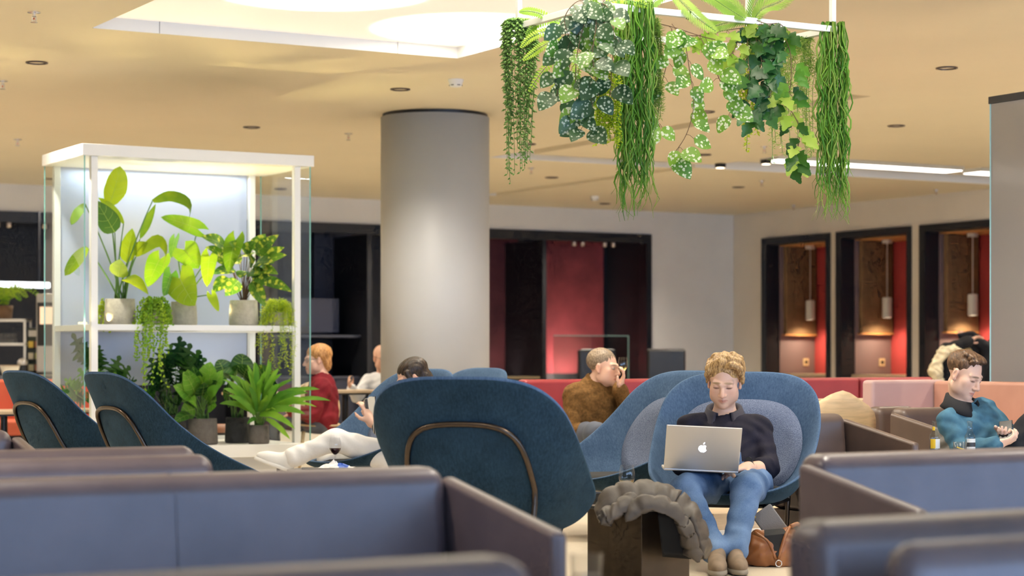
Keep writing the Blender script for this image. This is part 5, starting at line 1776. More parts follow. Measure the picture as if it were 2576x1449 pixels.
Rh = head_frame((.35, -.75, -.5), .15)
J['headbase'] = tuple(np.array(HC7) + Rh @ np.array((0, -.02, -.06)))
person_body(t, J, HC7, Rh, 1.0, head_color(HC7, Rh, 1.0, (.70, .43, .32), (.2, .12, .06)), ((-.4, -.66, 0), (.45, .3, 1.36)), .014, .006,
            hands=[dict(W=J['wrL'], d=(.6, 0, .3), pn=(0, -.3, -1), curl=.8, side=1), dict(W=J['wrR'], d=(-.5, 0, .4), pn=(0, 0, -1), curl=.8, side=-1)], fem=True)
top_garment(t, J, 'cloth_black', ((-.4, -.36, .3), (.46, .34, 1.36)), folds=.006, h=.011, grow=.03, fem=True, name='top')
trousers(t, J, 'cloth_black', ((-.3, -.56, .04), (.4, .3, .7)), h=.013)
hair_cap(t, HC7, Rh, 1.0, 'hair_streak', [('e', (0, -.03, .05), (.09, .112, .09)), ('e', (0, -.07, -.06), (.085, .07, .12)), ('c', (-.08, .04, .05), (-.095, .03, -.11), .024, .02), ('c', (.08, .04, .05), (.09, .03, -.1), .024, .02), ('-e', (0, .14, -.03), (.062, .07, .1))], noise=.005, nf=80, h=.006)
# coat: a swept sheet of black cloth from the raised hands down behind her
def sheet(ctrl, nu=10, nv=14, wav=.012):
    rows = []
    cols = [spline(c, nv) for c in ctrl]
    for j in range(nv):
        rows.append(spline([c[j] for c in cols], nu))
    return rows
rows = sheet([[(-.06, -.05, 1.24), (.02, .0, 1.12), (.06, .06, .95), (.08, .1, .6)], [(.1, -.02, 1.27), (.18, .02, 1.15), (.2, .08, .95), (.2, .12, .6)],
              [(.2, .0, 1.22), (.3, .03, 1.06), (.36, .08, .85), (.38, .12, .6)]])
o = MB().grid(rows).build('coat', 'cloth_black', t, smooth=True); md = o.modifiers.new('s', 'SOLIDIFY'); md.thickness = .02
o = cthing('scarf', 'cream fleece scarf hanging beside the blonde woman', 'scarf', 2368, 20.3)
fd = Field(*[axis_pts(a, b_, .009) for a, b_ in ((-.2, .22), (-.15, .15), (.5, 1.2))])
fd.chain([(.12, 0, 1.10), (.02, -.01, 1.05), (-.04, 0, .95), (-.06, .0, .86), (-.02, 0, .74), (-.03, 0, .6)], [.03, .055, .05, .065, .045, .04], .03)
fd.disp(fold_noise(.012, 60)); fd.build('fleece', 'fleece_cream', o)
MB().tube(spline([(.12, 0, 1.10), (.3, .05, 1.0), (.35, .05, .86)], 8), .03, 8).build('scarf_end', 'fleece_cream', o, smooth=True)
# ---------------------------------------------------------------- dark haired person behind the glass partition
t = cthing('person', 'dark haired person mostly hidden by the edge of the glass partition', 'person', 2510, 21.8)
J = dict(pelvis=(.05, .0, .52), neck=(.02, .0, .93), shL=(-.15, 0, .84), shR=(.19, .02, .84), elL=(-.2, -.1, .6), elR=(.26, -.1, .6),
         wrL=(-.1, -.28, .6), wrR=(.15, -.28, .6), hipL=(-.05, 0, .48), hipR=(.12, 0, .48), knL=(-.06, -.4, .5), knR=(.13, -.4, .5),
         anL=(-.06, -.42, .09), anR=(.13, -.42, .09), toeL=(-.06, -.6, .03), toeR=(.13, -.6, .03))
HC8 = (0, -.03, 1.09)
Rh = head_frame((.5, -.8, -.1), 0)
J['headbase'] = tuple(np.array(HC8) + Rh @ np.array((0, -.02, -.06)))
person_body(t, J, HC8, Rh, 1.0, head_color(HC8, Rh, 1.0, (.66, .40, .30), (.05, .03, .02)), ((-.35, -.66, 0), (.42, .3, 1.24)), .015, .0065)
top_garment(t, J, 'cloth_black', ((-.36, -.36, .3), (.44, .34, 1.05)), folds=.006, h=.012, grow=.02)
trousers(t, J, 'cloth_black', ((-.3, -.56, .04), (.4, .3, .7)), h=.014)
hair_cap(t, HC8, Rh, 1.0, 'hair_dark', [('e', (0, -.03, .05), (.088, .108, .09)), ('-e', (0, .125, -.015), (.075, .075, .085)), ('-e', (0, .03, -.07), (.13, .062, .085))], noise=.004, nf=90, h=.006)
# ================================================================ plants
leaf_mat('leaf_banana', (0.15, 0.29, 0.015), (0.42, 0.54, 0.02), .5)
leaf_mat('leaf_banana_dark', (0.03, 0.10, 0.025), (0.07, 0.18, 0.03), .3)
leaf_mat('leaf_aloca', (0.17, 0.36, 0.015), (0.42, 0.58, 0.03), .5)
leaf_mat('leaf_calathea', (0.04, 0.13, 0.02), (0.12, 0.27, 0.02), .35, pattern=((0.50, 0.56, 0.07), 24, .74, .92))
leaf_mat('leaf_dark', (0.008, 0.045, 0.012), (0.025, 0.10, 0.02), .2, .35)
leaf_mat('leaf_deep', (0.015, 0.07, 0.012), (0.05, 0.16, 0.02), .25, .35)
leaf_mat('leaf_mid', (0.06, 0.22, 0.02), (0.19, 0.42, 0.04), .35)
leaf_mat('leaf_fresh', (0.10, 0.30, 0.02), (0.26, 0.50, 0.05), .4)
leaf_mat('leaf_lime', (0.38, 0.52, 0.02), (0.62, 0.72, 0.05), .5)
leaf_mat('leaf_moss', (0.16, 0.36, 0.01), (0.42, 0.60, 0.04), .4)
leaf_mat('leaf_pearl', (0.10, 0.26, 0.05), (0.28, 0.46, 0.12), .2, .4)
leaf_mat('leaf_grass', (0.05, 0.22, 0.015), (0.26, 0.50, 0.06), .35, .4)
leaf_mat('leaf_spot_dark', (0.02, 0.07, 0.03), (0.07, 0.16, 0.05), .25, .35, pattern=((0.50, 0.58, 0.44), 60, .80, .88))
leaf_mat('leaf_spot', (0.06, 0.20, 0.03), (0.24, 0.44, 0.05), .4, .4, pattern=((0.72, 0.78, 0.58), 60, .84, .92))
leaf_mat('leaf_ivy_dark', (0.012, 0.06, 0.022), (0.04, 0.15, 0.03), .2, .3)
leaf_mat('leaf_ivy_light', (0.22, 0.40, 0.03), (0.48, 0.62, 0.12), .45)
leaf_mat('leaf_palm', (0.10, 0.26, 0.03), (0.34, 0.50, 0.08), .4)
leaf_mat('leaf_fern', (0.20, 0.42, 0.02), (0.45, 0.62, 0.06), .45)
leaf_mat('leaf_aspar', (0.18, 0.34, 0.04), (0.42, 0.55, 0.12), .4)
mat('leaf_rib', (0.36, 0.50, 0.10), .5)
mat('stem_green', (0.10, 0.22, 0.04), .5)
mat('stem_brown', (0.14, 0.08, 0.04), .7)
mat('pot_stone', (0.40, 0.37, 0.30), .85, var=.12, scale=30, bump=.3, bscale=60)
mat('pot_grey', (0.11, 0.10, 0.095), .85, var=.15, scale=30, bump=.3, bscale=60)
mat('pot_dark', (0.045, 0.045, 0.045), .8, var=.15, scale=30, bump=.2, bscale=60)
mat('soil', (0.07, 0.045, 0.03), .95, var=.4, scale=60, bump=.8, bscale=90)
CAMP = Vector((0, 0, EYE))
RNG = random.Random(11)
rj = lambda a: RNG.uniform(-a, a)

def wfun(kind, s):
    if kind == 'ovate': return (max(0, math.sin(PI * s ** .72))) ** .8
    if kind == 'banana': return (max(0, math.sin(PI * min(1, s * .97 + .03)))) ** .55
    if kind == 'lance': return max(0, math.sin(PI * s ** .85)) ** .9
    if kind == 'strap': return max(0, math.sin(PI * min(1, .12 + s * .88))) ** .6
    if kind == 'heart': return (.42 + .58 * min(1, s / .22) ** .6) * max(0, 1 - s ** 1.9) ** .72
    if kind == 'lobed':
        b_ = max(0, math.sin(PI * s ** .7)) ** .7
        return b_ * (.16 + .84 * abs(math.sin(PI * 4.5 * s + .4)) ** 1.3)
    if kind == 'maple':
        b_ = max(0, math.sin(PI * s ** .62)) ** .7
        return b_ * (.50 + .50 * abs(math.sin(PI * 2.5 * s + .5))) * (.88 + .12 * math.cos(s * 60))
    return 1
def blade(mb, B, T, width, kind='ovate', n=None, bend=.15, fold=.18, wave=0.0, m=0, ns=None, lobe=.32, arch=0.0, rib=None):
    """leaf blade from base B to tip T; bend raises the middle of the midrib along n"""
    B, T = Vector(B), Vector(T)
    L = (T - B).length
    if n is None:
        n = (CAMP - B).normalized() + Vector((rj(.5), rj(.5), .35 + rj(.4)))
    ax = (T - B).normalized()
    n = (n - ax * n.dot(ax)).normalized()
    mid = (B + T) / 2 + n * L * bend + Vector((0, 0, arch * L))
    ns = ns or (26 if kind == 'lobed' else 20 if kind == 'maple' else 10)
    cols = (-1, -.55, 0, .55, 1)
    rows = []
    ph = rj(3)
    for i in range(ns + 1):
        s = i / ns
        c = bez(B, mid, T, s)
        tg = ((mid - B) * (1 - s) + (T - mid) * s).normalized()
        sd = tg.cross(n).normalized()
        nn = sd.cross(tg).normalized()
        w = wfun(kind, s) * width / 2
        row = []
        for a in cols:
            p = c + sd * a * w + nn * (abs(a) * w * fold * 2 - abs(a) ** 2 * w * fold)
            if kind == 'heart': p -= tg * (lobe * L * (abs(a) ** 1.3) * (1 - s) ** 2.2)
            elif kind in ('lobed', 'maple'): p += tg * (.10 * L * abs(a) * abs(math.sin(PI * 3.5 * s)))
            if wave and abs(a) > .9: p += nn * w * wave * math.sin(s * 16 + ph + a)
            row.append(p)
        rows.append(row)
    mb.grid(rows, m)
    if rib is not None:
        side = (rows[1][-1] - rows[1][0]).cross(ax).normalized()
        mb.tube([r_[2] for r_ in rows], [max(.0006, width * .016 * (1 - .8 * i / ns)) for i in range(ns + 1)], 4, rib, caps=False)
        for i in range(2, ns - 1, 2):
            for q, e in ((1, 0), (3, 4)):
                mb.tube([rows[i][2], rows[min(ns, i + 1)][q], rows[min(ns, i + 2)][e] * .7 + rows[min(ns, i + 1)][q] * .3], width * .006, 3, rib, caps=False)
def needle(mb, c, e, w, m=0):
    d = (e - c); sd = d.cross(Vector((rj(1), rj(1), rj(1)))).normalized() * w * .5
    mb.add([c, c + d * .5 + sd, e, c + d * .5 - sd], [(0, 1, 2, 3)], m)
def plant(name, label, cat, loc, group=None):
    t = thing(name, label, cat, loc, 0, group)
    return t
def part(mb, name, mats, t, smooth=True):
    o = Vector(t.location)
    mb.v = [(p[0] - o.x, p[1] - o.y, p[2] - o.z) for p in mb.v]
    return mb.build(name, mats, t, smooth=smooth)
def leaf(t, B, T, width, kind, mname, root=None, sag=.25, sr=.005, smat='stem_green', **kw):
    mb = MB()
    blade(mb, B, T, width, kind, rib=2 if width > .09 and kind in ('heart', 'ovate', 'banana') else None, **kw)
    if root is not None:
        R_, B_ = Vector(root), Vector(B)
        md = (R_ + B_) / 2 + Vector((0, 0, (B_ - R_).length * sag * .4)) + ((R_ - B_) * .12 if sag else Vector())
        md.x = R_.x * .62 + B_.x * .38; md.y = R_.y * .62 + B_.y * .38
        mb.tube([bez(R_, md, B_, i / 6) for i in range(7)] , [sr, sr, sr * .95, sr * .9, sr * .8, sr * .7, sr * .6], 5, 1)
    part(mb, 'leaf', [mname, smat, 'leaf_rib'], t)
def pot(t, r, h, m, taper=.93):
    MB().lathe([(.01, 0), (r * .93, 0), (r, .012), (r * 1.0, h * .25), (r * taper, h), (r * taper - .012, h), (r * taper - .016, h - .03)], 32).build('pot', m, t, smooth=True)
    MB().lathe([(r * taper - .015, h - .025), (r * .5, h - .018), (.001, h - .02)], 20).build('soil', 'soil', t, smooth=True)

# ---------------------------------------------------------------- upper shelf
def P(px, py, Z): return at(px, py, Z)
Z1 = 15.5
loc = atf(302, Z1, SH)
t = plant('potted_plant', 'tall bird of paradise plant in a stone pot on the upper vitrine shelf', 'plant', loc, 'potted plants in the vitrine')
pot(t, .120, .20, 'pot_stone')
root = lambda: loc + Vector((rj(.04), rj(.04), .19))
for (b_, tp, w, k, m, z0, z1, bd) in [
        ((275, 516), (302, 418), 60, 'banana', 'leaf_banana', 15.45, 15.4, .12), ((289, 585), (241, 503), 56, 'ovate', 'leaf_banana_dark', 15.45, 15.2, .1),
        ((311, 562), (247, 497), 22, 'banana', 'leaf_banana', 15.5, 15.4, .2), ((352, 602), (392, 512), 22, 'lance', 'leaf_banana', 15.6, 15.6, .0),
        ((319, 662), (333, 574), 46, 'ovate', 'leaf_banana', 15.5, 15.55, .05), ((297, 697), (303, 652), 50, 'ovate', 'leaf_banana', 15.4, 15.25, -.1),
        ((310, 704), (374, 742), 38, 'ovate', 'leaf_banana', 15.45, 15.25, .35), ((219, 622), (163, 694), 32, 'banana', 'leaf_banana', 15.35, 15.25, .18),
        ((214, 513), (179, 566), 26, 'banana', 'leaf_banana', 15.5, 15.45, .15), ((338, 640), (372, 610), 40, 'ovate', 'leaf_banana', 15.5, 15.45, .1)]:
    leaf(t, P(*b_, z0), P(*tp, z1), w / 330, k, m, root(), bend=bd, wave=.05, sr=.007)
# two blades that arch right over
for pts, w in (([(384, 505), (432, 488), (478, 512), (468, 580)], 40), ([(345, 640), (395, 600), (418, 625), (408, 682)], 46)):
    mb = MB()
    q = spline([P(x, y, 15.5 - .04 * i) for i, (x, y) in enumerate(pts)], 14)
    rows = []
    for i, c in enumerate(q):
        s = i / 13
        tg = (q[min(13, i + 1)] - q[max(0, i - 1)]).normalized()
        sd = tg.cross(Vector((SA, CA, -.55))).normalized()
        sd = (Vector((-SA, -CA, .75)) - tg * Vector((-SA, -CA, .75)).dot(tg)).normalized() * .8 + sd * .25
        w2 = wfun('banana', s) * w / 330 / 2
        rows.append([c + sd * a * w2 + Vector((0, 0, -abs(a) * w2 * .3)) for a in (-1, -.5, 0, .5, 1)])
    mb.grid(rows)
    R_, B_ = root(), q[0]
    mb.tube([bez(R_, R_ * .5 + B_ * .5 + Vector((-.02, 0, .04)), B_, i / 6) for i in range(7)], [.007] * 4 + [.005] * 3, 5, 1)
    part(mb, 'leaf', ['leaf_banana', 'stem_green'], t)

Z2 = 15.75
loc = atf(462, Z2, SH)
t = plant('potted_plant', 'bright green elephant ear plant in a stone pot, middle of the upper vitrine shelf', 'plant', loc, 'potted plants in the vitrine')
pot(t, .105, .185, 'pot_stone')
for (b_, tp, w, m, z0, z1) in [((464, 628), (500, 676), 72, 'leaf_aloca', 15.65, 15.55), ((452, 700), (491, 769), 96, 'leaf_aloca', 15.55, 15.4), ((402, 652), (371, 722), 62, 'leaf_aloca', 15.7, 15.6),
                               ((527, 645), (521, 722), 46, 'leaf_aloca', 15.7, 15.6), ((532, 742), (550, 784), 26, 'leaf_aloca', 15.55, 15.5), ((592, 604), (574, 686), 56, 'leaf_aloca', 15.75, 15.65),
                               ((497, 576), (404, 546), 52, 'leaf_aloca', 15.7, 15.6), ((430, 690), (411, 745), 46, 'leaf_mid', 15.6, 15.5), ((440, 600), (432, 650), 30, 'leaf_mid', 15.8, 15.7)]:
    leaf(t, P(*b_, z0), P(*tp, z1), w / 325, 'heart', m, loc + Vector((rj(.03), rj(.03), .17)), bend=.1, fold=.12, sr=.0065)

Z3 = 15.9
loc = atf(613, Z3, SH)
t = plant('potted_plant', 'calathea with striped leaves in a stone pot at the right of the upper shelf', 'plant', loc, 'potted plants in the vitrine')
pot(t, .115, .20, 'pot_stone')
for tp in [(506, 596), (516, 622), (541, 652), (534, 690), (536, 735), (566, 745), (603, 700), (643, 652), (668, 772), (692, 720), (722, 642), (716, 622), (702, 590), (736, 735), (668, 588),
           (640, 606), (590, 650), (690, 662), (655, 690), (575, 610), (622, 640), (700, 690)]:
    c = Vector((613 + rj(14), 690 + rj(20)))
    b_ = (c.x + (tp[0] - c.x) * .38, c.y + (tp[1] - c.y) * .45 - 14)
    z1 = 15.85 - abs(rj(.25))
    leaf(t, P(*b_, 15.85), P(*tp, z1), RNG.uniform(30, 44) / 322, 'ovate', 'leaf_calathea', loc + Vector((rj(.02), rj(.02), .18)), bend=.16, sr=.004, smat='stem_brown')

def trailing(label, px, Z, z, spots, mname, hang, n, r, leafr=.007, cat='plant', potm='pot_stone', fuzz=False, bed=.05):
    """mound of tiny leaves with strands hanging over the edge; every strand is one part"""
    loc = atf(px, Z, z)
    t = plant('trailing_plant', label, cat, loc, 'trailing plants in the vitrine')
    pot(t, r * .7, .11, potm)
    for k in range(n):
        a = RNG.uniform(0, 2 * PI)
        fr = Vector((-SA, -CA, 0))
        d = Vector((math.cos(a), math.sin(a), 0))
        over = d.dot(fr) > .15 and k % 2 == 0
        rr = r * RNG.uniform(.5, 1.1)
        p0 = loc + Vector((d.x * r * .3, d.y * r * .3, .10))
        if over:
            H = RNG.uniform(.3, 1) * hang
            pts = [p0, loc + d * rr * .8 + Vector((0, 0, .15 + rj(.03))), loc + d * rr * 1.2 + fr * r * .8 + Vector((0, 0, .02)), loc + d * rr * 1.25 + fr * r * .95 + Vector((rj(.02), rj(.02), -H * .5)), loc + d * rr * 1.25 + fr * r * .95 + Vector((rj(.04), rj(.04), -H))]
        else:
            pts = [p0, loc + d * rr * .6 + Vector((0, 0, .17 + rj(.04))), loc + d * rr * 1.1 + Vector((0, 0, .10 + rj(.05))), loc + d * rr * 1.3 + Vector((rj(.02), rj(.02), .03 + rj(.03)))]
        q = spline(pts, 22 if over else 14)
        mb = MB().tube(q, .0012, 3, 1, caps=False)
        for c in q[2:]:
            for _ in range(5 if fuzz else 2):
                v = Vector((rj(1), rj(1), rj(1))).normalized()
                if fuzz:
                    needle(mb, c, c + v * leafr * 2.6, leafr * .45)
                else:
                    blade(mb, c, c + v * leafr * 2.2, leafr * 2.0, 'ovate', bend=.1, ns=3)
        part(mb, 'strand', [mname, 'stem_green'], t)
trailing('trailing plant with tiny round leaves spilling off the upper shelf', 388, 15.42, SH, None, 'leaf_moss', .50, 110, .105, .0085)
trailing('feathery asparagus fern spilling off the right end of the upper shelf', 700, 15.95, SH, None, 'leaf_lime', .42, 95, .115, .011, fuzz=True)

# ---------------------------------------------------------------- lower bench
def bush(label, px, Z, z, potr, poth, potm, tips, kind, mname, wpx, crown, nm='potted_plant', bend=.15, ppm=328, bscale=.45, kw=None, rootz=None, more=.7):
    loc = atf(px, Z, z)
    t = plant(nm, label, 'plant', loc, 'potted plants in the vitrine')
    pot(t, potr, poth, potm)
    tips = list(tips) + [(a_[0] + rj(22), a_[1] + abs(rj(40))) + tuple(a_[2:]) for a_ in tips[:int(len(tips) * more)]]
    if kind == 'strap': tips = [(a_[0] + rj(20), a_[1] + rj(16)) for a_ in tips]
    for i, tp in enumerate(tips):
        c = (crown[0] + rj(8), crown[1] + rj(10))
        f = bscale + rj(.06)
        b_ = (c[0] + (tp[0] - c[0]) * f, c[1] + (tp[1] - c[1]) * f - 10 * (1 - f))
        z1 = Z + (tp[2] if len(tp) > 2 else -abs(rj(.3)))
        leaf(t, P(*b_, Z + (z1 - Z) * .4), P(tp[0], tp[1], z1), RNG.uniform(.65, 1.2) * wpx / ppm, kind, mname if isinstance(mname, str) else mname[i % len(mname)], loc + Vector((rj(potr * .4), rj(potr * .4), poth - .02)), bend=bend, **(kw or {}))
    return t
bush('peace lily like plant in a charcoal pot, left of three on the vitrine bench', 510, 15.55, BENCH, .115, .20, 'pot_grey',
     [(460, 935), (485, 922), (505, 945), (530, 910), (548, 960), (470, 985), (532, 985), (445, 965), (455, 1040), (560, 930), (490, 960), (520, 940), (475, 1010), (545, 1010)], 'ovate', ['leaf_mid', 'leaf_deep', 'leaf_fresh'], 44, (510, 1030), kw=dict(arch=.1))
bush('dark elephant ear plant in a black pot, middle of three on the vitrine bench', 598, 15.85, BENCH, .10, .20, 'pot_dark',
     [(548, 905, .0), (628, 920, -.1), (690, 935, -.1), (575, 940, -.2), (650, 960, -.25), (560, 985, -.1), (610, 890, .1)], 'heart', ['leaf_dark', 'leaf_deep', 'leaf_deep'], 88, (598, 1000), bscale=.62, kw=dict(lobe=.3))
bush('birds nest fern in a small charcoal pot, right of three on the vitrine bench', 651, 15.68, BENCH, .082, .145, 'pot_grey',
     [(590, 945), (600, 930), (620, 915), (640, 905), (665, 900), (690, 915), (720, 925), (735, 945), (560, 960), (575, 985), (755, 975), (795, 995), (770, 1020), (740, 1000), (745, 1080), (610, 960), (660, 930), (700, 950), (680, 1000), (625, 1060), (640, 950), (710, 1020), (590, 1010), (570, 945)],
     'strap', ['leaf_fresh', 'leaf_mid', 'leaf_fresh'], 15, (651, 1055), bscale=.12, bend=.1, kw=dict(wave=.3, arch=.22))
bush('large dark cut-leaf philodendron at the back of the vitrine bench', 430, 15.9, BENCH, .12, .22, 'pot_dark',
     [(380, 905), (400, 880), (430, 870), (452, 852), (478, 870), (500, 885), (515, 905), (372, 945), (395, 960), (420, 930), (470, 930), (490, 950), (445, 985), (400, 1000), (365, 985), (505, 920), (430, 1010), (480, 900), (412, 905)], 'lobed', ['leaf_dark', 'leaf_dark', 'leaf_deep'], 66, (430, 1020), bscale=.58, bend=.12, kw=dict(fold=.12))
bush('green cut-leaf philodendron at the left end of the vitrine bench', 262, 15.75, BENCH, .12, .22, 'pot_dark',
     [(250, 872), (245, 930), (300, 900), (325, 925), (290, 940), (185, 845), (215, 870), (165, 955), (180, 1000), (150, 985), (200, 930), (235, 965), (270, 1000), (315, 975), (220, 1010)], 'lobed', ['leaf_deep', 'leaf_mid', 'leaf_deep'], 58, (262, 1010), bscale=.6, kw=dict(fold=.12))
trailing('bright green mounding creeper at the lower left corner of the bench', 272, 15.35, BENCH, None, 'leaf_moss', .22, 90, .15, .0085, potm='pot_dark')
trailing('small yellow green creeper between the pots at the left end of the upper shelf', 268, 15.75, SH, None, 'leaf_lime', .06, 26, .07)

# ---------------------------------------------------------------- hanging garden
HN = at(1495, 13, 9.8)
HL, HW_ = 1.46, .73
hz = HN.z
t = thing('plant_hanger', 'white square-tube hanging frame carrying trailing plants from the ceiling', 'hanging frame', (HN.x, HN.y, hz))
b = .016
for nm, bx in (('bar', (-b, HL + b, -b, b, -b, b)), ('bar', (-b, HL + b, HW_ - b, HW_ + b, -b, b)), ('bar', (-b, b, b, HW_ - b, -b, b)), ('bar', (HL - b, HL + b, b, HW_ - b, -b, b))):
    MB().box(*bx).build(nm, 'white_metal', t, bevel=.002)
for x, y in ((0, 0), (HL, 0), (0, HW_), (HL, HW_)):
    MB().box(x - b * .8, x + b * .8, y - b * .8, y + b * .8, b, (HC + (.08 if False else 0)) - hz).build('pole', 'white_metal', t)
for x in (.27, .55):
    MB().lathe([(.024, -.004), (.026, 0), (.024, .004)], 8).xf(Matrix.Translation((x, 0, 0)) @ Matrix.Rotation(PI / 2, 4, 'Y')).build('cable_tie', 'black_plastic', t)

def hplant(label, loc, grp='plants hanging from the white frame'):
    return plant('hanging_plant', label, 'plant', loc, grp)
fL = HN + Vector((0, HW_, 0)); fR = HN + Vector((HL, 0, 0)); fF = HN + Vector((HL, HW_, 0))
# string of pearls style bundle
t = hplant('dense succulent strands with bead-like leaves hanging at the left end of the frame', fL)
for k in range(46):
    a = RNG.uniform(0, 2 * PI); r = .055 * math.sqrt(RNG.random())
    H = RNG.choice((.42, .5, .6, .72, .78)) * RNG.uniform(.85, 1.08)
    bs = fL + Vector((r * .5 * math.cos(a), r * .5 * math.sin(a), .02))
    d = Vector((math.cos(a), math.sin(a), 0))
    sp = .05 + .012 * RNG.random()
    q = spline([bs + Vector((0, 0, .01)), bs + d * (r * .5 + .012) + Vector((0, 0, .012)), bs + d * sp + Vector((0, 0, -.08)), bs + d * (sp * .9) + Vector((rj(.01), rj(.01), -H * .5)), bs + d * (sp * .55) + Vector((rj(.012), rj(.012), -H))], int(H * 80))
    mb = MB().tube(q, .0014, 3, 1, caps=False)
    for i, c in enumerate(q[2:]):
        an = i * 2.4 + k
        v = Vector((math.cos(an), math.sin(an), -.55)).normalized()
        s = .020 * (1 - .4 * i / len(q))
        side = v.cross(Vector((0, 0, 1))).normalized(); up = side.cross(v)
        e = c + v * s * .9
        mb.add([c, e + side * s * .42, e + up * s * .42, e - side * s * .42, e - up * s * .42, c + v * s * 2], [(0, 1, 2), (0, 2, 3), (0, 3, 4), (0, 4, 1), (5, 2, 1), (5, 3, 2), (5, 4, 3), (5, 1, 4)], 0)
    part(mb, 'strand', ['leaf_pearl', 'stem_green'], t)

# grass bundles
def grass(label, loc, width, H, n, topw):
    t = hplant(label, loc)
    for k in range(n):
        x = rj(width); y = rj(width * .5)
        h = H * RNG.uniform(.72, 1.04)
        r0 = loc + (Vector((CA, -SA, 0)) * x * topw + Vector((SA, CA, 0)) * y * .6)
        ph, ph2 = rj(3), rj(3)
        am = RNG.uniform(.006, .020)
        q = []
        nn = 30
        for i in range(nn):
            s = i / (nn - 1)
            conv = (1 - .35 * s) if topw > .9 else (topw + (1 - topw) * min(1, s * 3)) * (1 - .25 * s)
            wv = am * math.sin(s * 22 + ph) * min(1, s * 4) + am * .6 * math.sin(s * 37 + ph2) * min(1, s * 4)
            tipk = max(0, s - .86) / .14
            X = x * conv + wv + tipk * tipk * rj(.02) + tipk * (.05 * math.sin(ph))
            Yd = y * (.6 + .4 * min(1, s * 3)) + am * math.cos(s * 19 + ph2)
            zz = .03 * math.sin(min(1, s * 14) * PI * .5) - max(0, s - .03) * h
            q.append(loc + Vector((CA, -SA, 0)) * X + Vector((SA, CA, 0)) * Yd + Vector((0, 0, zz)))
        w = RNG.uniform(.0030, .0056)
        mb = MB().tube(q, [w * (1.0 if i < nn - 6 else (nn - i) / 6 * .9 + .1) for i in range(nn)], 4, 0, caps=False, flat=.5)
        part(mb, 'blade', [RNG.choice(('leaf_grass', 'leaf_grass', 'leaf_fresh', 'leaf_aspar')), 'stem_green'], t)
g1 = HN + Vector((.235, 0, .02))
grass('long grassy trailing plant hanging from the middle of the front bar', g1, .10, 1.08, 92, .85)
grass('long grassy trailing plant hanging at the right end of the frame', fR + Vector((0, 0, .02)), .088, 1.06, 84, .62)

# spotted vines
def vine(t, pts, nleaf, lw, mname, kind='ovate', spread=.05, stem='stem_brown', aspect=1.35, droop=.8, start=.05):
    q = spline(pts, 30)
    part(MB().tube(q, .0022, 4), 'vine', stem, t)
    for k in range(nleaf):
        s = start + (1 - start) * (k + RNG.random() * .7) / nleaf
        c = q[min(29, int(s * 29))]
        side = Vector((CA, -SA, 0)) * RNG.choice((-1, 1)) * RNG.uniform(.3, 1)
        d = (side + Vector((-SA, -CA, 0)) * RNG.uniform(-.3, .8) + Vector((0, 0, -droop + rj(.35)))).normalized()
        w = lw * RNG.uniform(.8, 1.15)
        st = c + d * RNG.uniform(.3, 1) * spread
        mb = MB().tube([c, (c + st) / 2 + Vector((0, 0, .006)), st], .0014, 3, 1, caps=False)
        blade(mb, st, st + d * w * aspect, w, kind, bend=.08 + rj(.05), fold=.15)
        part(mb, 'leaf', [mname if isinstance(mname, str) else RNG.choice(mname), stem], t)
def H_(px, py, Z): return at(px, py, Z)
t = hplant('satin pothos with dark silver-spotted leaves massed at the left front corner of the frame', HN)
for pts, n in (([(1490, 10, 9.8), (1450, 30, 9.75), (1415, 110, 9.75), (1405, 200, 9.75), (1400, 250, 9.75)], 10), ([(1490, 5, 9.8), (1470, 60, 9.7), (1450, 150, 9.65), (1450, 250, 9.65), (1465, 300, 9.65), (1480, 320, 9.65)], 16),
               ([(1495, 5, 9.8), (1500, 60, 9.65), (1490, 140, 9.6), (1500, 210, 9.62), (1490, 270, 9.65)], 15), ([(1500, 5, 9.8), (1530, 20, 9.7), (1545, 90, 9.65), (1540, 160, 9.65), (1535, 240, 9.65)], 14),
               ([(1495, 0, 9.8), (1450, 5, 9.7), (1420, 50, 9.7), (1440, 120, 9.7), (1430, 180, 9.7)], 11), ([(1495, 0, 9.8), (1530, -10, 9.75), (1520, 60, 9.7), (1500, 100, 9.7)], 10), ([(1490, 60, 9.9), (1470, 140, 9.9), (1440, 220, 9.9), (1420, 260, 9.9)], 10)):
    vine(t, [H_(*p) for p in pts], n, .088, ['leaf_spot_dark', 'leaf_spot_dark', 'leaf_spot'], spread=.05)
t = hplant('satin pothos vines with pale spotted leaves trailing from the middle of the frame', HN + Vector((.62, .05, 0)))
for pts, n in (([(1690, 60, 10.0), (1720, 100, 9.95), (1735, 180, 9.95), (1745, 260, 9.95), (1730, 330, 9.95), (1700, 380, 9.95), (1680, 392, 9.95)], 13), ([(1690, 70, 10.0), (1680, 150, 10.0), (1660, 230, 10.0), (1655, 300, 10.0), (1660, 320, 10.0)], 10),
               ([(1760, 90, 10.05), (1790, 150, 10.0), (1810, 200, 10.0), (1835, 250, 10.0), (1850, 285, 10.0)], 10), ([(1660, 60, 10.0), (1700, 70, 9.95), (1760, 90, 10.0), (1800, 100, 10.0)], 7)):
    vine(t, [H_(*p) for p in pts], n, .082, ['leaf_spot', 'leaf_spot', 'leaf_spot'], spread=.045, start=.12)
t = hplant('grape ivy with lobed dark and lime leaves over the right half of the bar', HN + Vector((1.0, 0, 0)))
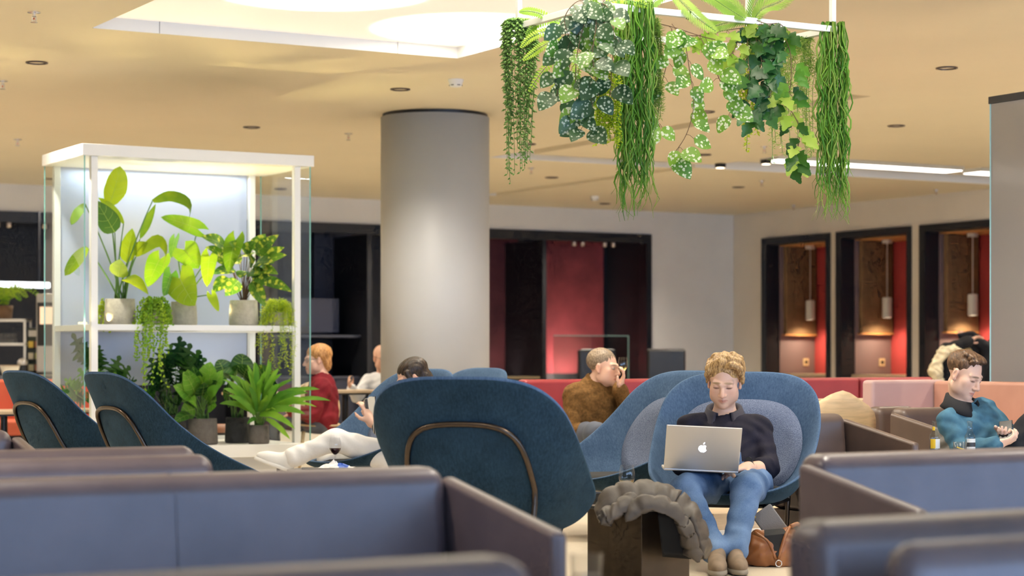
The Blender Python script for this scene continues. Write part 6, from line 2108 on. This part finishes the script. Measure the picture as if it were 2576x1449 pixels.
for pts, n, ms in (([(1890, 60, 10.28), (1920, 80, 10.24), (1950, 150, 10.18), (1940, 230, 10.18), (1920, 280, 10.18)], 22, ['leaf_ivy_dark']), ([(1890, 60, 10.28), (1880, 110, 10.24), (1885, 190, 10.18), (1880, 260, 10.18), (1900, 300, 10.18)], 19, ['leaf_ivy_dark', 'leaf_deep']),
                   ([(1900, 60, 10.28), (1950, 70, 10.24), (1985, 120, 10.18), (1990, 200, 10.18), (1980, 250, 10.18)], 19, ['leaf_ivy_dark', 'leaf_mid']), ([(1870, 70, 10.28), (1800, 80, 10.24), (1750, 90, 10.18), (1710, 85, 10.18)], 13, ['leaf_ivy_light']),
                   ([(1960, 230, 10.2), (1985, 270, 10.18), (2010, 320, 10.18), (2005, 380, 10.18), (1985, 410, 10.18)], 19, ['leaf_ivy_light', 'leaf_deep', 'leaf_ivy_light']), ([(1860, 80, 10.28), (1850, 120, 10.24), (1835, 140, 10.2)], 9, ['leaf_ivy_light']),
                   ([(1900, 50, 10.28), (1930, 60, 10.18), (1960, 60, 10.18), (1985, 80, 10.18)], 13, ['leaf_ivy_light', 'leaf_deep']), ([(1900, 90, 10.24), (1915, 150, 10.18), (1930, 210, 10.15)], 14, ['leaf_ivy_dark'])):
    vine(t, [H_(*p) for p in pts], n, .088, ms, 'maple', spread=.045, aspect=1.1)

# lime sedum strands, ferns, asparagus
def fuzzy(t, pts, n, ln, wd, mname, nm='strand', stem='stem_green', per=2, nb=2, dz=-.3):
    q = spline(pts, n)
    mb = MB().tube(q, .0016, 3, 1, caps=False)
    for i, c in enumerate(q[1:]):
        tg = (q[min(n - 1, i + 2)] - q[i]).normalized()
        for _ in range(per):
            v = (Vector((rj(1), rj(1), rj(.6) + dz)) - tg * .2).normalized()
            needle(mb, c, c + v * ln * RNG.uniform(.7, 1.1), wd)
    part(mb, nm, [mname, stem], t)
t = hplant('lime yellow feathery strands hanging below the dark spotted leaves', HN + Vector((.05, .1, -.02)))
for k in range(13):
    x = 1497 + k * 5 + rj(4); y1 = RNG.uniform(300, 390)
    fuzzy(t, [H_(1500 + rj(20), 120, 9.85), H_(x, 210, 9.85), H_(x + rj(5), 280, 9.85), H_(x + rj(5), y1, 9.85)], 42, .024, .009, 'leaf_lime', per=4)
t = hplant('lime yellow feathery strands hanging below the grape ivy', HN + Vector((1.02, 0, -.02)))
for k in range(9):
    x = 1862 + k * 6 + rj(4); y1 = RNG.uniform(270, 340) if k != 4 else 382
    fuzzy(t, [H_(1885 + rj(10), 60, 10.27), H_(x - 10, 190, 10.36), H_(x, 260, 10.36), H_(x + rj(5), y1, 10.36)], 40, .024, .009, 'leaf_lime', per=4)
t = hplant('pale fuzzy asparagus fern hanging beside the middle grass', HN + Vector((.37, .04, 0)))
for k in range(12):
    x = 1652 + rj(16)
    fuzzy(t, [H_(1650 + rj(6), 45, 9.98), H_(x, 110, 9.98), H_(x + rj(6), 200, 9.98), H_(x + rj(8), RNG.uniform(230, 310), 9.98)], 34, .030, .0032, 'leaf_aspar', per=7, nb=1)
t = hplant('feathery asparagus fern hanging left of the right-hand grass', fR + Vector((-.12, .2, -.02)))
for k in range(26):
    x = 1990 + rj(55); y1 = RNG.uniform(250, 420)
    fuzzy(t, [H_(2020 + rj(30), 91, 10.72), H_(x + 10, 150, 10.6), H_(x, 220, 10.56), H_(x + rj(8), y1, 10.56)], 34, .036, .0036, 'leaf_aspar', per=6, nb=1)
# boston fern fronds at the left
def frond(t, pts, nl, ln, wd, mname, nm='frond', taper=True, flatn=None, ang=.35, stem='stem_green'):
    q = spline(pts, nl)
    mb = MB().tube(q, .002, 4, 1, caps=False)
    for i in range(1, nl):
        tg = (q[min(nl - 1, i + 1)] - q[i - 1]).normalized()
        n_ = flatn or ((CAMP - q[i]).normalized() + Vector((0, 0, .5)))
        sd = tg.cross(n_).normalized()
        l = ln * (math.sin(PI * min(1, .18 + .82 * i / nl)) ** .6 if taper else 1)
        for s in (-1, 1):
            e = q[i] + (sd * s + tg * ang + Vector((0, 0, -.12))).normalized() * l
            blade(mb, q[i], e, wd, 'lance', n=n_, bend=.06, ns=3)
    part(mb, nm, [mname, stem], t)
t = hplant('yellow green boston fern fronds arching out at the left side of the frame', HN + Vector((0, .42, .02)))
for pts in ([(1400, 55, 10.2), (1360, 35, 10.2), (1330, 28, 10.2), (1308, 30, 10.2)], [(1410, 75, 10.2), (1370, 80, 10.15), (1335, 95, 10.15), (1312, 118, 10.15)], [(1415, 90, 10.2), (1375, 110, 10.1), (1345, 130, 10.1), (1318, 150, 10.1)],
            [(1420, 110, 10.2), (1390, 150, 10.1), (1360, 185, 10.1), (1332, 228, 10.1)], [(1430, 100, 10.2), (1420, 170, 10.1), (1400, 210, 10.1), (1385, 245, 10.1)], [(1425, 60, 10.3), (1390, 50, 10.3), (1350, 62, 10.3), (1325, 85, 10.3)],
            [(1520, 10, 9.9), (1560, -2, 9.9), (1600, 6, 9.9), (1640, 20, 9.9)], [(1440, 120, 10.1), (1450, 180, 10.0), (1430, 240, 10.0)]):
    frond(t, [H_(*p) for p in pts], 20, .030, .012, 'leaf_fern')
# palm fronds
t = hplant('palm fronds spreading over the top of the frame', HN + Vector((.55, .3, .05)))
for pts in ([(1690, -20, 10.1), (1720, 10, 10.05), (1755, 45, 10.0), (1800, 78, 9.95)], [(1690, -25, 10.1), (1650, 0, 10.1), (1635, 20, 10.1), (1610, 5, 10.1)], [(1730, -30, 10.2), (1790, -5, 10.2), (1830, 20, 10.2), (1870, 45, 10.2)],
            [(1890, 60, 10.3), (1915, 25, 10.25), (1960, 5, 10.25), (2010, -25, 10.2)], [(1890, 60, 10.3), (1900, 10, 10.3), (1920, -25, 10.3), (1950, -60, 10.3)], [(1890, 60, 10.3), (1850, 20, 10.3), (1810, -5, 10.3), (1770, -10, 10.3)], [(1890, 50, 10.3), (1860, 50, 10.25), (1810, 62, 10.25), (1780, 72, 10.2)]):
    frond(t, [H_(*p) for p in pts], 26, .075, .009, 'leaf_palm', ang=1.3)
# ================================================================ small things
def thick_glass(name, color=(1, 1, 1), ior=1.45):
    m, nt, b = new_mat(name)
    b.inputs['Base Color'].default_value = col4(color); b.inputs['Roughness'].default_value = .0
    b.inputs['Transmission Weight'].default_value = 1.0; b.inputs['IOR'].default_value = ior
glass_mat('wine_glass', (1, 1, 1), .97, .10)
thick_glass('white_wine', (.95, .78, .30), 1.33)
mat('red_wine', (.035, .003, .008), .1)
thick_glass('water', (1, 1, 1), 1.33)
def wine_glass(label, loc, h, liquid, lm, rb):
    t = thing('wine_glass', label, 'wine glass', loc)
    r = rb
    prof = [(.001, .004), (r * .85, .001), (r * .86, .003), (.006, .008), (.0042, .02), (.0042, h * .40), (.008, h * .44), (r * .6, h * .50), (r * .93, h * .60), (r, h * .68), (r * .95, h * .82), (r * .78, h)]
    MB().lathe(prof, 28).build('glass', 'wine_glass', t, smooth=True)
    k = [(.001, h * .445), (.006, h * .448), (r * .57, h * .505), (r * .9, h * .602), (r * .965, h * .60 + h * liquid), (.001, h * .60 + h * liquid)]
    MB().lathe(k, 24).build('wine', lm, t, smooth=False)
wine_glass('glass of white wine standing on the bronze cube table', atf(1577, 8.97, TB_TOP), .176, .02, 'white_wine', .036)
wine_glass('glass of red wine on the coffee table in front of white trousers', atf(843, 12.5, .318), .19, .06, 'red_wine', .037)
o = MB().lathe([(.001, 0), (.009, .001), (.0095, .01), (.0095, .055), (.007, .06), (.001, .061)], 14).xf(Matrix.Rotation(PI / 2, 4, 'Y')).build('tube', 'white_metal', None, smooth=True)
o.location = atf(1512, 8.85, TB_TOP + .0098); o.rotation_euler = (0, 0, -ALPHA - .5)
tag(o, 'small white tube lying on the cube table beside the jacket', 'tube')

# tablet and crumpled snack bag on the coffee table
o = MB().box(-.10, .10, -.07, .07, 0, .008).build('tablet', 'black_plastic', None, bevel=.003)
o.location = atf(800, 12.42, .318); o.rotation_euler = (0, 0, -ALPHA + .1)
tag(o, 'black tablet lying on the round coffee table', 'tablet')
mat('foil_white', (0.80, 0.80, 0.82), .35, var=.05, scale=20)
mat('foil_blue', (0.03, 0.12, 0.55), .35)
t = cthing('snack_bag', 'crumpled white and blue snack bag on the coffee table', 'snack bag', 846, 12.32, .327)
rr = random.Random(3)
rows = []
for i in range(15):
    row = []
    for j in range(11):
        x, y = -.105 + .21 * i / 14, -.06 + .12 * j / 10
        e = min(1, 2.2 * min(i, 14 - i) / 14) * min(1, 2.2 * min(j, 10 - j) / 10)
        row.append((x + rr.uniform(-.006, .006), y + rr.uniform(-.006, .006), .004 + e * (.035 + rr.uniform(-.02, .022)) + rr.uniform(0, .004)))
    rows.append(row)
MB().grid(rows[:9]).build('foil', 'foil_white', t)
MB().grid(rows[8:13]).build('print_band', 'foil_blue', t)
MB().grid(rows[12:]).build('foil', 'foil_white', t)

# bottles, tumbler with lemon, foreground tumbler
glass_mat('bottle_glass', (.93, .97, .95), .92, .12)
mat('label_white', (0.75, 0.75, 0.72), .5)
mat('label_dark', (0.04, 0.04, 0.04), .5)
mat('label_yellow', (0.85, 0.55, 0.03), .5)
mat('lemon', (0.85, 0.65, 0.08), .5)
BT = .475
def bottle(label, px, Z, band):
    t = cthing('bottle', label, 'bottle', px, Z, BT, 'glass bottles on the side table')
    h = .19
    MB().lathe([(.001, .003), (.025, .001), (.0275, .006), (.0275, .045), (.0245, .065), (.0245, .08), (.0275, .10), (.0265, .112), (.016, .132), (.0125, .15), (.012, .178), (.0145, .18), (.0145, .188), (.012, .19)], 24).build('glass', 'bottle_glass', t, smooth=True)
    MB().lathe([(.001, .006), (.0245, .008), (.0252, .04), (.0225, .065), (.0225, .08), (.025, .09), (.001, .0905)], 20).build('water', 'bottle_glass', t)
    for a, b_, m in band:
        f0, f1 = (-2.4, -.4) if m != 'label_yellow' else (-2.6, -1.6)
        rr_ = .0285 if a < .12 else .0152
        rows = [[(rr_ * math.cos(f0 + (f1 - f0) * j / 10), rr_ * math.sin(f0 + (f1 - f0) * j / 10), z) for j in range(11)] for z in (a, b_)]
        MB().grid(rows).build('label', m, t, smooth=True)
bottle('clear glass bottle with a yellow neck label, left of the tumbler', 2351, 10.75, [(.045, .095, 'label_white'), (.14, .16, 'label_yellow'), (.045, .095, 'label_yellow')])
bottle('clear glass bottle with a black and white label, right of the tumbler', 2440, 10.72, [(.078, .098, 'label_white'), (.055, .078, 'label_dark'), (.03, .055, 'label_white')])
def tumbler(label, px, Z, z, r, h, lem=True):
    t = cthing('tumbler', label, 'tumbler', px, Z, z)
    MB().lathe([(.001, .004), (r * .82, .001), (r * .84, .006), (r, h), (r * .95, h), (r * .8, .012), (.001, .011)], 24).build('glass', 'wine_glass', t, smooth=True)
    MB().lathe([(.001, .013), (r * .79, .014), (r * .88, h * .55), (.001, h * .55)], 20).build('water', 'wine_glass', t)
    if lem:
        MB().lathe([(.001, 0), (r * .6, 0), (r * .6, .006), (.001, .006)], 16).xf(Matrix.Translation((0, -.01, h * .56)) @ Matrix.Rotation(.35, 4, 'Y')).build('lemon_slice', 'lemon', t)
tumbler('tumbler of water with a lemon slice between the bottles', 2415, 10.62, BT, .036, .085)
tumbler('blurred water tumbler at the bottom edge in the centre foreground', 1475, 4.4, BT, .036, .10, False)
# grey jacket and second phone beside the man in teal
mat('wool_grey', (0.20, 0.19, 0.18), .9, bump=.3, bscale=100)
t = cthing('jacket', 'grey folded jacket on the armrest next to the man in teal', 'jacket', 2388, 11.55, .40)
fd = Field(*[axis_pts(a, b_, .008) for a, b_ in ((-.12, .14), (-.1, .1), (-.02, .30))])
fd.ell((0, 0, .09), (.075, .06, .12), None, .03).cap((-.05, 0, .17), (.05, -.02, .19), .035, .03, .03).disp(fold_noise(.008, 55)); fd.build('cloth', 'wool_grey', t)
MB().box(.03, .06, -.075, -.069, .12, .18).build('collar_lining', 'denim', t)
o = MB().box(-.035, .035, -.005, .005, 0, .10).xf(Matrix.Rotation(.35, 4, 'Y')).build('phone', 'black_plastic', None, bevel=.003)
o.location = at(2406, 1108, 11.2); o.rotation_euler = (0, 0, -ALPHA)
tag(o, 'black phone wedged beside the grey jacket', 'phone')

# ---------------------------------------------------------------- quilted jacket draped over the cube table
mat('nylon_taupe', (0.078, 0.064, 0.054), .5, var=.12, scale=10, bump=.25, bscale=22, spec=.4)
mat('lining_shade_black', (0.006, 0.006, 0.007), .8)
JZ = 8.78
t = cthing('jacket', 'grey brown quilted down jacket draped over the bronze cube table', 'jacket', 1640, JZ, 0)
pj = lambda px, py, y=0.0: np.array(((px - 1640) * (JZ + y) / F, y, 1 - (py - 900) * (JZ + y) / F))
import mathutils
def quilt_band(name, pts, hw, th, nq, tw=0.0, seed=0.0):
    n = nq * 8 + 1
    q = spline([Vector(p) for p in pts], n)
    rows = []
    for i in range(n):
        tg = (q[min(n - 1, i + 1)] - q[max(0, i - 1)]).normalized()
        sd = Vector((tw, 1, .0)); sd = (sd - tg * sd.dot(tg)).normalized(); up = tg.cross(sd) * -1
        if up.z < 0 and i < n * .6: up = -up
        ph = abs(math.sin(PI * i / 8)) ** .6
        endt = min(1, (i + 1) / 5, (n - i) / 5)
        row = []
        for j in range(28):
            a = 2 * PI * j / 28
            ca, sa = math.cos(a), math.sin(a)
            ex = math.copysign(abs(ca) ** .75, ca) * hw * (.97 + .03 * ph); ey = math.copysign(abs(sa) ** .9, sa) * th * (.70 + .30 * ph) * endt
            ey += .35 * th * math.cos(a * 3 + seed) * .3
            p = q[i] + sd * ex + up * ey
            d = mathutils.noise.noise_vector(p * 9 + Vector((seed, 0, 0))) * .016 + mathutils.noise.noise_vector(p * 26 + Vector((seed, 3, 0))) * .007
            p = p + d
            if p.z < .012: p.z = .012
            row.append(p - Vector((0, 0, .03 * max(0, -ca) ** 2 * (1 if i < n * .7 else .2))))
        rows.append(row)
    mb = MB().grid(rows, cv=True)
    k0 = len(mb.v) - 28
    mb.f.append(tuple(range(27, -1, -1))); mb.m.append(0); mb.f.append(tuple(range(k0, k0 + 28))); mb.m.append(0)
    mb.build(name, 'nylon_taupe', t, smooth=True)
quilt_band('quilted_panel', [pj(1512, 1300, .04), pj(1532, 1258, .04), pj(1580, 1238, .05), pj(1640, 1232, .06), pj(1692, 1250, .05), pj(1735, 1292, .04), pj(1762, 1345, .03), pj(1775, 1402, .02)], .105, .040, 9, .15, 1.0)
quilt_band('quilted_panel', [pj(1560, 1292, -.10), pj(1610, 1262, -.10), pj(1655, 1262, -.11), pj(1692, 1284, -.12), pj(1718, 1325, -.12), pj(1738, 1372, -.12), pj(1742, 1408, -.12)], .055, .034, 7, -.2, 5.0)
quilt_band('sleeve', [pj(1600, 1258, -.04), pj(1570, 1268, -.10), pj(1545, 1285, -.12), pj(1522, 1302, -.12), pj(1512, 1318, -.12)], .048, .036, 5, .3, 9.0)
rows = [[Vector(pj(1652 + 6 * j + 1.2 * i, 1292 + 10.5 * i + .5 * j, -.05 - .004 * (i % 2))) for j in range(13)] for i in range(11)]
o = MB().grid(rows).build('lining', 'lining_shade_black', t, smooth=True); md = o.modifiers.new('s', 'SOLIDIFY'); md.thickness = .02

# ---------------------------------------------------------------- brown leather bag with a sleeve in it
leather_mat('leather_tan', (0.20, 0.065, 0.018), (0.36, 0.14, 0.045), .35)
mat('felt_sleeve', (0.20, 0.19, 0.185), .9, bump=.2, bscale=200)
t = cthing('handbag', 'open tan leather handbag on the floor beside the lounge chair', 'handbag', 1945, 9.75, 0, rot=.15)
fd = Field(axis_pts(-.20, .20, .005), axis_pts(-.13, .13, .005), axis_pts(-.02, .24, .005))
fd.ell((0, 0, .06), (.15, .085, .10), None, .03).ell((-.06, 0, .10), (.08, .07, .075), None, .03).ell((.07, 0, .11), (.075, .07, .075), None, .03)
fd.cap((-.06, 0, .26), (-.005, 0, .05), .03, .008, .02, True).cap((-.01, 0, .26), (-.005, 0, .05), .03, .01, .02, True)
fd.cut((0, 0, .002), (0, 0, -1)).disp(fold_noise(.0045, 75)); fd.build('body', 'leather_tan', t)
for s, pts in ((-1, [(-.10, -.03, .165), (-.045, -.075, .12), (-.012, -.085, .04)]), (1, [(.075, -.03, .19), (.035, -.075, .14), (.0, -.085, .04)])):
    MB().tube(spline(pts, 10), .008, 8).build('rim', 'leather_tan', t, smooth=True)
MB().tube(spline([(-.09, 0, .15), (-.15, -.02, .14), (-.175, -.03, .07), (-.17, -.04, .03)], 12), .009, 8).build('handle', 'leather_tan', t, smooth=True)
MB().tube(spline([(.075, -.03, .19), (.12, -.02, .20), (.135, -.02, .15), (.14, -.02, .12)], 12), .010, 8).build('handle', 'leather_tan', t, smooth=True)
MB().tube([(.015 * math.cos(a), -.095, .02 + .015 * math.sin(a)) for a in [2 * PI * i / 16 for i in range(17)]], .0025, 6).build('ring', 'chrome', t, smooth=True)
for x in (.10, .125):
    MB().tube([(x, -.05, .155), (x + .008, -.06, .13)], .005, 8).build('buckle', 'chrome', t, smooth=True)
MB().add([(-.004, -.092, .05), (-.062, -.066, .15), (.05, -.066, .16), (-.05, -.02, .175), (.045, -.02, .18)], [(0, 2, 1), (1, 2, 4, 3)]).build('opening_shade', 'lining_shade_black', t)  # black patch on the closed body paints the shade inside the bag
o = MB().box(-.055, .055, -.009, .009, 0, .22).build('laptop_sleeve', 'felt_sleeve', None, bevel=.007)
o.location = atf(1982, 9.80, .085); o.rotation_euler = (-.15, -.62, -ALPHA)
tag(o, 'grey felt sleeve sticking out of the tan handbag', 'sleeve')
MB().box(-.046, -.04, -.0094, -.009, .205, .212).build('yellow_tag', 'label_yellow', o)

# ================================================================ coffee counter at the far left
CZ = 23.6
k_ = CZ / F
mat('counter_blue', (0.10, 0.115, 0.15), .4)
mat('steel', (0.55, 0.55, 0.55), .3, metal=1.0)
t = cthing('coffee_counter', 'dark coffee counter with a slate blue top at the far left', 'counter', 0, CZ, rot=ALPHA)
ctop = 1 - (946 - 900) * k_
MB().box(-1.6, 1.3, -.35, .35, 0, ctop - .06).build('body', 'alcove_dark', t)
MB().box(-1.65, 1.35, -.40, .38, ctop - .06, ctop).build('top', 'counter_blue', t, bevel=.01)
cl = lambda px, py, dz=0: at(px, py, CZ + dz)
# white rack with glasses
rk = cthing('glass_rack', 'white metal rack holding glasses on the coffee counter', 'rack', 18, CZ, ctop)
rw = .24
ztop_r = 1 + (900 - 803) * k_ - ctop
for x in (-rw, rw):
    for y in (-.14, .14):
        MB().box(x - .012, x + .012, y - .012, y + .012, 0, ztop_r).build('post', 'white_metal', rk)
for z in (ztop_r, ztop_r * .58):
    MB().box(-rw - .012, rw + .012, -.152, .152, z - .03, z).build('shelf', 'white_metal', rk)
for i in range(7):
    g = cthing('drinking_glass', 'clear drinking glass upside down on the white rack, ' + ('leftmost', 'second from left', 'third from left', 'in the middle', 'third from right', 'second from right', 'rightmost')[i], 'glass', -18 + 9.0 * i, CZ - .05 + .08 * (i % 2), ctop + ztop_r * .58, 'glasses on the white rack')
    MB().lathe([(.034, .001), (.036, .0), (.03, .11), (.001, .112)], 18).build('bowl', 'wine_glass', g, smooth=True)
    MB().lathe([(.036, 0), (.037, .003), (.035, .004)], 18).build('rim', 'wine_glass', g)
# tea packet display
td = cthing('tea_display', 'tall dark tea packet display with eight coloured packets', 'display', 88, CZ - .1, ctop)
hh = 1 + (900 - 825) * k_ - ctop
MB().box(-.085, .085, -.01, .09, 0, hh).build('stand', mat('display_green', (0.02, 0.035, 0.025), .4), td, bevel=.012)
MB().box(-.07, .07, -.014, -.01, hh - .10, hh - .03).build('header_card', 'label_white', td)
pk = [(.75, .55, .1), (.65, .2, .05), (.7, .65, .5), (.55, .6, .2), (.75, .7, .45), (.6, .25, .15), (.35, .55, .15), (.75, .72, .6)]
for i in range(8):
    x = -.04 + .08 * (i % 2); z = hh - .20 - .135 * (i // 2)
    m_ = mat('packet_%d' % i, pk[i], .5)
    MB().box(x - .03, x + .03, -.035, -.01, z - .03, z + .045).build('tea_packet', m_.name, td, bevel=.004)
    MB().box(x - .036, x + .036, -.045, -.01, z - .045, z - .03).build('packet_tray', 'black_plastic', td)
cn = cthing('canister', 'steel topped black canister on the coffee counter', 'canister', 57, CZ - .25, ctop)
MB().cyl((0, 0), .06, 0, .13, 20).build('body', 'black_plastic', cn)
MB().lathe([(.06, .13), (.065, .14), (.065, .17), (.04, .20), (.001, .21)], 20).build('lid', 'steel', cn, smooth=True)
bs = cthing('basket', 'low cream basket on the coffee counter', 'basket', 28, CZ - .25, ctop)
MB().lathe([(.09, 0), (.13, .12), (.124, .12), (.085, .01), (.001, .01)], 20).build('bowl', 'paper_cream', bs, smooth=True)
MB().lathe([(.124, .115), (.134, .12), (.128, .128)], 20).build('rim', 'oak_pale', bs)
cm = cthing('coffee_machine', 'tall coffee machine at the end of the counter beside the vitrine', 'coffee machine', 122, CZ - .05, ctop)
MB().box(-.10, .16, -.2, .2, 0, .95).build('body', 'steel', cm, bevel=.02)
MB().box(-.08, .14, -.215, -.2, .35, .85).build('front_panel', 'black_plastic', cm)
MB().box(-.05, .1, -.22, -.215, .6, .8).build('display_screen', emit('screen_warm', (1.0, .5, .2), .6), cm)
MB().box(-.08, .14, -.28, -.2, .02, .05).build('drip_tray', 'black_plastic', cm)
# potted palm on the rack, bright fixture behind it
loc = atf(8, CZ, ctop + ztop_r)
t = plant('potted_plant', 'small bright green fern in a ribbed dark pot on the white rack', 'plant', loc)
MB().lathe([(.001, 0), (.10, 0), (.115, .16), (.1, .16), (.095, .13), (.001, .13)], 20).build('pot', 'stem_brown', t, smooth=True)
for i in range(16):
    a = RNG.uniform(0, 2 * PI); L = RNG.uniform(.2, .36)
    d = Vector((math.cos(a), math.sin(a), 0))
    frond(t, [loc + Vector((0, 0, .14)), loc + d * L * .4 + Vector((0, 0, .14 + L * .7)), loc + d * L * .9 + Vector((0, 0, .14 + L * .75)), loc + d * L * 1.3 + Vector((0, 0, .14 + L * .45))], 14, .06, .02, 'leaf_fern')
emit('bar_glow', (.85, .93, 1.0), 3.5)
t = cthing('light_bar', 'bright horizontal light bar above the coffee counter', 'light bar', 20, CZ + 1.2, 0, rot=ALPHA)
zz = 1 + (900 - 716) * (CZ + 1.2) / F
MB().box(-.9, .52, -.02, .02, zz - .03, zz + .03).build('tube', 'bar_glow', t)
MB().box(-.9, .52, .02, .05, zz - .04, zz + .04).build('housing', 'white_metal', t)
for x in (-.8, .4):
    MB().box(x - .01, x + .01, .025, .045, zz + .04, ztop).build('hanger', 'black_plastic', t)
wine_glass('wine glass raised to the lips by the man in the brown jacket', at(1567, 962, 13.62), .17, .02, 'white_wine', .034)
